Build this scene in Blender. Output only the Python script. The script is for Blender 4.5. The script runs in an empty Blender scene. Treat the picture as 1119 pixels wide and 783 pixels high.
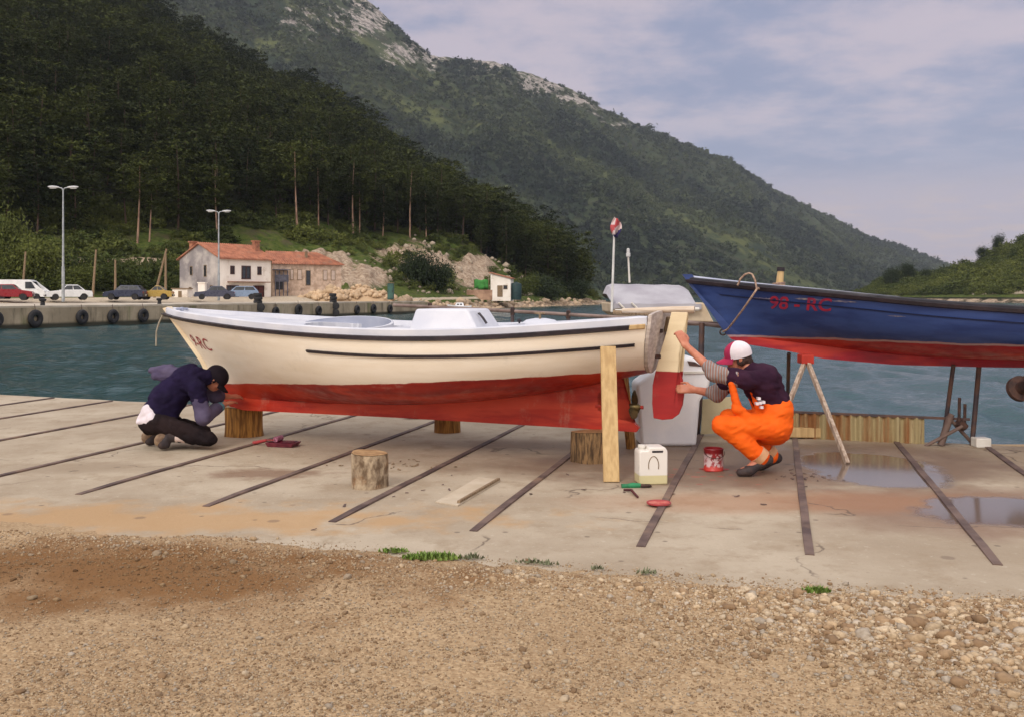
import bpy, bmesh, math, random
import numpy as np
from mathutils import Vector, Matrix, Euler
random.seed(11)
RNG = np.random.default_rng(11)
R = math.radians
scene = bpy.context.scene
COL = scene.collection
F, CX, HY, EYE = 1050.0, 559.5, 323.0, 1.5      # focal length (px of the photograph), principal column, horizon row, eye height
WATER_Z = -0.8

def W(px, py, Y):
    return Vector(((px-CX)/F*Y, Y, EYE-(py-HY)/F*Y))
def G(px, py, z=0.0):
    Y = (EYE-z)*F/(py-HY)
    return Vector(((px-CX)/F*Y, Y, z))
def lin(r, g, b):
    f = lambda c: (c/255/12.92 if c/255 <= .04045 else ((c/255+.055)/1.055)**2.4)
    return (f(r), f(g), f(b))

# ------------------------------------------------------------------ objects
def tag(o, label=None, cat=None, group=None, kind=None):
    if label: o['label'] = label
    if cat: o['category'] = cat
    if group: o['group'] = group
    if kind: o['kind'] = kind
    return o
def empty(name, loc=(0,0,0), rz=0.0):
    o = bpy.data.objects.new(name, None); COL.objects.link(o)
    o.location = loc; o.rotation_euler = (0,0,rz); o.empty_display_size = .1
    return o
def link(name, me, mats=None, parent=None):
    o = bpy.data.objects.new(name, me); COL.objects.link(o)
    if mats is not None:
        for m in (mats if isinstance(mats,(list,tuple)) else [mats]): me.materials.append(m)
    if parent: o.parent = parent
    return o
def np_mesh(name, V, Fc, smooth=False, mi=None, tone=None):
    V = np.asarray(V, dtype=np.float32); Fc = np.asarray(Fc, dtype=np.int32)
    me = bpy.data.meshes.new(name); n, k = Fc.shape
    me.vertices.add(len(V)); me.vertices.foreach_set('co', V.ravel())
    me.loops.add(n*k); me.loops.foreach_set('vertex_index', Fc.ravel())
    me.polygons.add(n); me.polygons.foreach_set('loop_start', np.arange(0,n*k,k,dtype=np.int32))
    if mi is not None: me.polygons.foreach_set('material_index', np.asarray(mi,dtype=np.int32))
    if smooth: me.polygons.foreach_set('use_smooth', np.ones(n,dtype=bool))
    me.update(calc_edges=True); me.validate()
    if tone is not None:
        t = np.asarray(tone, dtype=np.float32)
        if t.ndim == 1: t = np.stack([t,t,t,np.ones_like(t)],1)
        if t.shape[1] == 3: t = np.concatenate([t,np.ones((len(t),1),np.float32)],1)
        a = me.color_attributes.new('tone','FLOAT_COLOR','POINT'); a.data.foreach_set('color', t.ravel().astype(np.float32))
    return me
class MB:
    """collects shapes for ONE mesh"""
    def __init__(s): s.bm = bmesh.new()
    def _add(s, V, Fs, M=None):
        vs = [s.bm.verts.new((M @ Vector(v)) if M is not None else v) for v in V]
        out = []
        for f in Fs:
            try: out.append(s.bm.faces.new([vs[i] for i in f]))
            except ValueError: pass
        return vs, out
    def box(s, c, size, rot=None, taper=1.0):
        x,y,z = [a/2 for a in size]
        V = []
        for sz in (-1,1):
            k = taper if sz>0 else 1
            for sx,sy in ((-1,-1),(1,-1),(1,1),(-1,1)): V.append(Vector((sx*x*k,sy*y*k,sz*z)))
        M = Matrix.Translation(c) @ (rot.to_4x4() if rot is not None else Matrix())
        s._add(V, [(3,2,1,0),(4,5,6,7),(0,1,5,4),(1,2,6,5),(2,3,7,6),(3,0,4,7)], M); return s
    def tube(s, pts, rad, n=10, cap=True):
        pts = [Vector(p) for p in pts]
        if not isinstance(rad,(list,tuple)): rad = [rad]*len(pts)
        rings = []; prev = None
        for i,p in enumerate(pts):
            d = (pts[min(i+1,len(pts)-1)]-pts[max(i-1,0)]).normalized()
            if prev is None: a = d.orthogonal().normalized()
            else:
                a = prev - d*prev.dot(d)
                a = a.normalized() if a.length>1e-6 else d.orthogonal().normalized()
            prev = a; b = d.cross(a)
            rings.append([s.bm.verts.new(p+(a*math.cos(2*math.pi*k/n)+b*math.sin(2*math.pi*k/n))*rad[i]) for k in range(n)])
        for i in range(len(rings)-1):
            for k in range(n): s.bm.faces.new((rings[i][k],rings[i][(k+1)%n],rings[i+1][(k+1)%n],rings[i+1][k]))
        if cap:
            s.bm.faces.new(rings[0][::-1]); s.bm.faces.new(rings[-1])
        return s
    def bar(s, a, b, w, h):
        a, b = Vector(a), Vector(b); d = b-a
        q = d.to_track_quat('X','Z').to_matrix()
        return s.box((a+b)/2, (d.length,w,h), q)
    def lathe(s, prof, n=24, M=None):
        rings = []
        for r,z in prof:
            rings.append([s.bm.verts.new((M@Vector((r*math.cos(2*math.pi*k/n),r*math.sin(2*math.pi*k/n),z))) if M is not None else (r*math.cos(2*math.pi*k/n),r*math.sin(2*math.pi*k/n),z)) for k in range(n)])
        for i in range(len(rings)-1):
            for k in range(n): s.bm.faces.new((rings[i][k],rings[i][(k+1)%n],rings[i+1][(k+1)%n],rings[i+1][k]))
        s.bm.faces.new(rings[0][::-1]); s.bm.faces.new(rings[-1]); return s
    def disc(s, r, z, n=24, M=None, jit=0.0):
        V=[Vector((r*math.cos(2*math.pi*k/n),r*math.sin(2*math.pi*k/n),z)) for k in range(n)]
        s.bm.faces.new([s.bm.verts.new(M@v if M is not None else v) for v in V]); return s
    def prism(s, poly, y0, y1, M=None):
        """poly: (x,z) outline extruded along y"""
        n = len(poly)
        V = [(x,y0,z) for x,z in poly]+[(x,y1,z) for x,z in poly]
        s._add(V, [tuple(range(n-1,-1,-1)), tuple(range(n,2*n))]+[(i,(i+1)%n,n+(i+1)%n,n+i) for i in range(n)], M); return s
    def build(s, name, mats, parent=None, bevel=0.0, smooth=None, seg=2):
        bmesh.ops.recalc_face_normals(s.bm, faces=s.bm.faces[:])
        me = bpy.data.meshes.new(name); s.bm.to_mesh(me); s.bm.free()
        o = link(name, me, mats, parent)
        if bevel:
            m = o.modifiers.new('bevel','BEVEL'); m.width = bevel; m.segments = seg; m.limit_method='ANGLE'; m.angle_limit=R(35)
        if smooth is not None:
            for p in me.polygons: p.use_smooth = True
            if hasattr(me,'set_sharp_from_angle'): me.set_sharp_from_angle(angle=R(smooth))
        return o

# ------------------------------------------------------------------ value noise (for shapes)
def vnoise(P, seed=0):
    P = np.asarray(P, dtype=np.float64); i = np.floor(P).astype(np.int64); f = P-i; u = f*f*(3-2*f)
    d = P.shape[-1]; out = 0
    for c in range(2**d):
        h = np.full(P.shape[:-1], seed*7919+13, dtype=np.int64); w = np.ones(P.shape[:-1])
        for k in range(d):
            b = (c>>k)&1
            h = (h*1619 + (i[...,k]+b)*(31337+k*6971)) & 0x7fffffff
            h = (h ^ (h>>13))*1274126177 & 0x7fffffff
            w = w*(u[...,k] if b else 1-u[...,k])
        h = (h ^ (h>>16)) & 0xffff
        out = out + w*(h/32767.5-1)
    return out
def fbm(P, oct=4, seed=0):
    P = np.asarray(P, dtype=np.float64); s = 0; a = 1; t = 0
    for o in range(oct):
        s = s+a*vnoise(P*2**o+o*17.3, seed+o); t += a; a *= .5
    return s/t

# ------------------------------------------------------------------ materials
def new_mat(name):
    m = bpy.data.materials.new(name); m.use_nodes = True
    nt = m.node_tree; nt.nodes.clear()
    out = nt.nodes.new('ShaderNodeOutputMaterial'); b = nt.nodes.new('ShaderNodeBsdfPrincipled')
    nt.links.new(b.outputs[0], out.inputs[0])
    return m, nt, b
def nd(nt, t, **kw):
    n = nt.nodes.new(t)
    for k,v in kw.items():
        if k.startswith('i_'): n.inputs[k[2:].replace('_',' ')].default_value = v
        else: setattr(n,k,v)
    return n
def mixc(nt, fac, a, b, mode='MIX'):
    n = nt.nodes.new('ShaderNodeMix'); n.data_type='RGBA'; n.blend_type = mode
    for sock,v in ((0,fac),(6,a),(7,b)):
        if hasattr(v,'is_output') or isinstance(v, bpy.types.NodeSocket): nt.links.new(v, n.inputs[sock])
        else: n.inputs[sock].default_value = v if sock==0 else (*v,1) if len(v)==3 else v
    return n.outputs[2]
def ramp(nt, v, lo, hi, a=0.0, b=1.0, smooth=True):
    n = nt.nodes.new('ShaderNodeMapRange'); n.interpolation_type = 'SMOOTHSTEP' if smooth else 'LINEAR'
    nt.links.new(v, n.inputs[0])
    for i,x in enumerate((lo,hi,a,b)): n.inputs[i+1].default_value = x
    return n.outputs[0]
def mth(nt, op, a, b=None, c=None):
    n = nt.nodes.new('ShaderNodeMath'); n.operation = op
    for i,v in enumerate((a,b,c)):
        if v is None: continue
        if isinstance(v, bpy.types.NodeSocket): nt.links.new(v, n.inputs[i])
        else: n.inputs[i].default_value = v
    return n.outputs[0]
def coords(nt, kind='Object', scale=None):
    tc = nt.nodes.new('ShaderNodeTexCoord')
    if scale is None: return tc.outputs[kind]
    mp = nt.nodes.new('ShaderNodeMapping'); mp.inputs['Scale'].default_value = scale
    nt.links.new(tc.outputs[kind], mp.inputs[0]); return mp.outputs[0]
def noise(nt, vec, scale, detail=4, rough=.55, out=0):
    n = nd(nt,'ShaderNodeTexNoise'); n.inputs['Scale'].default_value = scale; n.inputs['Detail'].default_value = detail; n.inputs['Roughness'].default_value = rough
    nt.links.new(vec, n.inputs['Vector']); return n.outputs[out]
def bump(nt, b, h, strength, dist=.01):
    n = nd(nt,'ShaderNodeBump'); n.inputs['Strength'].default_value = strength; n.inputs['Distance'].default_value = dist
    nt.links.new(h, n.inputs['Height']); nt.links.new(n.outputs[0], b.inputs['Normal']); return n
def pmat(name, c1, c2=None, scale=6.0, rough=.6, bmp=.0, bscale=40., metal=0., stretch=None, spec=.4, dirt=None, dscale=2.0, lo=.35, hi=.65, bdist=.01):
    m, nt, b = new_mat(name)
    v = coords(nt,'Object',stretch)
    if c2 is None: c2 = tuple(x*.75 for x in c1)
    col = mixc(nt, ramp(nt, noise(nt,v,scale), lo, hi), c1, c2)
    if dirt is not None:
        col = mixc(nt, ramp(nt, noise(nt,coords(nt,'Object'),dscale,6,.65), .52, .72, 0,.85), col, dirt)
    nt.links.new(col, b.inputs['Base Color'])
    b.inputs['Metallic'].default_value = metal
    b.inputs['Specular IOR Level'].default_value = spec
    nt.links.new(ramp(nt, noise(nt,v,scale*2.3), .3,.7, max(0,rough-.1), min(1,rough+.1)), b.inputs['Roughness'])
    if bmp: bump(nt, b, noise(nt,v,bscale,3), bmp, bdist)
    return m
M = {}
M['wood_raw']   = pmat('raw_pine_wood', lin(204,174,124), lin(184,152,104), 3, .75, .25, 30, stretch=(12,12,.8), dirt=lin(160,128,88))
M['wood_old']   = pmat('weathered_wood', lin(150,128,100), lin(112,92,70), 5, .8, .3, 30, stretch=(12,12,1.2))
M['wood_bark']  = pmat('log_bark', lin(150,118,80), lin(84,64,44), 6, .9, .9, 14, stretch=(9,9,1.3), bdist=.02)
M['wood_bark_orange']  = pmat('split_log_wood', lin(186,134,66), lin(120,80,38), 4, .85, .7, 16, stretch=(11,11,1.0), bdist=.015, dirt=lin(90,70,50))
M['wood_end']   = pmat('sawn_log_end', lin(176,140,98), lin(140,105,68), 12, .85, .3, 60)
M['rust']       = pmat('rusty_steel', lin(96,70,60), lin(62,50,48), 18, .75, .4, 60, metal=.3)
M['rail']       = pmat('worn_rail_steel', lin(118,98,88), lin(84,68,64), 3, .75, .3, 60, metal=.15, dirt=lin(140,114,94))
M['dark_pipe']  = pmat('dark_painted_pipe', lin(70,62,66), lin(100,74,62), 7, .6, .2, 50, metal=.2)
M['black_rub']  = pmat('black_rubber_strip', lin(34,28,34), lin(50,40,44), 9, .55, .1, 40)
M['tyre']       = pmat('tyre_rubber', (.018,.018,.02), (.03,.028,.028), 8, .8, .3, 30)
M['brass']      = pmat('bronze_propeller', lin(120,104,66), lin(80,74,54), 15, .45, .1, 60, metal=.8)
M['white_plastic'] = pmat('white_plastic', lin(226,222,212), lin(206,200,188), 4, .4, .05, 30)
M['white_gel']  = pmat('white_gelcoat', lin(246,244,242), lin(234,234,236), 3, .45, .05, 20)
M['skin']       = pmat('sunburnt_skin', lin(198,132,104), lin(182,112,86), 14, .55, .15, 90)
M['asphalt']    = pmat('road_asphalt', lin(196,184,166), lin(172,160,142), .35, .95)
M['stump_bark'] = pmat('grey_stump_bark', lin(184,164,136), lin(104,84,64), 9, .95, 1.0, 26, stretch=(1.6,1.6,.8), bdist=.02, dirt=lin(140,104,70), dscale=7)
M['glass']      = pmat('dark_window_glass', (.02,.024,.028), (.035,.04,.045), 3, .12, spec=.6)
M['chrome']     = pmat('lamp_glass', lin(225,225,220), lin(200,200,196), 5, .25)
M['grass']      = pmat('grass_blades', (.13,.21,.03), (.17,.24,.05), 8, .8)
# ------------------------------------------------------------------ camera, light, sky
cam_d = bpy.data.cameras.new('camera'); cam = bpy.data.objects.new('camera', cam_d); COL.objects.link(cam)
cam.location = (0,0,EYE); cam.rotation_euler = (R(90),0,0)
cam_d.sensor_width = 36; cam_d.lens = 36*F/1119; cam_d.shift_y = -(391.5-HY)/1119
cam_d.clip_start = .1; cam_d.clip_end = 20000
scene.camera = cam
vs = scene.view_settings; scene.display_settings.display_device = 'sRGB'
vs.view_transform = 'Standard'; vs.look = 'None'; vs.gamma = 1; vs.exposure = 0.0; vs.use_curve_mapping = False

SUN_EL, SUN_AZ = R(38), R(205)          # azimuth clockwise from +Y: behind the camera, a little to the left
sd = bpy.data.lights.new('sun','SUN'); sun = bpy.data.objects.new('sun', sd); COL.objects.link(sun)
sd.energy = 1.5; sd.angle = R(22); sd.color = (1.0,.945,.88)
to_sun = Vector((math.sin(SUN_AZ)*math.cos(SUN_EL), math.cos(SUN_AZ)*math.cos(SUN_EL), math.sin(SUN_EL)))
sun.rotation_euler = to_sun.to_track_quat('Z','Y').to_euler()

def build_world():
    w = bpy.data.worlds.new('World'); scene.world = w; w.use_nodes = True
    nt = w.node_tree; nt.nodes.clear()
    out = nd(nt,'ShaderNodeOutputWorld'); bg = nd(nt,'ShaderNodeBackground'); bg.inputs[1].default_value = .1
    nt.links.new(bg.outputs[0], out.inputs[0])
    sky = nd(nt,'ShaderNodeTexSky'); sky.sky_type='NISHITA'; sky.sun_disc=False
    sky.sun_elevation = SUN_EL; sky.sun_rotation = SUN_AZ; sky.air_density=1; sky.dust_density=2
    tc = coords(nt,'Generated')
    sep = nd(nt,'ShaderNodeSeparateXYZ'); nt.links.new(tc, sep.inputs[0])
    x,y,z = sep.outputs
    # cloud deck seen in perspective: directions divided by their height
    zz = mth(nt,'ADD', mth(nt,'MAXIMUM', z, 0.0), .12)
    cmb = nd(nt,'ShaderNodeCombineXYZ')
    nt.links.new(mth(nt,'DIVIDE',x,zz), cmb.inputs[0]); nt.links.new(mth(nt,'DIVIDE',y,zz), cmb.inputs[1])
    n1 = noise(nt, cmb.outputs[0], 1.3, 8, .6); n2 = noise(nt, cmb.outputs[0], 4.0, 6, .6); n3 = noise(nt, cmb.outputs[0], .45, 3, .5)
    S = lambda r,g,b,k=1.0: tuple(c*10*k for c in lin(r,g,b))
    deck = mixc(nt, ramp(nt,n1,.35,.68), S(151,158,187), S(170,173,198))
    deck = mixc(nt, ramp(nt,n2,.48,.70,0,.6), deck, S(192,184,202))
    # warm broken cloud towards the left of the view and overhead
    warm = mth(nt,'MULTIPLY', ramp(nt, mth(nt,'ADD', n1, mth(nt,'MULTIPLY', mth(nt,'ADD',n3,mth(nt,'MULTIPLY',x,-1.0)), .28)), .50,.68), ramp(nt,z,.10,.2))
    deck = mixc(nt, mth(nt,'MULTIPLY',warm,.7), deck, S(220,202,208))
    low = mixc(nt, ramp(nt,n2,.4,.7), S(194,183,198), S(207,189,193))
    edge = mth(nt,'ADD', z, mth(nt,'MULTIPLY', mth(nt,'SUBTRACT',n2,.5), .05))
    col = mixc(nt, ramp(nt, edge, .085,.14), low, deck)
    # thin bright overcast overhead and behind the photographer, where the sun stands behind the cloud
    col = mixc(nt, ramp(nt, z, .35,.8), col, S(242,238,244,1.5))
    back = mth(nt,'MULTIPLY', ramp(nt, mth(nt,'MULTIPLY',y,-1.0), -.1,.8), ramp(nt,z,-.02,.25))
    col = mixc(nt, back, col, S(255,244,238,1.7))
    fin = mixc(nt, .88, sky.outputs[0], col)
    nt.links.new(fin, bg.inputs[0])
build_world()

# ------------------------------------------------------------------ ground: slab, gravel, water
EDGE = [(-60,35.0),(-30,23.3),(-14,17.05),(-7.77,14.6),(-1.87,12.3),(.83,11.15),(2.9,10.25),(5.1,9.6),(14,7.0),(40,-.5)]
def edge_y(x):
    return float(np.interp(x, [p[0] for p in EDGE], [p[1] for p in EDGE]))
FRONT = [G(*p) for p in ((-300,548),(0,570),(100,579),(240,588),(330,597),(420,604),(520,614),(640,624),(760,634),(900,644),(1010,650),(1119,657),(1400,675))]
FRX = [p.x for p in FRONT]; FRY = [p.y for p in FRONT]
def front_y(x): return np.interp(x, [-40]+FRX+[40], [FRY[0]+8]+FRY+[FRY[-1]-8])

def build_slab():
    m, nt, b = new_mat('slab_concrete'); v = coords(nt,'Object')
    c = mixc(nt, ramp(nt, noise(nt,v,.55,6,.62), .34,.66), lin(184,170,148), lin(160,144,122))
    c = mixc(nt, ramp(nt, noise(nt,v,3.2,7,.7), .46,.70,0,.75), c, lin(152,134,110))
    c = mixc(nt, ramp(nt, noise(nt,v,14,6,.75), .56,.75,0,.6), c, lin(206,196,176))
    c = mixc(nt, ramp(nt, noise(nt,v,45,3,.7), .60,.74,0,.5), c, lin(118,104,88))
    # stains with a place of their own: wet rusty water on the right, damp earth washed over the slab on the left
    def blob(cx,cy,rx,ry,soft,amp=.35,sc=1.4):
        mp = nd(nt,'ShaderNodeMapping'); mp.inputs['Location'].default_value = (-cx/rx,-cy/ry,0); mp.inputs['Scale'].default_value=(1/rx,1/ry,0)
        nt.links.new(v, mp.inputs[0])
        ln = nd(nt,'ShaderNodeVectorMath'); ln.operation='LENGTH'; nt.links.new(mp.outputs[0], ln.inputs[0])
        d = mth(nt,'ADD', ln.outputs['Value'], mth(nt,'MULTIPLY', mth(nt,'SUBTRACT', noise(nt,v,sc,5,.6), .5), amp*4))
        return ramp(nt, d, 1+soft, 1-soft)
    p = G(820,505); w1 = blob(p.x+.2,p.y,2.3,1.2,.35)
    c = mixc(nt, mth(nt,'MULTIPLY',w1,.9), c, lin(122,100,82))
    p = G(1085,555); w2 = blob(p.x,p.y,1.3,.75,.35)
    c = mixc(nt, mth(nt,'MULTIPLY',w2,.7), c, lin(128,98,78))
    p = G(880,548); w3 = blob(p.x,p.y,1.5,.35,.5)
    c = mixc(nt, mth(nt,'MULTIPLY',w3,.55), c, lin(158,112,78))
    p = G(290,517); w4 = blob(p.x,p.y,.5,.2,.45,.6,4)
    c = mixc(nt, mth(nt,'MULTIPLY',w4,.75), c, lin(122,94,74))
    p = G(110,566); w5 = blob(p.x,p.y,2.2,.40,.5,.85,2.6)
    c = mixc(nt, mth(nt,'MULTIPLY',w5,.75), c, lin(180,144,100))
    p = G(590,485); w6 = blob(p.x,p.y,.9,.35,.5)
    c = mixc(nt, mth(nt,'MULTIPLY',w6,.6), c, lin(130,112,98))
    p = G(90,511); w7 = blob(p.x,p.y,.8,.25,.5)
    c = mixc(nt, mth(nt,'MULTIPLY',w7,.5), c, lin(140,122,100))
    # hairline cracks, spots of old paint and grit
    ds = nd(nt,'ShaderNodeVectorMath'); ds.operation='ADD'; nt.links.new(v, ds.inputs[0])
    nn = nd(nt,'ShaderNodeTexNoise'); nn.inputs['Scale'].default_value=1.7; nn.inputs['Detail'].default_value=6; nt.links.new(v,nn.inputs['Vector'])
    sc_ = nd(nt,'ShaderNodeVectorMath'); sc_.operation='SCALE'; sc_.inputs['Scale'].default_value=.7; nt.links.new(nn.outputs[1],sc_.inputs[0]); nt.links.new(sc_.outputs[0],ds.inputs[1])
    vc = nd(nt,'ShaderNodeTexVoronoi'); vc.feature='DISTANCE_TO_EDGE'; vc.inputs['Scale'].default_value=.42; nt.links.new(ds.outputs[0],vc.inputs['Vector'])
    crack = mth(nt,'MULTIPLY', ramp(nt,vc.outputs['Distance'],.006,.001), ramp(nt,noise(nt,v,.8,3),.48,.56))
    c = mixc(nt, mth(nt,'MULTIPLY',crack,.7), c, lin(92,78,66))
    vp = nd(nt,'ShaderNodeTexVoronoi'); vp.inputs['Scale'].default_value=3.2; nt.links.new(v,vp.inputs['Vector']); sv=nd(nt,'ShaderNodeSeparateColor'); nt.links.new(vp.outputs['Color'],sv.inputs[0])
    sp1 = mth(nt,'MULTIPLY', ramp(nt,vp.outputs['Distance'],.16,.10), ramp(nt,sv.outputs[0],.86,.9)); c = mixc(nt, mth(nt,'MULTIPLY',sp1,.5), c, lin(110,92,78))
    vq = nd(nt,'ShaderNodeTexVoronoi'); vq.inputs['Scale'].default_value=9; nt.links.new(v,vq.inputs['Vector']); sq=nd(nt,'ShaderNodeSeparateColor'); nt.links.new(vq.outputs['Color'],sq.inputs[0])
    sp2 = mth(nt,'MULTIPLY', ramp(nt,vq.outputs['Distance'],.22,.12), ramp(nt,sq.outputs[1],.90,.93)); c = mixc(nt, mth(nt,'MULTIPLY',sp2,.6), c, lin(96,82,70))
    p = G(765,520); rp_ = blob(p.x,p.y,.5,.3,.3,.6,4); c = mixc(nt, mth(nt,'MULTIPLY',mth(nt,'MULTIPLY',rp_,ramp(nt,vq.outputs['Distance'],.3,.2)),.5), c, lin(184,92,76))
    # standing water in shallow hollows
    p = G(950,511); q1 = blob(p.x,p.y,.58,.80,.14,.26,1.5)
    p = G(1125,558); q2 = blob(p.x,p.y,.80,.50,.14,.26,1.8)
    p = G(800,487); q3 = blob(p.x,p.y,.9,.28,.3,.3,2.5)
    p = G(905,490); q4 = blob(p.x,p.y,.35,.25,.3,.3,2.5)
    pud = mth(nt,'MAXIMUM', q1, q2); damp = mth(nt,'MAXIMUM', q3, q4)
    c = mixc(nt, mth(nt,'MULTIPLY',damp,.5), c, lin(104,86,72))
    c = mixc(nt, mth(nt,'MULTIPLY',pud,.85), c, lin(104,90,80))
    nt.links.new(c, b.inputs['Base Color'])
    wet = mth(nt,'MAXIMUM', w1, w2)
    rg = mth(nt,'SUBTRACT', .88, mth(nt,'MULTIPLY', wet, .3)); rg = mth(nt,'SUBTRACT', rg, mth(nt,'MULTIPLY', damp, .25))
    rg = mth(nt,'MAXIMUM', mth(nt,'SUBTRACT', rg, mth(nt,'MULTIPLY', pud, .76)), .11); nt.links.new(rg, b.inputs['Roughness'])
    h = mth(nt,'ADD', noise(nt,v,30,6,.7), mth(nt,'MULTIPLY', noise(nt,v,2.5,5,.6), 1.5))
    bn = bump(nt,b,h,.35,.02); nt.links.new(mth(nt,'MULTIPLY',mth(nt,'SUBTRACT',1.0,pud),.35), bn.inputs['Strength'])
    nt.links.new(mth(nt,'ADD',.3,mth(nt,'MULTIPLY',pud,.5)), b.inputs['Specular IOR Level'])
    xs = np.unique(np.concatenate([np.array([p[0] for p in EDGE]), np.linspace(-14,14,57)]))
    bm = bmesh.new(); top=[]; bot=[]; back=[]
    for x in xs:
        jy = .02*math.sin(x*7.1)+.015*math.sin(x*17.3)
        top.append(bm.verts.new((x,edge_y(x)+jy,0))); bot.append(bm.verts.new((x,edge_y(x)+jy-.01,-2.2)))
        back.append(bm.verts.new((x,float(front_y(x))-1.1,0)))
    for i in range(len(xs)-1):
        bm.faces.new((back[i],back[i+1],top[i+1],top[i])); bm.faces.new((top[i],top[i+1],bot[i+1],bot[i]))
    me = bpy.data.meshes.new('quay_slab'); bm.to_mesh(me); bm.free()
    tag(link('quay_slab', me, m), kind='structure')
build_slab()

def gravel_z(x, y):
    s = front_y(x)-y
    P = np.stack([x,y],-1)
    base = np.clip(s*.11,-.06,.035)+.01*np.clip(s-1,0,3)*.5
    n = .014*fbm(P*2.2,4,3)+.008*fbm(P*9,3,5)
    return base+n*np.clip(1+s*0,0,1)
def build_gravel():
    m, nt, b = new_mat('gravel_earth'); v = coords(nt,'Object')
    vor = nd(nt,'ShaderNodeTexVoronoi'); vor.inputs['Scale'].default_value = 75; nt.links.new(v, vor.inputs['Vector'])
    vor2 = nd(nt,'ShaderNodeTexVoronoi'); vor2.inputs['Scale'].default_value = 170; nt.links.new(v, vor2.inputs['Vector'])
    c = mixc(nt, ramp(nt, noise(nt,v,.7,6,.6), .35,.65), lin(178,152,118), lin(156,129,96))
    c = mixc(nt, ramp(nt, noise(nt,v,1.4,7,.72), .45,.75,0,.5), c, lin(190,166,132))
    sepc = nd(nt,'ShaderNodeSeparateColor'); nt.links.new(vor.outputs['Color'], sepc.inputs[0])
    c = mixc(nt, ramp(nt, sepc.outputs[0], .4,.9,0,.5), c, lin(200,174,138))
    c = mixc(nt, ramp(nt, sepc.outputs[1], .5,.95,0,.5), c, lin(128,100,70))
    def blob(cx,cy,rx,ry,soft,amp=.4,sc=1.2):
        mp = nd(nt,'ShaderNodeMapping'); mp.inputs['Location'].default_value = (-cx/rx,-cy/ry,0); mp.inputs['Scale'].default_value=(1/rx,1/ry,0)
        nt.links.new(v, mp.inputs[0])
        ln = nd(nt,'ShaderNodeVectorMath'); ln.operation='LENGTH'; nt.links.new(mp.outputs[0], ln.inputs[0])
        d = mth(nt,'ADD', ln.outputs['Value'], mth(nt,'MULTIPLY', mth(nt,'SUBTRACT', noise(nt,v,sc,5,.6), .5), amp*4))
        return ramp(nt, d, 1+soft, 1-soft)
    p = G(120,632); w = blob(p.x,p.y,1.5,.62,.6,.75,1.7)
    c = mixc(nt, mth(nt,'MULTIPLY',w,.92), c, lin(122,86,50))
    nt.links.new(c, b.inputs['Base Color']); b.inputs['Roughness'].default_value=.95; b.inputs['Specular IOR Level'].default_value=.2
    h = mth(nt,'ADD', mth(nt,'MULTIPLY',vor.outputs[0],-1.0), mth(nt,'MULTIPLY',vor2.outputs[0],-.6))
    bump(nt,b,h,.45,.010)
    xs = np.concatenate([[-60,-30,-15,-9,-6.5],np.arange(-5,5.01,.035),[6.5,9,15,30,60]])
    ys = np.concatenate([[-60,-25,-10,-4,0,2],np.arange(3.0,8.6,.035),[9.2,10,12]])
    X,Y = np.meshgrid(xs,ys)
    Z = gravel_z(X,Y)
    Z = np.where(Y>front_y(X)+.8, -.35, Z)
    Z = np.minimum(Z, .03+.02*np.clip((3-Y),0,1)*0+.03)
    V = np.stack([X,Y,Z],-1).reshape(-1,3); nx=len(xs); ny=len(ys)
    i = (np.arange(ny-1)[:,None]*nx+np.arange(nx-1)[None,:]).ravel()
    Fc = np.stack([i,i+1,i+1+nx,i+nx],1)
    tag(link('gravel_ground', np_mesh('gravel_ground',V,Fc,True), m), kind='structure')
build_gravel()

def ico(sub=1):
    bm = bmesh.new(); bmesh.ops.create_icosphere(bm, subdivisions=sub, radius=1)
    V = np.array([v.co[:] for v in bm.verts]); Fc = np.array([[v.index for v in f.verts] for f in bm.faces]); bm.free(); return V,Fc
def scatter(templates, which, pos, scl, rz, tone, tilt=None):
    """merge copies of small template meshes; returns V,F,tone"""
    Vs=[];Fs=[];Ts=[];off=0
    for k,(TV,TF) in enumerate(templates):
        idx = np.where(which==k)[0]
        if len(idx)==0: continue
        s = scl[idx]; s = s[:,None]*np.ones(3) if s.ndim==1 else s
        V = TV[None]*s[:,None,:]
        c,sn = np.cos(rz[idx])[:,None], np.sin(rz[idx])[:,None]
        x = V[...,0]*c-V[...,1]*sn; y = V[...,0]*sn+V[...,1]*c
        V = np.stack([x,y,V[...,2]],-1)+pos[idx][:,None,:]
        n = len(TV)
        Fs.append((TF[None]+(np.arange(len(idx))*n)[:,None,None]).reshape(-1,TF.shape[1])+off)
        t = tone[idx]
        Ts.append(np.repeat(t,n,axis=0)); Vs.append(V.reshape(-1,3)); off += n*len(idx)
    return np.concatenate(Vs),np.concatenate(Fs),np.concatenate(Ts)
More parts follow.
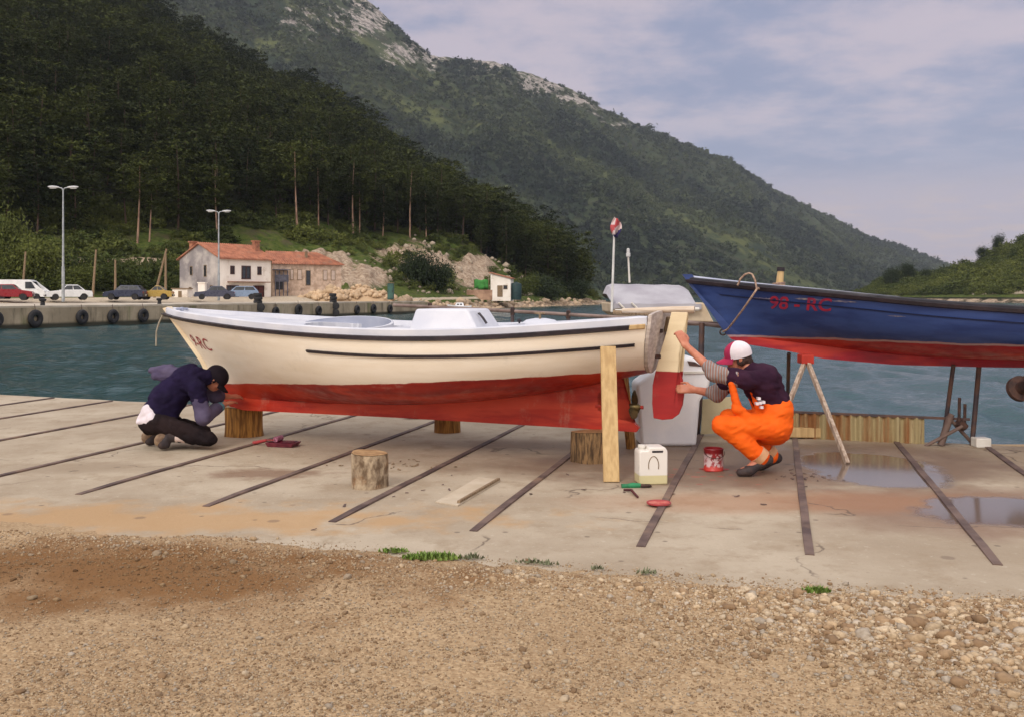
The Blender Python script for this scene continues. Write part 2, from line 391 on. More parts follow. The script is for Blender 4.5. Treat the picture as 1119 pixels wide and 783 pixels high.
def build_stones():
    m, nt, b = new_mat('gravel_stone')
    at = nd(nt,'ShaderNodeVertexColor'); at.layer_name='tone'
    c = mixc(nt, ramp(nt,noise(nt,coords(nt,'Object'),60,3),.35,.7,0,.4), at.outputs[0], lin(120,100,78))
    nt.links.new(c,b.inputs['Base Color']); b.inputs['Roughness'].default_value=.9; b.inputs['Specular IOR Level'].default_value=.25
    T=[]
    for k in range(6):
        V,Fc = ico(1 if k<4 else 2)
        V = V*(1+.55*vnoise(V*1.6+k*9.1,k)[:,None])*np.array([1,RNG.uniform(.6,.95),RNG.uniform(.45,.7)])
        T.append((V,Fc))
    n = 120000
    # density even on the picture-near trapezoid of gravel, more stones on the right and along the slab
    Y = EYE*F/RNG.uniform(585,812,n); Y = EYE*F/(EYE*F/Y-HY)
    X = (RNG.random(n)*1400-140-CX)/F*Y
    fy = front_y(X); ok = Y<fy+.10+.10*RNG.standard_normal(n)*.6
    dens = .45+.55*(fbm(np.stack([X,Y],-1)*.9,4,21)>-.02)
    edge = np.exp(-((fy-Y-.35)/.35)**2)
    right = np.clip((X-.3)/1.5,0,1)*np.exp(-((fy-Y-.7)/.7)**2)
    ok &= RNG.random(n) < np.clip(dens*.60+.45*edge+.7*right,0,1)
    X,Y,edge,right,fy = X[ok],Y[ok],edge[ok],right[ok],fy[ok]; n=len(X)
    s = .0036*np.exp(RNG.standard_normal(n)*.48)*(1+.30*edge+2.2*right*RNG.random(n)**1.5)
    big = RNG.random(n)<.004; s = np.where(big, s*2.0, s); s = np.clip(s,.003,.042)
    Z = np.maximum(gravel_z(X,Y), np.where(Y>fy,0,-1))+s*.22
    base = np.array([lin(184,158,124),lin(200,176,142),lin(164,136,104),lin(186,172,152),lin(146,118,88),lin(204,184,154)])
    tone = base[RNG.integers(0,6,n)]*RNG.uniform(.7,1.0,(n,1))*(.88+.22*np.clip(edge+right,0,1))[:,None]
    dk = np.exp(-(((X-G(120,632).x)/1.5)**2+((Y-G(120,632).y)/.6)**2))[:,None]
    tone = tone*(1-dk*np.array([.50,.60,.72]))
    w = np.where(s>.014, RNG.integers(4,6,n), RNG.integers(0,4,n))
    V,Fc,t = scatter(T,w,np.stack([X,Y,Z],1),s,RNG.random(n)*6.28,tone)
    o = link('gravel_stones', np_mesh('gravel_stones',V,Fc,False,tone=t), m)
    tag(o,'loose ochre and grey stones scattered over the gravel ground','gravel',kind='stuff')
build_stones()

def build_water():
    m, nt, b = new_mat('sea_water')
    v = coords(nt,'Object')
    b.inputs['IOR'].default_value=1.33; b.inputs['Roughness'].default_value=.12
    n0 = noise(nt,v,.05,3)
    nt.links.new(mixc(nt, ramp(nt,n0,.35,.65), (.013,.050,.052), (.020,.062,.068)), b.inputs['Base Color'])
    c = noise(nt, coords(nt,'Object',(1.0,1.6,1)), 2.6, 4, .65); d = noise(nt, coords(nt,'Object',(.3,.7,1)), .8, 4, .65)
    bump(nt,b,mth(nt,'ADD',mth(nt,'MULTIPLY',c,.085),mth(nt,'MULTIPLY',d,.10)),.7,1.0)
    rg = np.random.default_rng(5)
    px = np.concatenate([np.linspace(-2500,-120,40),np.arange(-110,1240,1.9),np.linspace(1250,3500,40)])
    Y = np.concatenate([[-20,0,4],6.5*np.exp(np.linspace(0,math.log(420/6.5),640)),np.geomspace(440,9000,24)])
    PX,YY = np.meshgrid(px,Y); XX = (PX-CX)/F*np.maximum(YY,6)
    Z = np.zeros_like(XX)
    for k in range(30):
        wl = .24*1.115**k; a = R(250)+rg.normal()*.75; ph = rg.uniform(0,6.28); amp = .0145*wl**.55*rg.uniform(.6,1.3)
        samp = np.clip(wl/(2.2*YY*.0065)-1,0,1)          # only what the grid can carry
        w = (XX*math.cos(a)+YY*math.sin(a))*2*math.pi/wl+ph+1.5*vnoise(np.stack([XX,YY],-1)/(wl*3.1)+k*7.7,k)
        Z += amp*samp*np.sin(w)*(.55+.45*vnoise(np.stack([XX,YY],-1)/(wl*5)+k*3.3,k+50))
    Z *= np.where(YY<6.4,0,1)
    V = np.stack([XX,YY,Z+WATER_Z],-1).reshape(-1,3); nx=len(px); ny=len(Y)
    i = (np.arange(ny-1)[:,None]*nx+np.arange(nx-1)[None,:]).ravel()
    tag(link('sea_water', np_mesh('sea_water',V,np.stack([i,i+1,i+1+nx,i+nx],1),True), m), kind='structure')
build_water()

RAIL_D = Vector((848-CX, F, 0)).normalized()
rails = [((517,580),'rail end nearest the pale board on the concrete'),((363,570),'rail running past the loose stump with the board beside it'),
         ((700,597),'rail passing between the white jerrycan and the red paint tin'),((885,606),'rail leading up under the bow of the blue boat, near the orange dungarees'),
         ((1090,617),'rail beside the right hand puddle'),((225,553),'rail passing between the loose stump and the bow log'),
         ((85,540),'rail running just behind the dropped red paint tray towards the bow log'),((-60,534),'rail passing under the kneeling man in navy'),
         ((-60,492.5),'rail ending behind the white shirt tail of the kneeling man'),((-60,467),'third rail from the far left corner of the slab'),
         ((-60,451.5),'short rail at the far left corner of the slab'),((1290,640),'last rail on the right beyond the puddle')]
for (p,lab) in rails:
    a = G(*p); t = 0
    q = a.copy()
    while q.y < edge_y(q.x)-.12 and t < 30: t += .02; q = a+RAIL_D*t
    mb = MB(); n = max(6,int(t/.4)); sd_ = random.Random(hash(p)%1000)
    L = Vector((-RAIL_D.y,RAIL_D.x,0))
    prev=None
    for i in range(n+1):
        c = a+RAIL_D*(t*i/n); j = L*sd_.uniform(-.003,.003); w = .031+sd_.uniform(-.001,.001)
        zz = .006 if i==0 else .014
        ring=[mb.bm.verts.new(c+j+L*w+Vector((0,0,-.02))),mb.bm.verts.new(c+j+L*w*.85+Vector((0,0,zz))),mb.bm.verts.new(c+j-L*w*.85+Vector((0,0,zz))),mb.bm.verts.new(c+j-L*w+Vector((0,0,-.02)))]
        if prev:
            for k in range(3): mb.bm.faces.new((prev[k],prev[k+1],ring[k+1],ring[k]))
        else: mb.bm.faces.new(ring)
        prev=ring
    o = mb.build('slipway_rail', M['rail'], None, smooth=30)
    tag(o, 'rusty steel '+lab, 'rail', 'steel rails set across the slab')
# ------------------------------------------------------------------ boats: lofted hulls
def itp(tab):
    xs=[p[0] for p in tab]; ys=[p[1] for p in tab]
    # smooth monotone-ish interpolation (cubic through finite differences)
    xs=np.array(xs,float); ys=np.array(ys,float); d=np.gradient(ys,xs)
    def f(x):
        x=np.clip(x,xs[0],xs[-1]); i=np.clip(np.searchsorted(xs,x)-1,0,len(xs)-2)
        h=xs[i+1]-xs[i]; t=(x-xs[i])/h
        return ys[i]*(2*t**3-3*t*t+1)+h*d[i]*(t**3-2*t*t+t)+ys[i+1]*(-2*t**3+3*t*t)+h*d[i+1]*(t**3-t*t)
    return f
class Hull:
    def __init__(s, L0, L1, beam, sheer, rabbet, stem, transom, full, hk=.03):
        s.L0,s.L1 = L0,L1
        s.b,s.zs,s.zr,s.t0,s.t1,s.full = itp(beam),itp(sheer),itp(rabbet),itp(stem),itp(transom),itp(full)
        s.hk = hk
    def tn(s,u): return s.L0+(s.L1-s.L0)*u
    def section(s,u,v):
        """(y,z) half section, v 0 sheer .. 1 rabbet"""
        t=s.tn(u); B=max(float(s.b(t)),s.hk); a=float(s.zs(t)); r=float(s.zr(t)); f=float(s.full(t)); h=a-r
        p0=(B,a); p1=(B*(.80+.20*f),a-.55*h); p2=(B*(.22+.62*f),r+(.16-.12*f)*h); p3=(min(s.hk,B),r)
        w=((1-v)**3,3*v*(1-v)**2,3*v*v*(1-v),v**3)
        return sum(w[i]*(p0,p1,p2,p3)[i][0] for i in range(4)), sum(w[i]*(p0,p1,p2,p3)[i][1] for i in range(4))
    def at(s,u,v):
        y,z=s.section(u,v); return float(s.t0(z))*(1-u)+float(s.t1(z))*u, y, z
    def side(s,u,z):
        """half breadth at height z"""
        vv=np.linspace(0,1,60); ys,zs=s.section(u,vv)
        return float(np.interp(z, zs[::-1], ys[::-1]))
    def u_of(s,t,z):
        a,b=float(s.t0(z)),float(s.t1(z)); return (t-a)/(b-a)
    def shell(s, name, mats, parent, nu=72, nv=26):
        V=[];Fc=[]
        us=np.linspace(0,1,nu)**1.0
        for sg in (-1,1):
            off=len(V)
            for u in us:
                for v in np.linspace(0,1,nv):
                    x,y,z=s.at(u,v); V.append((x,sg*y,z))
            for i in range(nu-1):
                for j in range(nv-1):
                    q=(off+i*nv+j,off+i*nv+j+1,off+(i+1)*nv+j+1,off+(i+1)*nv+j)
                    Fc.append(q if sg<0 else q[::-1])
        # close the narrow strip along the rabbet
        a0,b0=nv-1,nu*nv+nv-1
        for i in range(nu-1): Fc.append((a0+i*nv,b0+i*nv,b0+(i+1)*nv,a0+(i+1)*nv))
        for j in range(nv-1): Fc.append((j,nu*nv+j,nu*nv+j+1,j+1))
        return link(name, np_mesh(name,V,Fc,True), mats, parent)
    def strip(s, mb, u0, u1, dz, h, th, n=60, sides=(-1,1), vz=None):
        """moulding along the topsides, dz below the sheer"""
        for sg in sides:
            prev=None
            for k in range(n+1):
                u=u0+(u1-u0)*k/n; zc=float(s.zs(s.tn(u)))-dz; ring=[]
                for (o,z) in ((-.008,zc-h/2),(th,zc-h/2+.2*h),(th,zc+h/2-.2*h),(-.008,zc+h/2)):
                    zz=min(z,float(s.zs(s.tn(u)))); y=s.side(u,zz)+o
                    x=float(s.t0(z))*(1-u)+float(s.t1(z))*u
                    ring.append(mb.bm.verts.new((x-(th if u<.002 and o>0 else 0),sg*y,z)))
                if prev:
                    for i in range(4): mb.bm.faces.new((prev[i],prev[(i+1)%4],ring[(i+1)%4],ring[i]))
                else: mb.bm.faces.new(ring)
                prev=ring
            mb.bm.faces.new(prev[::-1])
    def rail(s, mb, hgt, th, n=80, out=.004, u0=0, u1=1):
        for sg in (-1,1):
            prev=None
            for k in range(n+1):
                u=u0+(u1-u0)*k/n; z=float(s.zs(s.tn(u))); B=float(s.b(s.tn(u))); x=float(s.t0(z))*(1-u)+float(s.t1(z))*u
                yi=max(B-th,.0)
                ring=[mb.bm.verts.new((x,sg*(B+out),z-.004)),mb.bm.verts.new((x,sg*(B+out),z+hgt-.012)),mb.bm.verts.new((x,sg*(max(B-.012,0)),z+hgt)),mb.bm.verts.new((x,sg*yi,z+hgt-.006)),mb.bm.verts.new((x,sg*yi,z-.004))]
                if prev:
                    for i in range(5): mb.bm.faces.new((prev[i],prev[(i+1)%5],ring[(i+1)%5],ring[i]))
                else: mb.bm.faces.new(ring)
                prev=ring
            mb.bm.faces.new(prev[::-1])
    def deck(s, name, mats, parent, drop, nu=220, nv=60, camber=.035, u0=.004, u1=.996):
        V=[];Fc=[]
        for u in np.linspace(u0,u1,nu):
            t=s.tn(u); z=float(s.zs(t)); B=float(s.b(t))-.004; x=float(s.t0(z))*(1-u)+float(s.t1(z))*u
            for q in np.linspace(-1,1,nv):
                V.append((x,q*B,z+.012+camber*(1-q*q)+drop(t,q*B)))
        for i in range(nu-1):
            for j in range(nv-1): Fc.append((i*nv+j,(i+1)*nv+j,(i+1)*nv+j+1,i*nv+j+1))
        o=link(name, np_mesh(name,V,Fc,True), mats, parent)
        if hasattr(o.data,'set_sharp_from_angle'): o.data.set_sharp_from_angle(angle=R(40))
        return o
    def transom(s, name, mats, parent, th=.03, out=.004):
        vs_=np.linspace(0,1,24); P=[s.at(1,v) for v in vs_]
        ring=[(x+out,-y,z) for x,y,z in P]+[(x+out,y,z) for x,y,z in P[::-1]]
        # crowned top edge
        y0,z0,x0=P[0][1],P[0][2],P[0][0]
        top=[(x0+out+.016*math.cos(a*math.pi/2)*0+.01,y0*a,z0+.085+.03*(1-a*a)) for a in np.linspace(1,-1,9)]
        ring=ring+top
        mb=MB(); n=len(ring)
        a=[mb.bm.verts.new(p) for p in ring]; b=[mb.bm.verts.new((p[0]+th,p[1],p[2])) for p in ring]
        mb.bm.faces.new(a[::-1]); mb.bm.faces.new(b)
        for i in range(n): mb.bm.faces.new((a[i],a[(i+1)%n],b[(i+1)%n],b[i]))
        return mb.build(name,mats,parent)
    def lettering(s, text, mat, parent, t, z, size, slope=0.0, shear=0.0, bold=.0, side=-1, off=.006):
        cu=bpy.data.curves.new('lettering','FONT'); cu.body=text; cu.size=size; cu.shear=shear; cu.offset=bold; cu.resolution_u=4
        o=bpy.data.objects.new('lettering',cu); COL.objects.link(o)
        dg=bpy.context.evaluated_depsgraph_get(); me=bpy.data.meshes.new_from_object(o.evaluated_get(dg))
        bpy.data.objects.remove(o); bpy.data.curves.remove(cu)
        bm=bmesh.new(); bm.from_mesh(me); bmesh.ops.triangulate(bm,faces=bm.faces[:])
        bmesh.ops.subdivide_edges(bm,edges=[e for e in bm.edges if e.calc_length()>.03],cuts=1)
        for v in bm.verts:
            tt=t+v.co.x; zz=z+v.co.y+slope*v.co.x; u=s.u_of(tt,zz)
            v.co=(tt,side*(s.side(u,zz)+off),zz)
        bmesh.ops.recalc_face_normals(bm,faces=bm.faces[:])
        bm.to_mesh(me); bm.free(); me.name='lettering'
        return link('lettering',me,mat,parent)

def hull_mat(name, top, top2, bot, bot2, wl, slope, fresh=None, line=None, rough=.4, scuff=None):
    """two coats of paint meeting at the painted waterline z = wl + slope*x"""
    m,nt,b=new_mat(name); v=coords(nt,'Object'); sep=nd(nt,'ShaderNodeSeparateXYZ'); nt.links.new(v,sep.inputs[0])
    x,y,z=sep.outputs
    h=mth(nt,'SUBTRACT',z,mth(nt,'ADD',mth(nt,'MULTIPLY',x,slope),wl))
    h=mth(nt,'ADD',h,mth(nt,'MULTIPLY',mth(nt,'SUBTRACT',noise(nt,v,5,4),.5),.03))
    st=coords(nt,'Object',(1.2,3,6))
    up=mixc(nt,ramp(nt,noise(nt,st,1.3,5),.4,.65),top,top2)
    if scuff is not None:
        up=mixc(nt,ramp(nt,noise(nt,coords(nt,'Object',(1,4,14)),3.0,7,.7),.60,.72,0,.8),up,scuff)
    lo=mixc(nt,ramp(nt,noise(nt,st,1.8,6,.65),.38,.62),bot,bot2)
    if fresh is not None: lo=mixc(nt,ramp(nt,noise(nt,coords(nt,'Object',(.9,2,5)),1.1,4),.45,.60,0,.85),lo,fresh)
    c=mixc(nt,ramp(nt,h,-.004,.004),lo,up)
    if line is not None:
        k=mth(nt,'MULTIPLY',ramp(nt,h,-.022,-.016),ramp(nt,h,.004,-.002)); c=mixc(nt,k,c,line)
    nt.links.new(c,b.inputs['Base Color'])
    nt.links.new(ramp(nt,noise(nt,v,9,4),.3,.7,rough-.08,rough+.15),b.inputs['Roughness'])
    g_=mixc(nt,ramp(nt,noise(nt,coords(nt,'Object',(2.2,3,1.2)),2.2,6,.7),.56,.76,0,.28),c,tuple(q*.62 for q in top))
    nt.links.new(g_,b.inputs['Base Color'])
    bump(nt,b,mth(nt,'ADD',noise(nt,coords(nt,'Object',(.6,2,9)),3,4),mth(nt,'MULTIPLY',noise(nt,v,40,3),.25)),.15,.01)
    b.inputs['Specular IOR Level'].default_value=.35
    return m
M['deck_white']=pmat('deck_white_paint',lin(214,214,218),lin(198,200,208),2.5,.5,.08,40)
M['grey_and_well_shade']=pmat('grey_paint_and_well_shade',lin(176,180,194),lin(160,166,184),3,.5,.08,40)  # grey deck paint, also used for shade inside the forward well
M['cream']=pmat('cream_paint',lin(238,218,180),lin(226,204,164),3,.5,.08,30)
M['letter_red']=pmat('red_letter_paint',lin(170,58,60),lin(150,70,70),20,.6)
M['letter_red2']=pmat('bright_red_letter_paint',lin(172,40,60),lin(140,40,72),14,.6)
RED1,RED2,REDF=lin(160,38,28),lin(136,30,26),lin(196,62,36)
M['red_keel']=pmat('red_bottom_paint',lin(182,52,34),lin(150,36,28),2.5,.55,.15,30,dirt=lin(200,84,58),dscale=3)
M['red_pink']=pmat('fresh_red_paint',lin(178,48,44),lin(160,38,38),4,.5,.1,40)

# ---------- the cream boat on logs
TH=R(19); DX,DY=math.cos(TH),-math.sin(TH); BC=Vector((-1.11,9.55,0))
def bt(px):
    """station (m aft of the boat's origin) on the centre plane seen in column px"""
    k=(px-CX)/F; return (BC.y*k-BC.x)/(DX-DY*k)
def bz(px,py):
    t=bt(px); Y=BC.y+DY*t; return t,EYE-(py-HY)/F*Y
boat=empty('wooden_boat',BC,-TH)
tag(boat,'cream wooden boat with red bottom and black rub strake propped on logs on the slab','boat')
H1=Hull(-2.83,2.59,
  beam=[(-2.83,.03),(-2.68,.17),(-2.5,.30),(-2.25,.44),(-2,.56),(-1.3,.82),(-.5,.98),(.3,1.02),(1.2,.95),(2,.77),(2.59,.56)],
  sheer=[(-2.83,1.30),(-2.5,1.268),(-2,1.232),(-1.3,1.187),(-.5,1.15),(.3,1.135),(1.2,1.155),(2,1.205),(2.59,1.25)],
  rabbet=[(-2.83,.42),(-2,.41),(-1,.41),(0,.44),(1,.52),(1.8,.63),(2.59,.80)],
  stem=[(.3,-1.93),(.42,-2.06),(.60,-2.20),(.794,-2.31),(1.0,-2.47),(1.21,-2.67),(1.33,-2.83),(1.5,-3.0)],
  transom=[(.3,2.36),(.7,2.46),(.81,2.49),(1.25,2.58),(1.5,2.63)],
  full=[(-2.83,.0),(-2,.12),(-1.2,.5),(-.4,.85),(.4,.95),(1.4,.85),(2.59,.6)])
M['hull1']=hull_mat('cream_and_red_hull_paint',lin(247,236,217),lin(241,228,206),RED1,RED2,.695,.060,fresh=REDF)
H1.shell('hull',M['hull1'],boat)
H1.transom('transom',pmat('bare_transom_wood',lin(206,194,184),lin(180,166,154),4,.75,.3,30,stretch=(3,2,9)),boat)
mb=MB(); H1.strip(mb,0,.975,.012,.05,.034); mb.build('rub_strake',M['black_rub'],boat,smooth=40)
mb=MB(); H1.strip(mb,.392,.985,.168,.034,.024); mb.build('side_strake',M['black_rub'],boat,smooth=40)
mb=MB(); H1.strip(mb,.975,.998,.012,.05,.03,sides=(-1,)); mb.build('strake_end',M['wood_raw'],boat,smooth=40)
mb=MB(); H1.strip(mb,.975,.998,.012,.05,.03,sides=(1,)); mb.build('strake_end',M['wood_raw'],boat,smooth=40)
mb=MB(); H1.rail(mb,.075,.055); mb.build('gunwale',M['deck_white'],boat,smooth=50)
def drop1(t,y):
    # oval well forward of amidships with a low coaming, square well aft
    d=math.hypot((t+.62)/.47,y/.54); a=0
    if d<1: a=-.26
    e=max(abs(t-1.72)/.52,abs(y)/.36)
    if e<1: a=-.22
    elif e<1.06: a=.03
    return a
H1.deck('deck',M['deck_white'],boat,drop1)
# raised coaming round the forward well, highest on its far side
mb=MB(); prev=None; N=56
for k in range(N+1):
    a=2*math.pi*k/N; ca,sa=math.cos(a),math.sin(a); h=.012+.105*max(0,.5+.5*math.sin(a-.25))**1.3
    def cp(f,z): return mb.bm.verts.new((-.62+.47*f*ca,.54*f*sa,1.165+z))
    ring=[cp(1.03,-.02),cp(1.02,h*.9),cp(1.0,h),cp(.965,h*.97),cp(.955,-.25)]
    if prev:
        for i in range(4):
            f=mb.bm.faces.new((prev[i],prev[i+1],ring[i+1],ring[i])); f.material_index=1 if i==3 else 0  # inner face greyer: shade inside the well put into its colour
    prev=ring
cm=mb.build('well_coaming',[M['deck_white'],M['grey_and_well_shade']],boat,smooth=50)
mb=MB(); mb.bm.faces.new([mb.bm.verts.new((-.62+.455*math.cos(a),.52*math.sin(a),.955)) for a in np.linspace(0,2*math.pi,41)[:-1]]); mb.build('well_floor',pmat('well_floor_shade',lin(60,60,70),lin(40,40,50),5,.6),boat)  # dark colour stands in for the shadow on the well floor
# keel, deadwood and stem as one shaped timber
kp=[(-2.83,1.36),(-2.70,1.21),(-2.345,.794),(-2.235,.6),(-2.10,.43),(-1.97,.335),(-1.80,.30),(0,.295),(1.9,.272),(2.38,.262),(2.405,.30),(2.36,.345),(2.15,.39),(2.02,.45),(2.02,.60),(2.25,.74),(1.8,.70),(1.0,.58),(0,.50),(-1,.47),(-1.85,.46),(-2.02,.56),(-2.16,.72),(-2.30,.90),(-2.60,1.21),(-2.76,1.38)]
mb=MB(); mb.prism(kp,-.035,.035)
bmesh.ops.triangulate(mb.bm,faces=[f for f in mb.bm.faces if len(f.verts)>4])
mb.build('keel',hull_mat('keel_paint',lin(238,220,186),lin(228,206,170),lin(184,52,34),lin(160,40,30),.655,.060,fresh=lin(206,74,48)),boat)
# engine box
mb=MB()
tA,tB=bt(437),bt(520)
def frus(mb,x0,x1,X0,X1,w0,w1,z0,z1):
    V=[(x0,-w0,z0),(x1,-w0,z0),(x1,w0,z0),(x0,w0,z0),(X0,-w1,z1),(X1,-w1,z1),(X1,w1,z1),(X0,w1,z1)]
    mb._add(V,[(3,2,1,0),(4,5,6,7),(0,1,5,4),(1,2,6,5),(2,3,7,6),(3,0,4,7)])
frus(mb,.22,1.00,.30,.83,.34,.29,1.10,1.372)
eb=mb.build('engine_box',M['deck_white'],boat,bevel=.022,smooth=40,seg=3)
mb=MB(); mb.tube([(.96,-.12,1.235),(.925,-.12,1.285),(.885,-.12,1.33),(.875,-.12,1.325)],.012,8); mb.build('handle',M['black_rub'],eb,smooth=40)
# aft thwart hump and cleat
mb=MB(); mb.lathe([(.2,1.14),(.19,1.22),(.13,1.262),(.05,1.278)],20,Matrix.Translation((1.35,.35,0))@Matrix.Diagonal((1.1,.8,1,1))); mb.build('seat_locker',M['deck_white'],boat,smooth=60)
mb=MB(); mb.tube([(1.36,.3,1.26),(1.36,.3,1.33)],.012,8); mb.tube([(1.31,.3,1.325),(1.41,.3,1.325)],.009,8); mb.build('cleat',M['wood_old'],boat,smooth=40)
mb=MB(); mb.tube([(1.08,.5,1.15),(1.08,.5,1.24)],.01,8); mb.lathe([(.02,1.235),(.024,1.25),(.01,1.268)],10,Matrix.Translation((1.08,.5,0))); mb.build('rowlock',M['black_rub'],boat,smooth=40)
mb=MB(); mb.tube([(-2.62,.02,1.30),(-2.62,.02,1.375)],.018,10); mb.tube([(-2.62,-.07,1.355),(-2.62,.11,1.355)],.012,8); mb.build('bow_cleat',M['grey_and_well_shade'],boat,smooth=40)
# propeller and shaft
pr=MB(); pr.tube([(2.0,0,.485),(2.22,0,.485)],[.04,.03],12); pr.tube([(2.2,0,.485),(2.44,0,.485)],.016,10); pr.build('propeller_shaft',M['red_keel'],boat,smooth=40)
pb=MB(); pb.tube([(2.30,0,.485),(2.33,0,.485),(2.39,0,.485),(2.42,0,.485)],[.02,.036,.034,.012],14); prop=pb.build('propeller',M['brass'],boat,smooth=40)
for k in range(3):
    a=R(92+120*k); bb=MB(); rad=Vector((0,math.cos(a),math.sin(a))); tg=Vector((0,-math.sin(a),math.cos(a))); ax=Vector((1,0,0)); c=Vector((2.36,0,.485))
    prev=None
    for i in range(9):
        r=.03+.125*i/8; w=.052*math.sin(math.pi*min(1,(i+1.3)/9.6))**.6; tw=R(52-24*i/8); dv=tg*math.cos(tw)+ax*math.sin(tw); nv=tg.cross(rad)*0+(ax*math.cos(tw)-tg*math.sin(tw))*.004
        ring=[bb.bm.verts.new(c+rad*r-dv*w-nv),bb.bm.verts.new(c+rad*r+dv*w-nv),bb.bm.verts.new(c+rad*r+dv*w+nv),bb.bm.verts.new(c+rad*r-dv*w+nv)]
        if prev:
            for q in range(4): bb.bm.faces.new((prev[q],prev[(q+1)%4],ring[(q+1)%4],ring[q]))
        else: bb.bm.faces.new(ring)
        prev=ring
    bb.bm.faces.new(prev[::-1]); bb.build('blade',M['brass'],prop)
# rudder: cream head, red blade below the painted waterline
rp=[bz(*p) for p in ((734,341),(729,362),(722,385),(717,404),(713.5,420),(713,440),(714.5,456),(724,458),(735,457),(742,452),(746,442),(748,428),(746,414),(742,403),(742,385),(745,365),(752,341))]
mb=MB(); mb.prism(rp,-.022,.022); bmesh.ops.triangulate(mb.bm,faces=[f for f in mb.bm.faces if len(f.verts)>4])
rud=mb.build('rudder',hull_mat('rudder_paint',lin(240,222,184),lin(228,208,168),lin(176,46,44),lin(164,40,40),bz(716,405)[1]-.05*0-.0,.0),boat,bevel=.008)
ta=bz(680,339.5); tb=bz(759,338.5)
mb=MB(); mb.tube([(ta[0],0,ta[1]),(tb[0]-.2,0,tb[1]+.0),(tb[0],0,tb[1])],[.02,.03,.034],10); mb.build('tiller',pmat('varnished_tiller',lin(212,196,176),lin(190,168,142),5,.6,.2,30,stretch=(1,10,10)),rud,smooth=40)
for z in (.95,1.18):
    mb=MB(); mb.box((2.545+.05*(z-.95),0,z),(.12,.06,.035)); mb.build('pintle',M['rust'],rud,bevel=.004)
mb=MB(); mb.box((2.625,.30,1.235),(.05,.24,.14)); mb.box((2.63,.34,1.10),(.04,.12,.1)); mb.build('transom_bracket',M['wood_old'],boat,bevel=.006)
mb=MB(); a=bz(664,345.5); b2=bz(716,343); mb.tube([(a[0],.25,a[1]+.03),(a[0]+.3,.22,a[1]+.02),(b2[0],.1,b2[1]-.02)],.022,8); mb.build('boathook',M['wood_old'],boat,smooth=40)
H1.lettering('9-RC',M['letter_red'],boat,-2.36,.965,.18,slope=-.10,shear=-.2,bold=.001)
mb=MB(); q=[bz(*p) for p in ((180,344),(176,352),(173,362),(172.5,378))]; mb.tube([(t,-.03,z) for t,z in q],.008,6); mb.build('bow_rope',pmat('pale_rope',lin(190,180,160),lin(160,150,130),30,.9),boat,smooth=60)

# ---------- logs and props under it
def log_block(name,loc,r,h,mat,lab,grp=None,seed=0,split=False):
    rt=empty(name,loc,random.Random(seed).uniform(0,6)); tag(rt,lab,'log block',grp)
    n=28; mb=MB(); rr=random.Random(seed); rings=[]
    ph=[rr.uniform(0,6) for _ in range(6)]
    def rad(a,z): return r*(1+.05*math.sin(3*a+ph[0])+.035*math.sin(5*a+ph[1]+z*4)+.02*math.sin(11*a+ph[2])+.05*(1-z/h)**3+.02*math.sin(z*14+ph[3]))
    for i in range(7):
        z=h*i/6; tl=.03*h*(1 if i==6 else 0)
        rings.append([mb.bm.verts.new((rad(2*math.pi*k/n,z)*math.cos(2*math.pi*k/n),rad(2*math.pi*k/n,z)*math.sin(2*math.pi*k/n),z+tl*math.cos(2*math.pi*k/n+ph[4]))) for k in range(n)])
    for i in range(6):
        for k in range(n): mb.bm.faces.new((rings[i][k],rings[i][(k+1)%n],rings[i+1][(k+1)%n],rings[i+1][k]))
    mb.bm.faces.new(rings[0][::-1])
    mb.build('bark',mat,rt,smooth=50)
    mb=MB(); mb.bm.faces.new([mb.bm.verts.new((v[0]*.985,v[1]*.985,v[2]+.003)) for v in [(rad(2*math.pi*k/n,h)*math.cos(2*math.pi*k/n),rad(2*math.pi*k/n,h)*math.sin(2*math.pi*k/n),h+.03*h*math.cos(2*math.pi*k/n+ph[4])) for k in range(n)]])
    mb.build('sawn_end',M['wood_end'],rt)
    return rt
p=G(262,478); log_block('log_block',(p.x,p.y+.2,0),.195,.30,M['wood_bark_orange'],'thick orange brown log under the bow, beside the kneeling man',seed=3)
p=G(647,507); log_block('log_block',(p.x,p.y+.18,0),.165,.27,M['wood_bark'],'log under the stern, partly behind the upright plank','logs carrying the boat',seed=5)
p=G(488,473); log_block('log_block',(p.x,p.y+.12,0),.135,.42,M['wood_bark_orange'],'small dark log under the middle of the boat','logs carrying the boat',seed=7)
p=G(400,535); log_block('log_block',(p.x,p.y+.14,0),.14,.265,M['stump_bark'],'loose grey stump standing alone on the open concrete in front of the boat',seed=9)
a=G(668.5,527); 
mb=MB(); mb.bar((a.x,a.y+.03,0.0),(a.x+.0,a.y+.31,1.075),.128,.05)
o=mb.build('prop_plank',M['wood_raw'],None,bevel=.004); tag(o,'tall pale plank leaning on the near side of the boat near its stern','plank')
a=G(690,490)
mb=MB(); mb.bar((a.x,a.y+.03,0),(a.x-.1,a.y-.1,.82),.05,.105); o=mb.build('prop_plank',M['wood_bark_orange'],None,bevel=.004); tag(o,'darker orange plank standing behind the propeller on the far side of the boat','plank')

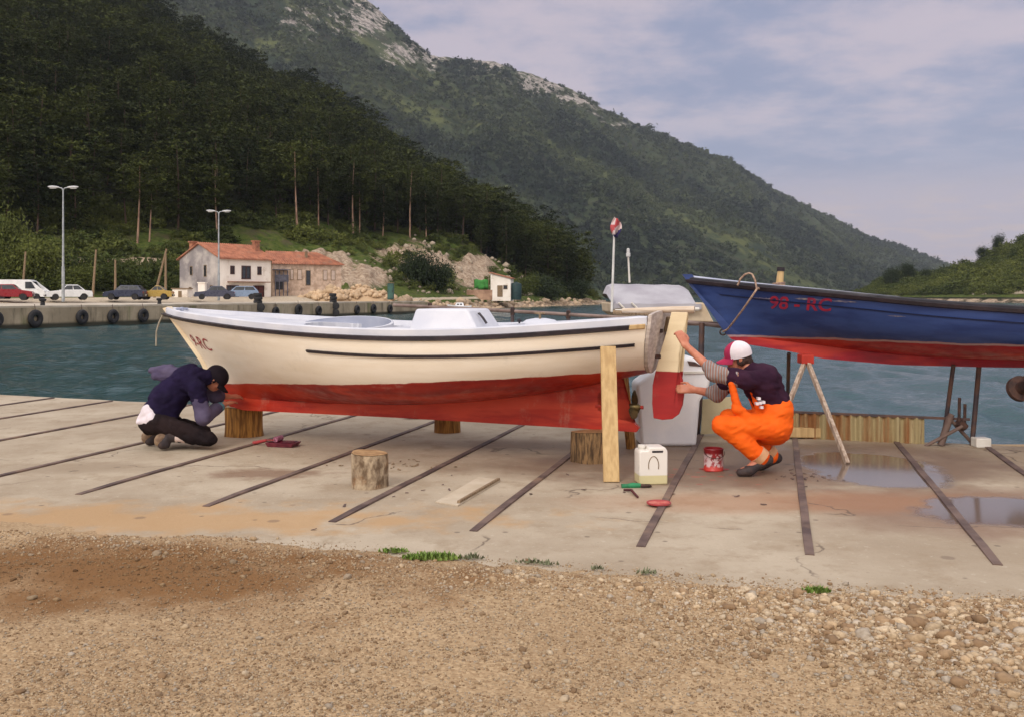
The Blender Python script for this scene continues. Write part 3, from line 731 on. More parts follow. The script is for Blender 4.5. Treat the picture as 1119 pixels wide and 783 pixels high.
# ---------- the blue boat
T2=R(8); bow2=W(752,323,10.0); bow2.z=0
blue=empty('blue_boat',bow2,-T2); tag(blue,'blue wooden boat with red bottom raised on a trestle at the quay edge','boat')
H2=Hull(0,6.6,
  beam=[(0,.02),(.3,.20),(.7,.42),(1.2,.62),(2.05,.82),(2.9,.94),(4,.98),(5.5,.9),(6.6,.7)],
  sheer=[(0,1.665),(.5,1.60),(1.2,1.525),(2.05,1.435),(2.9,1.372),(4,1.32),(5.5,1.34),(6.6,1.42)],
  rabbet=[(0,1.09),(.8,1.0),(1.4,.92),(2.05,.88),(2.9,.86),(4,.86),(5.5,.9),(6.6,1.0)],
  stem=[(.8,.85),(.95,.62),(1.09,.42),(1.3,.28),(1.5,.12),(1.665,.0),(1.9,-.16)],
  transom=[(.8,6.45),(1.4,6.6),(1.8,6.7)],
  full=[(0,.05),(1,.3),(2,.7),(3,.9),(4.5,.95),(6.6,.7)])
M['hull2']=hull_mat('blue_and_red_hull_paint',lin(56,77,130),lin(42,60,110),lin(168,30,44),lin(140,26,40),1.105,-.020,fresh=lin(196,60,44),line=lin(170,140,140),rough=.42,scuff=lin(52,82,140))
H2.shell('hull',M['hull2'],blue)
H2.transom('transom',M['hull2'],blue)
mb=MB(); H2.strip(mb,0,.995,.02,.055,.03); mb.build('rub_strake',M['black_rub'],blue,smooth=40)
mb=MB(); H2.strip(mb,.03,.99,.13,.016,.010); mb.build('side_strake',pmat('dark_blue_paint',lin(26,36,70),lin(22,30,60),6,.5),blue,smooth=40)
mb=MB(); H2.rail(mb,.03,.09); mb.build('gunwale',pmat('worn_pale_gunwale',lin(58,56,62),lin(40,40,46),3,.7,dirt=lin(112,110,112),dscale=.55),blue,smooth=50)
def drop2(t,y):
    e=max(abs(t-3.8)/1.9,abs(y)/max(.1,float(H2.b(t))-.38)); return -.2 if e<1 else 0
H2.deck('deck',M['grey_and_well_shade'],blue,drop2,nu=120,nv=40)
kp=[(-.06,1.72),(.02,1.60),(.20,1.37),(.37,1.12),(.44,1.05),(.62,.995),(1.0,.935),(1.36,.86),(2.05,.805),(2.9,.79),(4,.785),(6.4,.80),(6.4,1.0),(5.5,.94),(4,.92),(2.9,.94),(2.05,.99),(1.4,1.05),(.8,1.12),(.46,1.20),(.32,1.34),(.10,1.62),(.04,1.72)]
mb=MB(); mb.prism(kp,-.032,.032); bmesh.ops.triangulate(mb.bm,faces=[f for f in mb.bm.faces if len(f.verts)>4])
mb.build('keel',M['hull2'],blue)
H2.lettering('98 - RC',M['letter_red2'],blue,.78,1.372,.175,slope=-.045,bold=.0034)
# scuffs of bare wood and worn paint near the gunwale
def scuff(u_t,z,l,h,seed):
    rr=random.Random(seed); mb=MB(); top=[];bot=[]
    for k in range(15):
        t=u_t+l*k/14; e=math.sin(math.pi*k/14)**.5; zz=z-.06*(t-u_t)
        for (lst,sg) in ((top,1),(bot,-1)):
            zc=zz+sg*h*.5*e*rr.uniform(.3,1.2); u=H2.u_of(t,zc); lst.append(mb.bm.verts.new((t,-(H2.side(u,zc)+.004),zc)))
    for k in range(14): mb.bm.faces.new((top[k],top[k+1],bot[k+1],bot[k]))
    return mb
sc=pmat('bare_scraped_wood',lin(150,140,140),lin(96,98,130),18,.8)
for a in ((.62,1.475,.2,.02,1),(1.0,1.47,.32,.025,2),(1.3,1.45,.25,.02,3),(.86,1.46,.1,.018,6),(1.82,1.31,.16,.01,7),(3.2,1.13,.28,.03,8)):
    scuff(*a).build('paint_scuff',sc,blue)
u=H2.u_of(1.02,1.5)
px_=lambda px,py,Y: blue.matrix_world.inverted()@W(px,py,Y)
bpy.context.view_layer.update()
def bl(px,py,Y): return blue.matrix_world.inverted()@W(px,py,Y)
mb=MB(); p0=bl(851,318,9.75); mb.tube([p0-Vector((0,0,.12)),p0,p0+Vector((.02,0,.20))],[.045,.04,.032],12); post=mb.build('bitt_post',M['wood_raw'],blue,smooth=40)
mb=MB(); p1=p0+Vector((.02,0,.20)); mb.tube([p1,p1+Vector((.002,0,.04))],.04,12); mb.build('post_cap',M['black_rub'],post,smooth=40)
M['rope']=pmat('worn_rope',lin(176,150,128),lin(130,104,92),30,.9,.5,120)
mb=MB()
for k in range(4): 
    c=p0+Vector((0,0,-.01+.022*k)); mb.tube([c+Vector((.055*math.cos(a),.055*math.sin(a),.004*a)) for a in np.linspace(0,2*math.pi,13)],.012,6,cap=False)
rp=[(846,318,9.72),(838,317,9.6),(828,315,9.5)]
mb.tube([bl(*q) for q in rp],.012,6)
mb.build('rope_turns',M['rope'],post,smooth=60)
mb=MB(); P=[(806,312,9.55),(809,305,9.53),(814,300,9.52),(818.5,298.5,9.5),(822,300,9.48),(825,306,9.46),(826.5,313,9.43),(827,316,9.38),(821,325,9.37),(812,338,9.5),(803,350,9.68),(795,360,9.86),(790,362.5,9.93)]
PP=[bl(*q) for q in P]; mb.tube(PP,.010,7); mb.build('mooring_rope',M['rope'],blue,smooth=60)
mb=MB(); c=bl(790,363,9.93); mb.tube([c+Vector((.03*math.cos(a),0,.03*math.sin(a))) for a in np.linspace(0,2*math.pi,13)],.008,6,cap=False); mb.build('bow_ring',M['rust'],blue,smooth=60)
mb=MB(); c=bl(758,308,9.98); mb.box(c,(.06,.05,.03)); mb.build('fairlead',M['chrome'],blue,bevel=.008)

# ---------- trestle and posts carrying the blue boat
tr=empty('trestle',G(885,500)); tag(tr,'pale wooden A-shaped trestle under the blue bow, foot in the puddle','trestle')
inv=Vector(tr.location)
apex=W(881,391,9.3); f1=G(926,506); f2=G(838,503)
for foot,mt in ((f1,'wood_raw'),(f2,'wood_raw')):
    mb=MB(); d=(apex-foot).normalized(); mb.bar(foot-inv,apex-inv+d*.0,.036,.044); mb.build('leg',pmat('pale_trestle_wood',lin(184,166,148),lin(146,124,106),5,.8,.2,30,stretch=(9,9,1)),tr,bevel=.004)
mb=MB(); mb.box(apex-inv+Vector((0,.02,-.01)),(.12,.16,.09)); mb.build('head_block',M['red_keel'],tr,bevel=.01)
def post(px0,py0,px1,py1,Y0,rad,lab,name='steel_post',grp='steel posts along the quay edge'):
    a=W(px0,py0,Y0); b=G(px1,py1); mb=MB(); mb.tube([b-Vector((0,0,.02)),a],rad,10)
    o=mb.build(name,M['dark_pipe'],None,smooth=40); tag(o,lab,'post',grp); return o
post(862,386,860,466,10.2,.02,'dark steel post under the blue boat just behind the orange dungarees')
post(1042,398,1030,484,9.6,.021,'leaning steel post under the blue boat at the left of the rusty bracket')
post(1070,398,1062,486,9.6,.024,'steel post under the blue boat with the white block at its foot')
# ------------------------------------------------------------------ people: smooth-blended bodies meshed from a distance field
def surface_nets(f, org, h):
    nx,ny,nz=f.shape; s=f<0
    c=np.zeros((nx-1,ny-1,nz-1),np.int8)
    offs=[(i,j,k) for i in (0,1) for j in (0,1) for k in (0,1)]
    for (i,j,k) in offs: c+=s[i:nx-1+i,j:ny-1+j,k:nz-1+k]
    act=(c>0)&(c<8); idx=np.full(act.shape,-1,np.int64); ijk=np.argwhere(act); idx[act]=np.arange(len(ijk))
    acc=np.zeros((len(ijk),3)); cnt=np.zeros(len(ijk))
    for a in range(8):
        for b in range(a+1,8):
            d=np.array(offs[b])-np.array(offs[a])
            if np.abs(d).sum()!=1: continue
            pa=ijk+np.array(offs[a]); pb=ijk+np.array(offs[b])
            fa=f[pa[:,0],pa[:,1],pa[:,2]]; fb=f[pb[:,0],pb[:,1],pb[:,2]]
            x=(fa<0)!=(fb<0); t=np.where(x,fa/(fa-fb+1e-12),0)
            acc+=np.where(x[:,None],np.array(offs[a])+d*t[:,None],0); cnt+=x
    V=(ijk+acc/np.maximum(cnt,1)[:,None])*h+org
    Q=[]
    for ax in range(3):
        sl0=[slice(None)]*3; sl1=[slice(None)]*3; sl0[ax]=slice(0,-1); sl1[ax]=slice(1,None)
        s0=s[tuple(sl0)]; s1=s[tuple(sl1)]; e=np.argwhere(s0!=s1); fl=s0[s0!=s1]
        u,v=[(1,2),(2,0),(0,1)][ax]
        ok=(e[:,u]>0)&(e[:,v]>0)&(e[:,u]<f.shape[u]-1)&(e[:,v]<f.shape[v]-1); e=e[ok]; fl=fl[ok]
        q=[]
        for (a,b) in ((-1,-1),(0,-1),(0,0),(-1,0)):
            p=e.copy(); p[:,u]+=a; p[:,v]+=b; q.append(idx[p[:,0],p[:,1],p[:,2]])
        q=np.stack(q,1); q[~fl]=q[~fl][:,::-1]; Q.append(q)
    return V,np.concatenate(Q)
def sdf_mesh(name, prims, h, mats, parent, k=.03, wr=None, cut=None):
    """prims: ('c',a,b,ra,rb[,k]) tapered capsule, ('e',centre,radii,rot[,k]) ellipsoid"""
    lo=np.full(3,9.);hi=np.full(3,-9.)
    for p in prims:
        if p[0]=='c':
            for q,r in ((p[1],p[3]),(p[2],p[4])): lo=np.minimum(lo,np.array(q)-r);hi=np.maximum(hi,np.array(q)+r)
        else:
            r=max(p[2]); lo=np.minimum(lo,np.array(p[1])-r);hi=np.maximum(hi,np.array(p[1])+r)
    lo-=.03;hi+=.03
    n=np.ceil((hi-lo)/h).astype(int)+1
    ax=[lo[i]+h*np.arange(n[i]) for i in range(3)]
    P=np.stack(np.meshgrid(*ax,indexing='ij'),-1).astype(np.float32)
    f=np.full(P.shape[:3],1.0,np.float32)
    for p in prims:
        kk=p[5] if (p[0]=='c' and len(p)>5) else p[4] if (p[0]=='e' and len(p)>4) else k
        if p[0]=='c':
            A=np.array(p[1]);B=np.array(p[2]);rm=max(p[3],p[4]); bl_=np.minimum(A,B)-rm-.09; bh=np.maximum(A,B)+rm+.09
        else:
            A=np.array(p[1]); rm=max(p[2]); bl_=A-rm-.09; bh=A+rm+.09
        i0=np.maximum(np.floor((bl_-lo)/h).astype(int),0); i1=np.minimum(np.ceil((bh-lo)/h).astype(int)+1,n)
        sl=tuple(slice(i0[i],i1[i]) for i in range(3)); Q=P[sl]
        if p[0]=='c':
            ba=(B-A).astype(np.float32); d=Q-A.astype(np.float32); t=np.clip((d@ba)/max(float(ba@ba),1e-9),0,1)
            g=np.linalg.norm(d-t[...,None]*ba,axis=-1)-(p[3]+(p[4]-p[3])*t)
        else:
            d=(Q-A.astype(np.float32)); 
            if p[3] is not None: d=d@np.array(p[3].to_3x3() if hasattr(p[3],'to_3x3') else p[3],dtype=np.float32)
            r=np.array(p[2],np.float32); k0=np.linalg.norm(d/r,axis=-1); k1=np.linalg.norm(d/(r*r),axis=-1); g=k0*(k0-1)/np.maximum(k1,1e-6)
        o=f[sl]; hh=np.clip(.5+.5*(g-o)/kk,0,1); f[sl]=g+(o-g)*hh*0+ (o*(1-hh)+g*hh -g)*0 if False else (g*(1-hh)+o*hh)-kk*hh*(1-hh)
    if wr is not None: f=f+wr(P).astype(np.float32)
    if cut is not None: f=np.maximum(f,cut(P).astype(np.float32))
    V,Q=surface_nets(f,lo,h)
    o=link(name,np_mesh(name,V,Q,True),mats,parent)
    m=o.modifiers.new('smooth','SMOOTH'); m.factor=.5; m.iterations=1
    return o
def V3(v): return np.array(v,float)
def hand(wrist, d, up, curl, side, size=1.0):
    """palm, thumb leaving its side and four unequal bent fingers"""
    w=V3(wrist); d=V3(d)/np.linalg.norm(d); up=V3(up); up=up-d*(up@d); up/=np.linalg.norm(up); s=np.cross(d,up)*side
    P=[]; L=.095*size
    for q in (-.030,-.010,.010,.028): P.append(('c',w+s*q*.7,w+d*L+s*q*1.05,.015*size,.0125*size,.012))
    ln=(.072,.080,.075,.058)
    for q,l in zip((-.031,-.0105,.010,.029),ln):
        a=w+d*L+s*q; ang=curl*.55; l*=size
        for seg,(fr,r) in enumerate(((.45,.0098),(.32,.0088),(.23,.0078))):
            dv=d*math.cos(ang)-up*math.sin(ang); b=a+dv*l*fr; P.append(('c',a,b,r*size,r*.93*size,.004)); a=b; ang+=curl
    a=w+d*.025-s*.030; t1=a+(d*.6-s*.62-up*.35)*.042*size; t2=t1+(d*.85-s*.2-up*.5*curl)*.036*size; t3=t2+(d*.9+s*.1-up*.6*curl)*.026*size
    P+= [('c',w+d*.01-s*.015,t1,.016*size,.0125*size,.012),('c',t1,t2,.0115*size,.010*size,.005),('c',t2,t3,.010*size,.0085*size,.004)]
    return P
def head_prims(c, fwd, up, hs=1.0):
    """skull, jaw, nose, brow, lips, ears; c = middle of the skull"""
    c=V3(c); f=V3(fwd)/np.linalg.norm(fwd); u=V3(up); u=u-f*(u@f); u/=np.linalg.norm(u); s=np.cross(u,f)
    Rm=np.stack([f,s,u],1)
    E=lambda off,r,k=.02: ('e',c+(f*off[0]+s*off[1]+u*off[2])*hs,[x*hs for x in r],Rm,k)
    P=[E((-.01,0,.02),(.098,.078,.088)),E((.025,0,-.055),(.066,.056,.062)),E((.055,0,-.088),(.03,.032,.024)),
       E((.082,0,.012),(.014,.05,.012),.012),E((.098,0,-.026),(.014,.011,.026),.008),E((.104,0,-.040),(.014,.016,.011),.006),
       E((.088,0,-.066),(.010,.024,.006),.006),E((.086,0,-.076),(.010,.021,.006),.006),
       E((.062,.042,-.03),(.02,.02,.018),.015),E((.062,-.042,-.03),(.02,.02,.018),.015)]
    for sg in (-1,1): P+=[E((-.008,.079*sg,-.018),(.020,.009,.032),.006),E((-.016,.084*sg,-.010),(.010,.008,.022),.005)]
    return P,(f,s,u)
def eyes(c,fr,hs,parent):
    f,s,u=fr; c=V3(c)
    for sg in (-1,1):
        p=c+(f*.079+s*.032*sg+u*-.004)*hs
        mb=MB(); bmesh.ops.create_uvsphere(mb.bm,u_segments=12,v_segments=8,radius=.0125*hs,matrix=Matrix.Translation(Vector(p))); e=mb.build('eye',M['white_plastic'],parent,smooth=180)
        mb=MB(); bmesh.ops.create_uvsphere(mb.bm,u_segments=10,v_segments=6,radius=.006*hs,matrix=Matrix.Translation(Vector(p+f*.0085*hs))); mb.build('iris',M['tyre'],e,smooth=180)
def person(base_px, base_py):
    b=G(base_px,base_py); 
    def J(px,py,dy=0.0):
        q=W(px,py,b.y+dy); return V3((q.x-b.x,dy,q.z))
    return b,J
wrk=lambda amp,sc,seed: (lambda P: amp*fbm(P*np.array(sc),3,seed))
def stripes(name, c1, c2, c3, dirv, scale):
    m,nt,b=new_mat(name); v=coords(nt,'Object')
    w=nd(nt,'ShaderNodeTexWave'); w.inputs['Scale'].default_value=scale; w.inputs['Distortion'].default_value=1.2; w.inputs['Detail'].default_value=2
    mp=nd(nt,'ShaderNodeMapping'); mp.inputs['Rotation'].default_value=dirv; nt.links.new(v,mp.inputs[0]); nt.links.new(mp.outputs[0],w.inputs['Vector'])
    c=mixc(nt,ramp(nt,w.outputs[1],.35,.6),c1,c2); c=mixc(nt,ramp(nt,w.outputs[1],.8,.95),c,c3)
    nt.links.new(c,b.inputs['Base Color']); b.inputs['Roughness'].default_value=.95; return m
M['orange']=pmat('orange_work_cloth',(.90,.135,.008),(.80,.10,.006),3,.75,.3,25,spec=.2)
M['purple']=pmat('dark_purple_cotton',lin(62,36,52),lin(46,26,42),4,.95,.3,30,spec=.1)
M['navy']=pmat('navy_cotton',lin(38,30,58),lin(28,22,44),4,.95,.3,30,spec=.1)
M['lavender']=pmat('lavender_cotton',lin(92,84,106),lin(74,66,90),5,.95,.3,30,spec=.1)
M['black_cloth']=pmat('black_cloth',lin(34,28,34),lin(24,20,26),5,.95,.3,30,spec=.1)
M['dark_trouser']=pmat('dark_brown_trouser',lin(44,34,34),lin(32,26,28),4,.95,.3,30,spec=.1)
M['white_cloth']=pmat('white_cotton',lin(232,222,226),lin(216,206,210),6,.9,.3,30,spec=.1)
M['boot']=pmat('tan_boot_sole',lin(150,126,100),lin(112,90,72),12,.85,.5,50)
M['shoe']=pmat('dark_shoe',lin(66,52,48),lin(46,38,40),12,.7,.3,50)
M['stripe']=stripes('striped_sleeve_cloth',lin(150,142,140),lin(84,78,86),lin(170,118,90),(0,0,R(20)),14)
M['hair']=pmat('brown_hair',lin(70,44,34),lin(44,28,24),40,.7,.6,120)
M['sock']=pmat('pale_sock',lin(206,186,176),lin(186,164,154),20,.95,.3,80)
M['skin_red']=pmat('paint_stained_skin',lin(196,112,70),lin(180,72,44),14,.6,.15,90)

def cap_mesh(c, fr, hs, mats, parent, name='cap', brim=True):
    """six-panel cap: dome over the skull, panels by material, curved brim as a sub-part"""
    f,s,u=[Vector(x) for x in fr]; c=Vector(c)+u*.028*hs; mb=MB(); n=28; m_=9; rings=[]
    for i in range(m_+1):
        a=math.pi/2*i/m_; r=math.cos(a)*hs; z=math.sin(a)*.094*hs
        rings.append([mb.bm.verts.new(c+f*(math.cos(2*math.pi*k/n)*.110*r-.008)+s*(math.sin(2*math.pi*k/n)*.092*r)+u*z) for k in range(n)] if i<m_ else [mb.bm.verts.new(c+u*z-f*.008)])
    faces=[]
    for i in range(m_):
        for k in range(n):
            if i<m_-1: fc=mb.bm.faces.new((rings[i][k],rings[i][(k+1)%n],rings[i+1][(k+1)%n],rings[i+1][k]))
            else: fc=mb.bm.faces.new((rings[i][k],rings[i][(k+1)%n],rings[m_][0]))
            an=abs(((k+.5)/n*360+180)%360-180); fc.material_index=1 if (len(mats)>1 and an<54) else 0
    low=[mb.bm.verts.new(v.co-u*.03*hs) for v in rings[0]]
    for k in range(n):
        fc=mb.bm.faces.new((low[k],low[(k+1)%n],rings[0][(k+1)%n],rings[0][k])); an=abs(((k+.5)/n*360+180)%360-180); fc.material_index=1 if (len(mats)>1 and an<54) else 0
    o=mb.build(name,mats,parent,smooth=50)
    mb=MB(); q=9; T=[];B=[]
    for i in range(q+1):
        an=R(-62+124*i/q); e=math.cos(an*1.25)
        p0=c+f*(math.cos(an)*.110*hs-.008)+s*math.sin(an)*.092*hs-u*.022*hs; p1=p0+f*(.075*max(.1,e))*hs-u*(.012+.03*abs(math.sin(an)))*hs
        T.append((mb.bm.verts.new(p0),mb.bm.verts.new(p1))); B.append((mb.bm.verts.new(p0-u*.005),mb.bm.verts.new(p1-u*.005)))
    for i in range(q):
        mb.bm.faces.new((T[i][0],T[i+1][0],T[i+1][1],T[i][1])); mb.bm.faces.new((B[i][0],B[i][1],B[i+1][1],B[i+1][0])); mb.bm.faces.new((T[i][1],T[i+1][1],B[i+1][1],B[i][1])); mb.bm.faces.new((T[i][0],B[i][0],B[i+1][0],T[i+1][0]))
    for i in (0,q): mb.bm.faces.new((T[i][0],T[i][1],B[i][1],B[i][0]))
    mb.build('brim',mats[-1],o,smooth=60)
    return o

def orange_man():
    b,J=person(815,516)
    rt=empty('person',b); tag(rt,'person squatting in orange dungarees and a white and red cap, painting the rudder','person')
    pel=J(843,463); wai=J(845,443); che=J(833,418); nb=J(820,405); hd=J(806,389,.02)
    shN=J(815,415,-.185); shF=J(806,407,.17); hipN=J(842,466,-.095); hipF=J(842,464,.10)
    knN=J(789,464,-.17); knF=J(797,457,.15); anN=J(832,499,-.14); anF=J(842,497,.12)
    elN=J(781,407,-.12); wrN=J(749,377,.02); elF=J(783,430,.20); wrF=J(757,425,.32)
    head,fr=head_prims(hd,(-.93,.12,-.22),(-.15,-.12,.98),1.04)
    legs=[]
    for hp,kn,an,sg in ((hipN,knN,anN,-1),(hipF,knF,anF,1)):
        toe=J(817,513,-.17) if sg<0 else J(822,512,.13)
        legs+=[('c',hp,kn,.088,.056),('c',kn,an,.058,.038),('c',an,toe,.04,.03),('c',toe,toe+V3((-.05,0,-.002)),.03,.022)]
    hN=hand(wrN,J(741,361,.07)-wrN,(.35,-.9,-.2),.75,-1,1.05); hF=hand(wrF,(-1,.25,.02),(.1,-.95,.3),.7,-1,1.05)
    body=[('c',pel,wai,.135,.12),('c',wai,che,.125,.145),('e',che,(.13,.19,.15),None),('c',che,nb,.12,.07),('c',nb,hd,.058,.056)]+head+legs
    body+=[('c',shN,elN,.052,.043),('c',elN,wrN,.043,.029),('c',shF,elF,.052,.043),('c',elF,wrF,.043,.029),('c',che+V3((0,-.1,.05)),shN,.06,.058),('c',che+V3((0,.1,.05)),shF,.06,.058)]
    sdf_mesh('body',body+hN+hF,.0085,M['skin'],rt,.022)
    eyes(hd,fr,1.04,rt)
    cap_mesh(V3(hd),fr,1.06,[M['white_cloth'],pmat('magenta_red_cap_cloth',lin(176,44,80),lin(150,34,74),6,.9)],rt)
    f,s,u=fr
    sdf_mesh('hair',[('e',V3(hd)-f*.062-u*.045,(.052,.068,.06),np.stack([f,s,u],1)),('e',V3(hd)-f*.02-s*.078*(1)-u*.03,(.045,.014,.045),np.stack([f,s,u],1)),('e',V3(hd)-f*.02+s*.078-u*.03,(.045,.014,.045),np.stack([f,s,u],1)),('e',V3(hd)-f*.085-u*.085,(.035,.05,.04),np.stack([f,s,u],1))],.007,M['hair'],rt,.02,wrk(.012,(45,45,45),4))
    # undershirt sleeves, striped and pushed up to the elbow
    for nm,a,c,d in (('sleeve',shN,elN,wrN),('sleeve',shF,elF,wrF)):
        fw=a+(c-a)*.30; sdf_mesh(nm,[('c',fw,c,.074,.070),('c',c,c+(d-c)*.22,.068,.056)],.008,M['stripe'],rt,.03,wrk(.012,(16,16,16),5))
    sh=[('c',pel+(wai-pel)*.5,wai,.150,.145),('c',wai,che,.145,.165),('e',che,(.150,.205,.165),None),('c',che,nb,.135,.088),('c',che+V3((0,-.1,.05)),shN,.082,.080),('c',che+V3((0,.1,.05)),shF,.082,.08),
        ('c',shN,shN+(elN-shN)*.50,.078,.084),('c',shF,shF+(elF-shF)*.62,.078,.082)]
    st=sdf_mesh('t_shirt',sh,.009,M['purple'],rt,.035,lambda P: .008*fbm(P*np.array((9,9,11)),3,6)+.010*(1-2*np.abs(fbm(np.stack([P[...,0]*8-P[...,2]*9,P[...,1]*7,P[...,2]*15+P[...,0]*9],-1),2,29))))
    # chequered print on the back of the shirt
    mb=MB(); c0=J(829,442,-.178); ux=(J(834,446,-.178)-J(829,442,-.178)); ux/=np.linalg.norm(ux); uz=V3((.35,0,.94))
    for i in range(3):
        for j in range(3):
            if (i+j)%2==0: mb.box(Vector(c0+ux*(.024*i-.02)+uz*(.022*j-.0)+V3((0,-.0,0))),(.024,.05,.022))
    mb.build('print',M['white_cloth'],st)
    tr=[('e',pel+V3((.005,0,-.01)),(.170,.185,.165),None),('c',pel,wai+V3((.0,0,-.035)),.172,.172),('e',wai+V3((-.01,0,-.05)),(.165,.19,.09),None)]
    for hp,kn,an,sg in ((hipN,knN,anN,-1),(hipF,knF,anF,1)):
        tr+=[('c',hp,kn,.125,.086),('c',kn,kn+(an-kn)*.5,.084,.080),('c',kn+(an-kn)*.5,an+V3((0,0,-.005)),.080,.074)]
    # bib and strap
    tr+=[('c',wai+V3((-.15,-.07,0)),che+V3((-.125,-.08,-.01)),.03,.022,.03),('c',wai+V3((-.15,.07,0)),che+V3((-.125,.08,-.01)),.03,.022,.03),('c',J(799,418,-.20),J(806,446,-.195),.028,.042,.03),('c',J(805,446,-.195),J(826,463,-.18),.038,.05,.03)]
    dg=sdf_mesh('dungarees',tr,.009,M['orange'],rt,.03,lambda P: 0.008*fbm(P*np.array((7,7,16)),3,8)+.007*(1-2*np.abs(fbm(np.stack([P[...,0]*9+P[...,2]*13,P[...,1]*8,P[...,2]*22-P[...,0]*10],-1),2,9))))
    for an,sg in ((anN,-1),(anF,1)):
        toe=J(815,514,-.17) if sg<0 else J(821,513,.13); heel=an+V3((.055,0,-.022))
        sdf_mesh('shoe',[('c',heel,toe+V3((.03,0,.006)),.040,.040),('c',toe+V3((.03,0,0)),toe+V3((-.045,0,-.012)),.042,.034),('c',an+V3((0,0,-.01)),heel,.045,.04)],.007,M['shoe'],rt,.025,None,lambda P: .002-P[...,2])
        kn_=knN if sg<0 else knF; dn=(kn_-an)/np.linalg.norm(kn_-an); mb=MB(); mb.tube([Vector(an-dn*.012),Vector(an+dn*.05)],[.077,.080],16); mb.build('trouser_cuff',pmat('pale_cuff_lining',lin(206,160,120),lin(190,140,100),9,.9),dg,smooth=60)
    return rt,b,J
orange_man()

def navy_man():
    b,J=person(200,490)
    rt=empty('person',b); tag(rt,'person kneeling in navy t-shirt and black cap, painting under the bow','person')
    pel=J(170,456,.05); wai=J(183,434,.08); che=J(206,416,.14); nb=J(226,411,.2); hd=J(236,413,.26)
    shN=J(215,424,-.03); shF=J(222,414,.36); hipN=J(172,462,-.06); hipF=J(170,460,.17)
    knN=J(228,479,-.06); knF=J(222,472,.22); anN=J(190,477,-.09); anF=J(178,474,.18)
    elN=J(222,455,-.06); wrN=J(246,441,.34); elF=J(236,432,.42); wrF=J(250,433,.55)
    head,fr=head_prims(hd,(.62,.25,-.74),(.74,.1,.66),1.02)
    legs=[]
    for hp,kn,an,sg in ((hipN,knN,anN,-1),(hipF,knF,anF,1)):
        toe=J(179,486,-.11) if sg<0 else J(166,482,.18); legs+=[('c',hp,kn,.085,.055),('c',kn,an,.056,.036),('c',an,an+V3((-.05,0,0)),.04,.042),('c',an+V3((-.05,0,0)),toe,.042,.03)]
    hN=hand(wrN,J(262,436,.52)-wrN,(.1,.1,1),.35,1,1.0); hF=hand(wrF,J(268,432,.66)-wrF,(.1,-.3,.95),.4,1,1.0)
    body=[('c',pel,wai,.13,.12),('c',wai,che,.125,.14),('e',che,(.13,.18,.14),None),('c',che,nb,.115,.065),('c',nb,hd,.056,.055)]+head+legs
    body+=[('c',shN,elN,.050,.042),('c',elN,wrN,.042,.028),('c',shF,elF,.05,.042),('c',elF,wrF,.042,.028),('c',che+V3((0,-.08,.02)),shN,.06,.058),('c',che+V3((0,.1,.02)),shF,.06,.058)]
    sdf_mesh('body',body+hN+hF,.0085,M['skin'],rt,.022)
    eyes(hd,fr,1.02,rt)
    cap_mesh(V3(hd),fr,1.08,[M['black_cloth']],rt)
    f,s,u=fr
    sdf_mesh('hair',[('e',V3(hd)-f*.07-u*.03,(.045,.07,.055),np.stack([f,s,u],1)),('e',V3(hd)-f*.02-s*.078-u*.02,(.04,.014,.04),np.stack([f,s,u],1)),('e',V3(hd)-f*.02+s*.078-u*.02,(.04,.014,.04),np.stack([f,s,u],1))],.007,M['black_cloth'],rt,.02,wrk(.01,(45,45,45),4))
    sh=[('c',pel+(wai-pel)*.1,wai,.165,.155),('c',wai,che,.160,.170),('e',che,(.155,.21,.160),None),('c',che,nb,.135,.085),('c',che+V3((0,-.08,.02)),shN,.090,.086),('c',che+V3((0,.1,.02)),shF,.085,.08),
        ('c',shN,shN+(elN-shN)*.42,.092,.090),('c',shF,shF+(elF-shF)*.5,.08,.08),('c',wai+V3((.03,-.02,-.03)),pel+V3((.10,-.02,.0)),.15,.12)]
    sdf_mesh('t_shirt',sh,.009,M['navy'],rt,.04,lambda P: .008*fbm(P*np.array((9,9,11)),3,16)+.011*(1-2*np.abs(fbm(np.stack([P[...,0]*9+P[...,2]*8,P[...,1]*7,P[...,2]*14-P[...,0]*8],-1),2,39))))
    for a,c,d in ((shN,elN,wrN),(shF,elF,wrF)):
        fw=a+(c-a)*.30; q_=.62 if a is shN else .25; slv=sdf_mesh('sleeve',[('c',fw,c,.078,.078),('c',c,c+(d-c)*q_,.078,.060)],.008,M['lavender'],rt,.03,wrk(.010,(14,14,14),5))
        w0=c+(d-c)*(q_-.04); mb=MB(); mb.tube([Vector(w0),Vector(c+(d-c)*(q_+.16))],[.058,.050],14); mb.build('cuff',pmat('teal_cuff_cloth',lin(92,140,150),lin(70,112,128),20,.9),slv,smooth=60)
    # long sleeved top gathered in a bunch at the back
    q=J(172,402,.22)
    sdf_mesh('jumper',[('c',J(166,404,.12),J(184,405,.14),.042,.07),('c',J(170,411,.10),J(194,410,.14),.045,.08),('c',J(180,406,.14),J(202,412,.14),.065,.085)],.009,M['lavender'],rt,.03,lambda P: 0.014*fbm(P*11,3,15)+.008*(1-2*np.abs(fbm(P*np.array((8,12,20)),2,19))))
    sdf_mesh('shirt_tail',[('c',J(153,459,-.02),J(163,452,-.02),.035,.10),('c',J(151,461,-.06),J(166,458,-.09),.02,.07)],.008,M['white_cloth'],rt,.02,wrk(.012,(18,18,18),25))
    tr=[('e',pel+V3((.0,0,-.04)),(.165,.19,.14),None)]
    for hp,kn,an,sg in ((hipN,knN,anN,-1),(hipF,knF,anF,1)):
        tr+=[('c',hp,kn,.118,.078),('c',kn,an+(kn-an)*.28,.078,.062)]
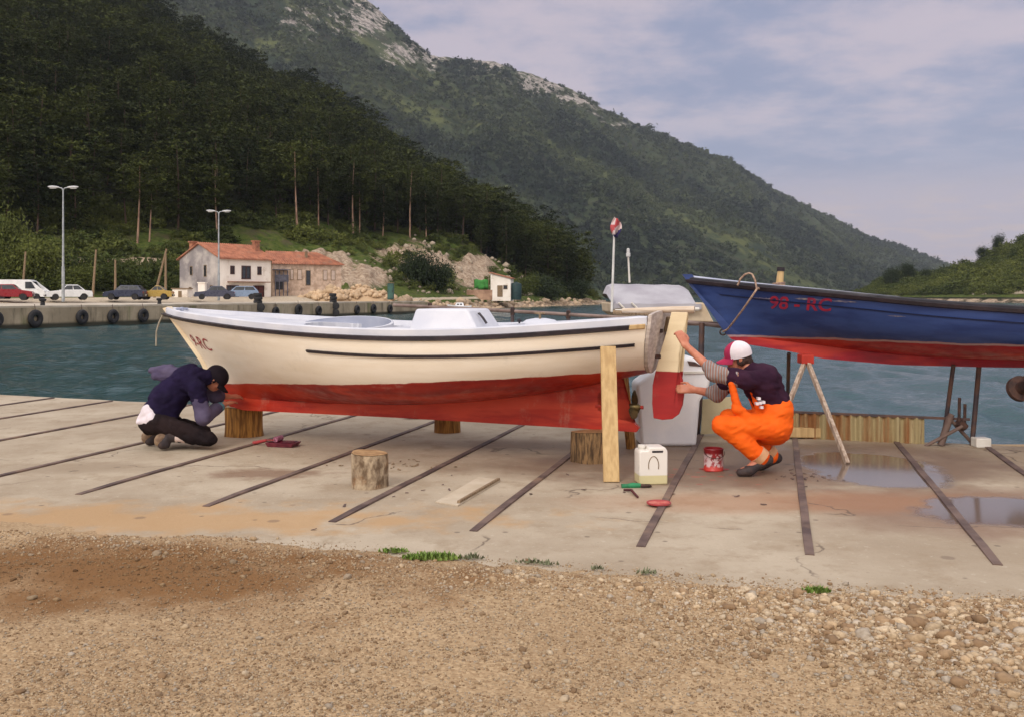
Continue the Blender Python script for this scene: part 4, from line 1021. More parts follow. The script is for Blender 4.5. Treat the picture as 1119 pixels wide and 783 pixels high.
    sdf_mesh('trousers',tr,.009,M['dark_trouser'],rt,.03,lambda P: .014*(1-2*np.abs(fbm(np.stack([P[...,0]*14+P[...,2]*6,P[...,1]*8,P[...,2]*10],-1),2,49))),lambda P: .004-P[...,2])
    for an,sg in ((anN,-1),(anF,1)):
        mb=MB(); d=(V3(knN if sg<0 else knF)-an); mb.tube([Vector(an+d*.06),Vector(an+d*.34)],[.05,.052],14); mb.build('sock',M['sock'],rt,smooth=60)
        toe=J(178,488,-.12) if sg<0 else J(164,484,.18); h_=an+V3((-.03,0,.03)); 
        so=sdf_mesh('boot',[('c',h_,toe+V3((.0,0,.03)),.05,.048),('c',an,h_,.052,.05),('c',toe+V3((0,0,.03)),toe+V3((.035,0,.02)),.046,.034)],.007,M['shoe'],rt,.02,None,lambda P: .002-P[...,2])
        sdf_mesh('sole',[('c',h_+V3((-.036,0,.005)),toe+V3((-.036,0,.05)),.040,.044),('c',h_+V3((-.036,0,.005)),toe+V3((-.03,0,.075)),.038,.05)],.007,M['boot'],so,.02,wrk(.006,(60,60,60),3),lambda P: .002-P[...,2])
    return b,J
navy_man()
# ------------------------------------------------------------------ things lying about on the slab
def jerrycan():
    p=G(713,529); rt=empty('jerrycan',(p.x,p.y+.09,0),R(6)); tag(rt,'white plastic jerrycan with yellowish liquid showing in its bottom, beside the rail','jerrycan')
    m,nt,b=new_mat('translucent_jerrycan_plastic'); sep=nd(nt,'ShaderNodeSeparateXYZ'); nt.links.new(coords(nt,'Object'),sep.inputs[0])
    c=mixc(nt,ramp(nt,sep.outputs[2],.068,.078),lin(206,196,150),lin(226,220,210)); nt.links.new(c,b.inputs['Base Color']); b.inputs['Roughness'].default_value=.4; b.inputs['Subsurface Weight'].default_value=.0
    w,d,h=.115,.09,.30
    mb=MB(); mb.prism([(-w,.0),(w,.0),(w,h-.035),(w-.02,h-.004),(-.035,h-.004),(-.045,h-.03),(-w+.012,h-.03),(-w,h-.045)],-d,d)
    o=mb.build('canister',m,rt,bevel=.016,smooth=50,seg=3)
    mb=MB(); mb.tube([(-.075,0,h-.035),(-.075,0,h-.012)],.026,16); mb.tube([(-.075,0,h-.014),(-.075,0,h+.006)],.031,16); mb.build('cap',M['white_plastic'],rt,smooth=40)
    mb=MB(); mb.prism([(-.012,h-.046),(.075,h-.046),(.078,h-.03),(-.012,h-.03)],-d-.002,-d+.004); mb.build('handle_slot',M['black_rub'],rt)
    mb=MB(); mb.tube([(.075*math.cos(a)*.55+.0,-d-.001,.13+.075*math.sin(a)*1.0+.02) for a in np.linspace(R(-20),R(200),22)],.0035,6); mb.build('moulded_rib',M['wood_old'],rt,smooth=60)
jerrycan()
def paint_tin():
    p=G(782,515); rt=empty('paint_tin',(p.x,p.y+.085,0)); tag(rt,'open paint tin with red and white label and red drips, by the orange dungarees','paint tin')
    m,nt,b=new_mat('tin_label'); v=coords(nt,'Object'); sep=nd(nt,'ShaderNodeSeparateXYZ'); nt.links.new(v,sep.inputs[0])
    n=noise(nt,coords(nt,'Object',(1,1,.7)),26,4,.7)
    c=mixc(nt,ramp(nt,n,.47,.53),lin(150,40,44),lin(206,180,178)); c=mixc(nt,ramp(nt,mth(nt,'ADD',sep.outputs[2],mth(nt,'MULTIPLY',n,.06)),.085,.06),c,lin(196,62,52)); c=mixc(nt,ramp(nt,mth(nt,'ADD',sep.outputs[2],mth(nt,'MULTIPLY',n,.08)),.18,.2),c,lin(130,24,30))
    nt.links.new(c,b.inputs['Base Color']); b.inputs['Roughness'].default_value=.4
    mb=MB(); mb.lathe([(.082,0),(.086,.006),(.083,.010),(.083,.178),(.087,.184),(.085,.190),(.078,.190),(.078,.15)],28); mb.build('can',m,rt,smooth=40)
    mb=MB(); mb.disc(.077,.152); mb.build('paint',M['red_pink'],rt)
    mb=MB(); mb.tube([(.088*math.cos(a),-.03-.07*math.sin(a),.165-.05*math.sin(a)) for a in np.linspace(0,math.pi,14)],.003,6); mb.build('bail_handle',M['rust'],rt,smooth=60)
    mb=MB(); pts=[]
    for k in range(22):
        a=2*math.pi*k/22; r=.105+.03*math.sin(3*a+1)+.02*math.sin(5*a); pts.append(Vector((r*math.cos(a),r*math.sin(a)*.8,.0045)))
    mb.bm.faces.new([mb.bm.verts.new(q) for q in pts]); mb.build('spilt_paint',M['red_pink'],rt)
paint_tin()
def paint_tray():
    p=G(306,487); rt=empty('paint_tray',(p.x,p.y,0),R(-14)); tag(rt,'small maroon paint tray with a roller lying on the slab behind the loose stump','paint tray')
    mar=pmat('maroon_tray_plastic',lin(124,50,62),lin(96,36,50),12,.5)
    mb=MB(); frus(mb,-.10,.16,-.12,.19,.075,.095,.0,.045); mb.build('tray',mar,rt,bevel=.006)
    mb=MB(); frus(mb,-.09,.15,-.10,.16,.066,.075,.046,.050); mb.build('paint',pmat('maroon_paint',lin(110,30,44),lin(90,24,36),12,.35),rt)
    mb=MB(); mb.tube([(-.02,-.06,.075),(-.02,.07,.075)],.026,14); rl=mb.build('roller',pmat('roller_nap',lin(176,120,140),lin(140,80,100),40,.95,.6,120),rt,smooth=40)
    mb=MB(); mb.tube([(-.02,-.07,.075),(-.02,-.09,.075),(-.09,-.09,.07),(-.10,-.01,.065),(-.16,0,.055)],.005,8); mb.tube([(-.15,0,.055),(-.30,.01,.02)],[.014,.018],10); mb.build('handle',M['letter_red'],rl,smooth=40)
paint_tray()
def brush(px,py,rz,colr,lab,s=1.0):
    p=G(px,py); rt=empty('paint_brush',(p.x,p.y,0),rz); tag(rt,lab,'brush')
    mb=MB(); mb.tube([(-.02,0,.014),(.04,0,.016),(.09,0,.014),(.13,0,.012)],[.013*s,.016*s,.011*s,.014*s],10); mb.build('handle',colr,rt,smooth=40)
    mb=MB(); mb.box((-.035,0,.014),(.035,.042*s,.018)); mb.build('ferrule',M['rust'],rt,bevel=.003)
    mb=MB(); mb.box((-.078,0,.013),(.055,.040*s,.016),None); mb.build('bristles',M['hair'],rt,bevel=.005)
green=pmat('green_plastic',lin(40,130,84),lin(30,104,66),10,.4)
brush(697,532,R(186),green,'green handled brush lying beside the white jerrycan',1.5)
mb=MB(); a=G(682,536); c=G(690,538); d=G(697,544); mb.tube([(a.x,a.y,.01),(c.x,c.y,.022),(d.x,d.y,.01)],[.008,.011,.008],8); o=mb.build('scraper_stick',M['letter_red'],None,smooth=40); o.data.materials[0]=pmat('dark_red_stick',lin(90,40,44),lin(70,34,38),12,.6); tag(o,'short dark red stick on the slab in front of the jerrycan','stick')
p=G(720,552); rt=empty('tin_lid',(p.x,p.y,0)); tag(rt,'round tin lid smeared with red paint lying across the rail','lid')
mb=MB(); mb.lathe([(.082,.014),(.088,.017),(.088,.027),(.080,.027),(.074,.021)],26); mb.build('rim',M['letter_red'],rt,smooth=40)
mb=MB(); mb.disc(.075,.0235,26); mb.build('smeared_paint',pmat('smeared_pink_paint',lin(200,112,98),lin(176,64,60),14,.6),rt)
# pale board with a slat on it
pts=[G(*q) for q in ((476,549),(500,553),(547,525),(523,522))]
mb=MB(); a=[mb.bm.verts.new((q.x,q.y,.001)) for q in pts]; b_=[mb.bm.verts.new((q.x,q.y,.011)) for q in pts]
mb.bm.faces.new(a[::-1]); mb.bm.faces.new(b_)
for i in range(4): mb.bm.faces.new((a[i],a[(i+1)%4],b_[(i+1)%4],b_[i]))
o=mb.build('thin_board',pmat('pale_board',lin(196,182,160),lin(184,168,144),5,.9,.1,40)); tag(o,'thin pale board lying flat on the concrete between two rails','board')
mb=MB(); a=G(501,551); b_=G(545,525.5); mb.bar((a.x,a.y,.021),(b_.x,b_.y,.021),.022,.018); o=mb.build('lath',M['wood_old'],None,bevel=.002); tag(o,'narrow wooden slat lying along the edge of the pale board','slat')
# wood chips by the stump
def chips(px,py,rx,ry,n,seed,lab,mat):
    c=G(px,py); rr=random.Random(seed); mb=MB()
    for k in range(n):
        x,y=rr.gauss(0,rx),rr.gauss(0,ry); q=Euler((rr.uniform(-.3,.3),rr.uniform(-.3,.3),rr.uniform(0,6.28))).to_matrix(); s=rr.uniform(.5,1.5)
        mb.box((c.x+x,c.y+y,.006),(.035*s,.012*s,.005),q)
    o=mb.build('wood_chips',mat); tag(o,lab,'chips',kind='stuff')
chips(435,508,.22,.14,34,2,'brown wood chips scattered behind the loose stump',M['wood_old'])
chips(870,521,.22,.16,24,4,'dark litter lying in the wet patch by the rail',M['rail'])
chips(540,540,.9,.35,18,5,'dark crumbs on the concrete round the pale board',M['rail'])
# white hood standing behind the rudder
def hood():
    Y=9.75; rt=empty('plastic_hood',(W(727,400,Y).x,Y,0)); tag(rt,'white moulded plastic boat hood standing on the slab behind the rudder','boat hood')
    l=lambda px,py: (W(px,py,Y).x-rt.location.x, W(px,py,Y).z)
    poly=[l(698,474),(l(758,474)[0],0.0),l(762,436),l(772,420),l(775,405),l(766,394),l(752,388),l(735,392),l(712,404),l(693,418)]
    poly=[(x,max(0.0,z)) for x,z in poly]; poly[0]=(poly[0][0],0.0)
    mb=MB(); mb.prism(poly,-.16,.25); mb.build('shell',M['white_gel'],rt,bevel=.035,smooth=50,seg=3)
    a=l(747,402); b2=l(772,404)
    mb=MB(); mb.prism([l(744,404),l(770,403.5),l(773,406),l(744,407)],-.175,-.15); mb.build('lip',M['white_plastic'],rt,bevel=.004)
    mb=MB(); mb.prism([l(748,393),l(756,394),l(764,399),l(750,398)],-.166,-.155); mb.build('vent_slot',M['dark_pipe'],rt)
hood()
a=G(760,474); 
mb=MB(); mb.tube([W(767,353,10.2),W(765.5,420,10.15),(a.x,a.y,0)],[.03,.034,.05],10); o=mb.build('steel_post',M['dark_pipe'],None,smooth=40); tag(o,'dark steel post between the white hood and the pale panel, holding the pipe rail','post','steel posts along the quay edge')
# pale panel behind the squatting man
Y=10.3; 
mb=MB(); q=[W(766,474,Y),W(803,472,Y),W(801,433,Y),W(768,436,Y)]
a=[mb.bm.verts.new((v.x,Y,max(v.z,0))) for v in q]; b_=[mb.bm.verts.new((v.x,Y+.025,max(v.z,0))) for v in q]
mb.bm.faces.new(a); mb.bm.faces.new(b_[::-1])
for i in range(4): mb.bm.faces.new((a[i],b_[i],b_[(i+1)%4],a[(i+1)%4]))
o=mb.build('pale_panel',pmat('greenish_pale_board',lin(196,182,146),lin(180,168,130),4,.85,.1,30)); tag(o,'pale greenish board standing upright behind the squatting man','board')
# stained corrugated barrier and beam at the quay edge
def barrier():
    a=W(864,452,10.15); b=W(1011,459,9.72); az=0.0; rt=empty('corrugated_barrier',(a.x,a.y+.02,0)); tag(rt,'rust stained corrugated sheet barrier along the quay edge under the blue boat','barrier')
    m,nt,bs=new_mat('rust_streaked_sheet'); st=coords(nt,'Object',(5.5,1,.35))
    c=mixc(nt,ramp(nt,noise(nt,st,1.4,5,.65),.42,.6),lin(160,144,104),lin(138,92,52)); c=mixc(nt,ramp(nt,noise(nt,coords(nt,'Object',(14,1,.4)),1.3,4),.55,.7,0,.7),c,lin(184,170,130))
    c=mixc(nt,ramp(nt,noise(nt,coords(nt,'Object',(9,1,.6)),2,4),.6,.72,0,.8),c,lin(88,60,44)); nt.links.new(c,bs.inputs['Base Color']); bs.inputs['Roughness'].default_value=.85
    d=Vector((b.x-a.x,b.y-a.y,0)); L=d.length; d.normalize(); nrm=Vector((-d.y,d.x,0)); mb=MB(); n=200
    fr=[];bk=[]
    for k in range(n+1):
        s=L*k/n; o_=.016*math.sin(s*2*math.pi/.09)
        for lst,off in ((fr,0),(bk,.006)):
            q=d*s+nrm*(o_+off); lst.append((mb.bm.verts.new((q.x,q.y,.0)),mb.bm.verts.new((q.x,q.y,.265))))
    for k in range(n):
        mb.bm.faces.new((fr[k][0],fr[k+1][0],fr[k+1][1],fr[k][1])); mb.bm.faces.new((bk[k][0],bk[k][1],bk[k+1][1],bk[k+1][0])); mb.bm.faces.new((fr[k][1],fr[k+1][1],bk[k+1][1],bk[k][1]))
    mb.build('corrugated_sheet',m,rt)
    mb=MB(); mb.bar(Vector((0,0,.275)),d*(L+.42)+Vector((0,0,.268)),.025,.025); mb.build('top_bar',M['dark_pipe'],rt)
barrier()
a=G(800,478.5); b_=G(955,479); mb=MB(); mb.bar((a.x,a.y+.03,.066),(b_.x,b_.y+.03,.066),.13,.10); o=mb.build('timber_beam',M['wood_raw'],None,bevel=.006); tag(o,'pale timber beam lying in front of the corrugated barrier','beam')
def bracket():
    Y=9.62; g=G(1040,486); rt=empty('rusty_bracket',(g.x,g.y,0)); tag(rt,'rusty bent steel bracket with two upright pins at the quay edge','bracket'); o0=Vector((g.x,g.y,0)); w=lambda px,py,dy=0: W(px,py,Y+dy)-o0
    mb=MB(); mb.tube([w(1028,486),w(1038,455)],.035,10); mb.tube([w(1011,487),w(1052,465,-.05)],.018,8); mb.tube([w(1036,455),w(1062,483,.05)],.018,8); mb.tube([w(1036,460),w(1040,452)],.03,10); mb.build('frame',M['rail'],rt,smooth=40)
    mb=MB(); mb.tube([w(1047,460),w(1055,467)],[.05,.04],10); mb.build('hub',M['rust'],rt,smooth=40)
    for (x,y0,y1) in ((1048,434,460),(1054,441,465)):
        mb=MB(); mb.tube([w(x,y1),w(x+.5,y0)],.016,8); mb.build('pin',M['rust'],rt,smooth=40)
bracket()
p=W(1072,488,9.55); mb=MB(); mb.box((p.x,p.y+.0,.075),(.15,.13,.095)); o=mb.build('white_block',M['white_plastic'],None,bevel=.012); o.location.z=-.027; tag(o,'small white foam block at the foot of a steel post','block')
# winch with a rusty drum, its stand just out of the frame
def winch():
    Y=9.0; c=W(1113,425,Y); rt=empty('winch',(c.x+.25,Y,0)); tag(rt,'round rusty drum of a winch poking in at the right beyond the blue hull','winch')
    cx=c.x-(c.x+.25)
    mb=MB(); MX=Matrix.Translation((cx,0,c.z))@Matrix.Rotation(R(72),4,'X')@Matrix.Rotation(R(0),4,'Z')
    mb.lathe([(.03,.0),(.075,.0),(.078,.03),(.112,.035),(.112,-.0),(.118,-.0),(.118,.055),(.06,.06),(.055,.3),(.115,.31),(.115,.33),(.02,.33)],26,MX); mb.build('drum',M['rust'],rt,smooth=35)
    mb=MB(); mb.disc(.074,-.002,20,MX); mb.build('drum_end',M['wood_end'],rt)
    mb=MB(); mb.tube([(cx,.15,c.z),(.16,.15,c.z)],.03,10); mb.bar((.16,-.1,0),(.16,.15,c.z+.05),.06,.06); mb.bar((.16,.4,0),(.16,.15,c.z+.05),.06,.06); mb.build('stand',M['rail'],rt)
winch()
# pipe rail along the edge
def pipe_rail():
    P=[W(800,358,10.35),W(755,352.5,10.55),W(668,346.5,11.0),W(600,342.5,11.35),W(520,338,11.75),W(430,333.5,12.25)]
    rt=empty('pipe_railing',(P[2].x,P[2].y,0)); tag(rt,'long rusty pipe railing along the quay edge behind the cream boat','railing'); o0=Vector(rt.location)
    mb=MB(); mb.tube([q-o0 for q in P],.021,8); mb.build('pipe',pmat('brown_grey_pipe',lin(140,122,114),lin(112,94,86),6,.7),rt,smooth=40)
    for px,py,Y in ((621,343.7,11.25),(560,340.3,11.55),(470,335.5,12.05)):
        q=W(px,py,Y)-o0; mb=MB(); g=Vector((q.x,q.y-.15,0)); 
        mb.tube([Vector((q.x,edge_y(q.x+o0.x)-o0.y-.08,0)),q+Vector((0,-.02,-.1)),q+Vector((0,0,.05))],.022,8); mb.build('post',M['dark_pipe'],rt,smooth=40)
        mb=MB(); mb.box(q,(.05,.07,.09)); mb.build('clamp',M['rust'],rt,bevel=.008)
pipe_rail()
# canvas-covered dinghy carried on a rack over the edge
def dinghy():
    Y=11.6; o0=Vector((W(722,340,Y).x,Y,0)); rt=empty('covered_dinghy',o0); tag(rt,'small cream dinghy under a grey canvas cover with a flagstaff, beyond the railing','dinghy')
    l=lambda px,py,dy=0: W(px,py,Y+dy)-o0
    canvas=pmat('grey_canvas',lin(178,176,180),lin(160,156,162),2.5,.9,.3,14); crm=pmat('cream_side_paint',lin(214,196,168),lin(196,176,146),4,.6,.1,20)
    mb=MB() # hull: loft of four sections going away
    secs=[]
    for dy,kx in ((0,1.0),(.9,1.06),(1.8,.85),(2.5,.25)):
        sec=[l(669,341),l(680,349),l(780,352),l(769,331),l(668,331)]; mid=l(722,340); secs.append([Vector((mid.x+(q.x-mid.x)*kx,q.y+dy,q.z+(.04 if dy>2 else 0))) for q in sec])
    rg=[[mb.bm.verts.new(q) for q in s_] for s_ in secs]
    for i in range(3):
        for k in range(5): mb.bm.faces.new((rg[i][k],rg[i][(k+1)%5],rg[i+1][(k+1)%5],rg[i+1][k]))
    mb.bm.faces.new(rg[0][::-1]); mb.bm.faces.new(rg[-1]); mb.build('hull',crm,rt,bevel=.012)
    mb=MB(); rows=[]
    a0,a1=l(669,332),l(766,333)
    for i,dy in enumerate((-.03,.55,.9,1.6,2.2)):
        row=[]; k=[1,1.03,1.05,.95,.7][i]; rise=[.0,.9,1.0,.85,.35][i]
        for j in range(13):
            s_=(0,.04,.10,.2,.3,.4,.5,.6,.7,.8,.88,.94,1)[j]; x=a0.x+(a1.x-a0.x)*s_; mid=(a0.x+a1.x)/2; x=mid+(x-mid)*k
            zt=.25*rise*float(np.interp(s_,[0,.04,.10,.88,.93,1],[.5,.92,1,.94,.85,.0]))
            row.append(mb.bm.verts.new((x,dy,a0.z+zt+.004*math.sin(j*2.1+i*1.7))))
        rows.append(row)
    for i in range(4):
        for j in range(12): mb.bm.faces.new((rows[i][j],rows[i][j+1],rows[i+1][j+1],rows[i+1][j]))
    skirt=[mb.bm.verts.new(v.co+Vector((0,-.005,-.06+.01*math.sin(v.co.x*23)))) for v in rows[0]]
    for j in range(12): mb.bm.faces.new((skirt[j],skirt[j+1],rows[0][j+1],rows[0][j]))
    mb.build('canvas_cover',canvas,rt,smooth=22)
    mb=MB(); 
    for (xa,xb) in ((676,688),(690,703)): mb.tube([l(xa,331,-.06),l(xb,343,-.03)],.012,8)
    mb.tube([l(672,340,-.08),l(764,338,-.08)],.022,8); mb.build('support_bars',M['white_plastic'],rt,smooth=40)
    mb=MB(); mb.tube([l(668.5,341,-.05),l(671.5,246,-.05)],[.016,.012],8); stf=mb.build('flagstaff',M['chrome'],rt,smooth=40)
    # limp flag in three bands
    mb=MB(); V=[]; top=l(671.5,237,-.05); nx_,nz_=9,14; 
    for j in range(nz_+1):
        row=[]
        for i in range(nx_+1):
            a=i/nx_; z=j/nz_; wdt=.085*(.5+1.0*math.sin(math.pi*min(1,z*1.05+.05))**.8)
            row.append(mb.bm.verts.new(top+Vector((-.045*math.sin(math.pi*z)+wdt*a,.05*math.sin(a*9+z*3),-.25*z-.05*a*(1-z)-.0))))
        V.append(row)
    for j in range(nz_):
        for i in range(nx_):
            f=mb.bm.faces.new((V[j][i],V[j][i+1],V[j+1][i+1],V[j+1][i])); k=(j/nz_*.55+i/nx_*.45); f.material_index=0 if (k<.42) else 1 if k<.66 else 2
            if j<nz_*.35 and i<3: f.material_index=1
            if j>nz_*.8 and i<5: f.material_index=2
    fl=mb.build('flag',[pmat('flag_red',lin(190,90,90),lin(176,70,72),9,.9),pmat('flag_white',lin(222,204,200),lin(206,190,188),9,.9),pmat('flag_blue',lin(50,44,92),lin(40,36,80),9,.9)],stf,smooth=60)
    sm=fl.modifiers.new('solid','SOLIDIFY'); sm.thickness=.003
    mb=MB(); mb.tube([l(688,309,.5),l(686.5,280,.5)],[.013,.011],8); lm=mb.build('light_mast',M['white_plastic'],rt,smooth=40)
    mb=MB(); mb.lathe([(.018,0),(.028,.01),(.028,.05),(.018,.055),(.02,.07),(.02,.10),(.008,.11)],12,Matrix.Translation(l(686.5,281,.5))); mb.build('lamp',M['chrome'],lm,smooth=40)
    # rack under it
    rk=empty('boat_rack',(o0.x,10.6,0)); tag(rk,'dark steel rack with a cross beam holding the covered dinghy','rack'); r0=Vector(rk.location)
    mb=MB(); mb.bar(W(668,351.5,11.3)-r0,W(800,354.5,11.3)-r0,.05,.05); mb.build('cross_beam',M['dark_pipe'],rk)
    for px in (700,722):
        g=W(px,352,11.3)-r0; yb=edge_y(W(px,352,10.5).x)-.1-r0.y
        mb=MB(); mb.bar(Vector((g.x,yb,0)),Vector((g.x,yb,g.z-.03)),.05,.05); mb.bar(Vector((g.x,yb-.02,g.z-.05)),Vector((g.x,3.0,g.z-.05)),.05,.05); mb.bar(Vector((g.x,yb,.35)),Vector((g.x,yb+1.0,g.z-.06)),.04,.04); mb.build('arm',M['dark_pipe'],rk)
dinghy()
# strands imitating water glitter, and bag at the water's edge seen under the keel
p=G(452,463); rt=sdf_mesh('plastic_bag',[('c',(-.14,0,.05),(.1,.02,.04),.05,.045),('c',(-.02,.0,.08),(.14,.03,.02),.04,.03)],.008,M['white_cloth'],None,.03,wrk(.03,(14,14,14),31),lambda P:.002-P[...,2]); rt.location=(p.x,edge_y(p.x)-.25,0); tag(rt,'crumpled white bag at the quay edge, seen under the keel','bag')
def glitter():  # grey tubes added to stand in for light glittering on the water
    rr=random.Random(4); mb=MB(); x0,x1=-2.9,-.6
    for k in range(26):
        x=rr.uniform(x0,x1); pts=[]
        for i in range(9): 
            xx=x+.5*(i/8-.5)+rr.uniform(-.03,.03); pts.append((xx,edge_y(xx)-.14+.09*math.sin(i*1.3+k)+rr.uniform(-.03,.03),.025+.035*abs(math.sin(i*.9+k*2))))
        mb.tube(pts,.008,5)
    o=mb.build('glitter_strands',pmat('glitter_grey',lin(112,116,130),lin(84,80,88),20,.9),None,smooth=60); tag(o,'tangled grey strands imitating water glitter along the quay edge behind the bow log','glitter')
glitter()
# weeds along the edge of the slab
def tuft(px,py,r,n,h,lab,seed,mat=None,ry=.35,dark=1.0):
    rr=random.Random(seed); c=G(px,py); V=[];Fc=[];T=[]
    for k in range(n):
        a=rr.uniform(0,6.28); q=rr.random()**.6; x=r*q*math.cos(a); y=r*ry*q*math.sin(a); hh=.62*h*rr.uniform(.4,1.1)*(1.1-q*.5); le=rr.uniform(.3,.9)*hh; an=rr.uniform(0,6.28); w=.005+.004*rr.random()
        dx,dy=math.cos(an),math.sin(an); z=.01
        i=len(V); V+=[(x-dy*w,y+dx*w,z),(x+dy*w,y-dx*w,z),(x+dx*le*.45+dy*w*.6,y+dy*le*.45-dx*w*.6,z+hh*.65),(x+dx*le*.45-dy*w*.6,y+dy*le*.45+dx*w*.6,z+hh*.65),(x+dx*le,y+dy*le,z+hh)]
        Fc+=[(i,i+1,i+2),(i,i+2,i+3),(i+3,i+2,i+4)]
    o=link('grass_tuft',np_mesh('grass_tuft',V,Fc),mat or M['grass']); o.location=(c.x,c.y,0.0); tag(o,lab,'weeds'); return o
grey_weed=pmat('grey_green_weed',(.17,.18,.10),(.12,.13,.07),9,.9)
tuft(472,611,.17,420,.065,'bright green patch of grass at the slab edge, the widest of the weeds',1)
tuft(431,604,.09,120,.05,'small green weed just left of the bright grass patch',2)
tuft(516,611,.08,50,.06,'grey green weed just right of the bright grass patch',3,grey_weed)
tuft(578,616,.09,40,.05,'sparse grey weed in the slab edge in front of the rail end by the board',4,grey_weed)
tuft(600,618,.06,28,.05,'low dry weed among stones at the slab edge',6,grey_weed)
tuft(654,623,.04,20,.05,'tiny weed at the slab edge left of the rail under the jerrycan',7,grey_weed)
tuft(707,628,.06,28,.06,'dark little weed at the slab edge below the tin lid',8,grey_weed)
tuft(892,648,.075,170,.055,'round green tuft in the gravel below the rail by the orange dungarees',5)
# ------------------------------------------------------------------ hills
def cols(keys):
    k=np.array(keys,float); return lambda px: np.stack([np.interp(px,k[:,0],k[:,j]) for j in range(1,k.shape[1])],0)
def quay_Y(px): return -59.3/((np.asarray(px)-CX)/F-.38)
# left hill, by column of the photograph: (px, Y flat start, z, Y foot, z foot, Y forest edge, row of it, Y ridge, row of ridge ground)
LK=cols([(-900,40,1.1,70,1.2,95,270,420,-420),(-500,50,1.1,80,1.2,110,268,430,-260),(0,81,1.1,104,1.2,128,264,430,-60),(150,92,1.1,116,1.3,146,258,430,14),(200,96,1.1,124,1.4,152,256,425,50),
         (250,103,1.1,134,1.5,160,252,420,77),(300,110,1.1,136,1.5,170,248,410,105),(350,118,1.1,138,1.7,182,248,400,123),(400,127,1.1,134,1.4,194,255,390,156),(430,133,.9,146,1.6,200,257,380,182),
         (470,141,-1.2,158,1.6,205,262,365,212),(500,152,-1.2,172,1.6,210,266,350,233),(540,172,-1.2,186,1.5,215,284,335,250),(580,194,-1.2,208,1.3,222,306,320,275),(610,213,-1.2,226,1.0,236,316,300,298),(640,236,-1.2,244,.3,250,322,275,320),(662,250,-1.3,256,-1.0,262,329,268,331)])
def left_z(px,Y):
    y0,z0,y1,z1,y2,r2,y3,r3=LK(px)
    z2=EYE-(r2-HY)/F*y2; z3=EYE-(r3-HY)/F*y3
    t1=np.clip((Y-y0)/(y1-y0),0,1); t2=np.clip((Y-y1)/(y2-y1),0,1); t3=np.clip((Y-y2)/(y3-y2),0,1)
    z=np.where(Y<y1,z0+(z1-z0)*np.minimum(1,t1*1.6),np.where(Y<y2,z1+(z2-z1)*t2**1.15,z2+(z3-z2)*t3))
    z=np.where(Y>y3,z3-(Y-y3)*.45,z)
    z=z-np.where(px<436,.65*(1-np.clip((Y-y0)/5,0,1)),0)
    X=(px-CX)/F*Y
    rough=np.clip((Y-y1)/20,0,1)
    return z+rough*(1.3*fbm(np.stack([X,Y],-1)/14,4,41)*np.clip(1-(Y-y3)/100,.2,1))
def blobmask(px,py,cx,cy,rx,ry): return np.exp(-(((px-cx)/rx)**2+((py-cy)/ry)**2)*1.2)
def left_rock(P,py): return np.maximum.reduce([1.05*blobmask(P,py,345,288,50,16),1.0*blobmask(P,py,392,304,42,17),1.1*blobmask(P,py,518,296,30,20),.85*blobmask(P,py,470,290,34,16),.9*blobmask(P,py,70,285,34,5),.95*blobmask(P,py,150,287,55,6),.62*blobmask(P,py,440,278,60,18),.6*blobmask(P,py,380,322,80,5)])
def terrain_mat():
    m,nt,b=new_mat('hillside_ground'); v=coords(nt,'Object'); at=nd(nt,'ShaderNodeVertexColor'); at.layer_name='tone'
    sp=nd(nt,'ShaderNodeSeparateColor'); nt.links.new(at.outputs[0],sp.inputs[0]); rk,gr,pt=sp.outputs[:3]
    n=noise(nt,v,.22,6,.7); n2=noise(nt,v,.9,5,.7)
    c=mixc(nt,ramp(nt,n,.4,.6),(.020,.022,.010),(.035,.036,.016))
    g=mixc(nt,ramp(nt,n2,.35,.65),(.045,.075,.014),(.11,.13,.03)); g=mixc(nt,ramp(nt,n,.5,.68),g,(.10,.085,.045))
    c=mixc(nt,ramp(nt,mth(nt,'ADD',gr,mth(nt,'MULTIPLY',mth(nt,'SUBTRACT',n2,.5),.8)),.35,.65),c,g)
    r=mixc(nt,ramp(nt,n2,.35,.65),lin(196,176,152),lin(152,130,108)); r=mixc(nt,ramp(nt,noise(nt,v,2.6,5,.7),.5,.7),r,lin(104,78,60))
    c=mixc(nt,ramp(nt,mth(nt,'ADD',rk,mth(nt,'MULTIPLY',mth(nt,'SUBTRACT',n,.5),1.0)),.38,.55),c,r)
    c=mixc(nt,ramp(nt,mth(nt,'ADD',pt,mth(nt,'MULTIPLY',mth(nt,'SUBTRACT',n2,.5),.25)),.4,.6),c,lin(196,180,156))
    nt.links.new(c,b.inputs['Base Color']); b.inputs['Roughness'].default_value=.95; b.inputs['Specular IOR Level'].default_value=.1
    bump(nt,b,mth(nt,'ADD',noise(nt,v,1.4,5,.7),mth(nt,'MULTIPLY',n,2.0)),.8,.6)
    return m
M['hill']=terrain_mat()
def grid_terrain(name, px, rows, mask, mat, kind='structure', label=None):
    """px: columns, rows: (ny,nx) distances"""
    ny,nx=rows[0].shape; Y,Z=rows; X=(px[None,:]-CX)/F*Y
    V=np.stack([X,Y,Z],-1).reshape(-1,3); i=(np.arange(ny-1)[:,None]*nx+np.arange(nx-1)[None,:]).ravel()
    Fc=np.stack([i,i+1,i+1+nx,i+nx],1)
    o=link(name,np_mesh(name,V,Fc,True,tone=mask),mat); tag(o,label,kind=kind); return o
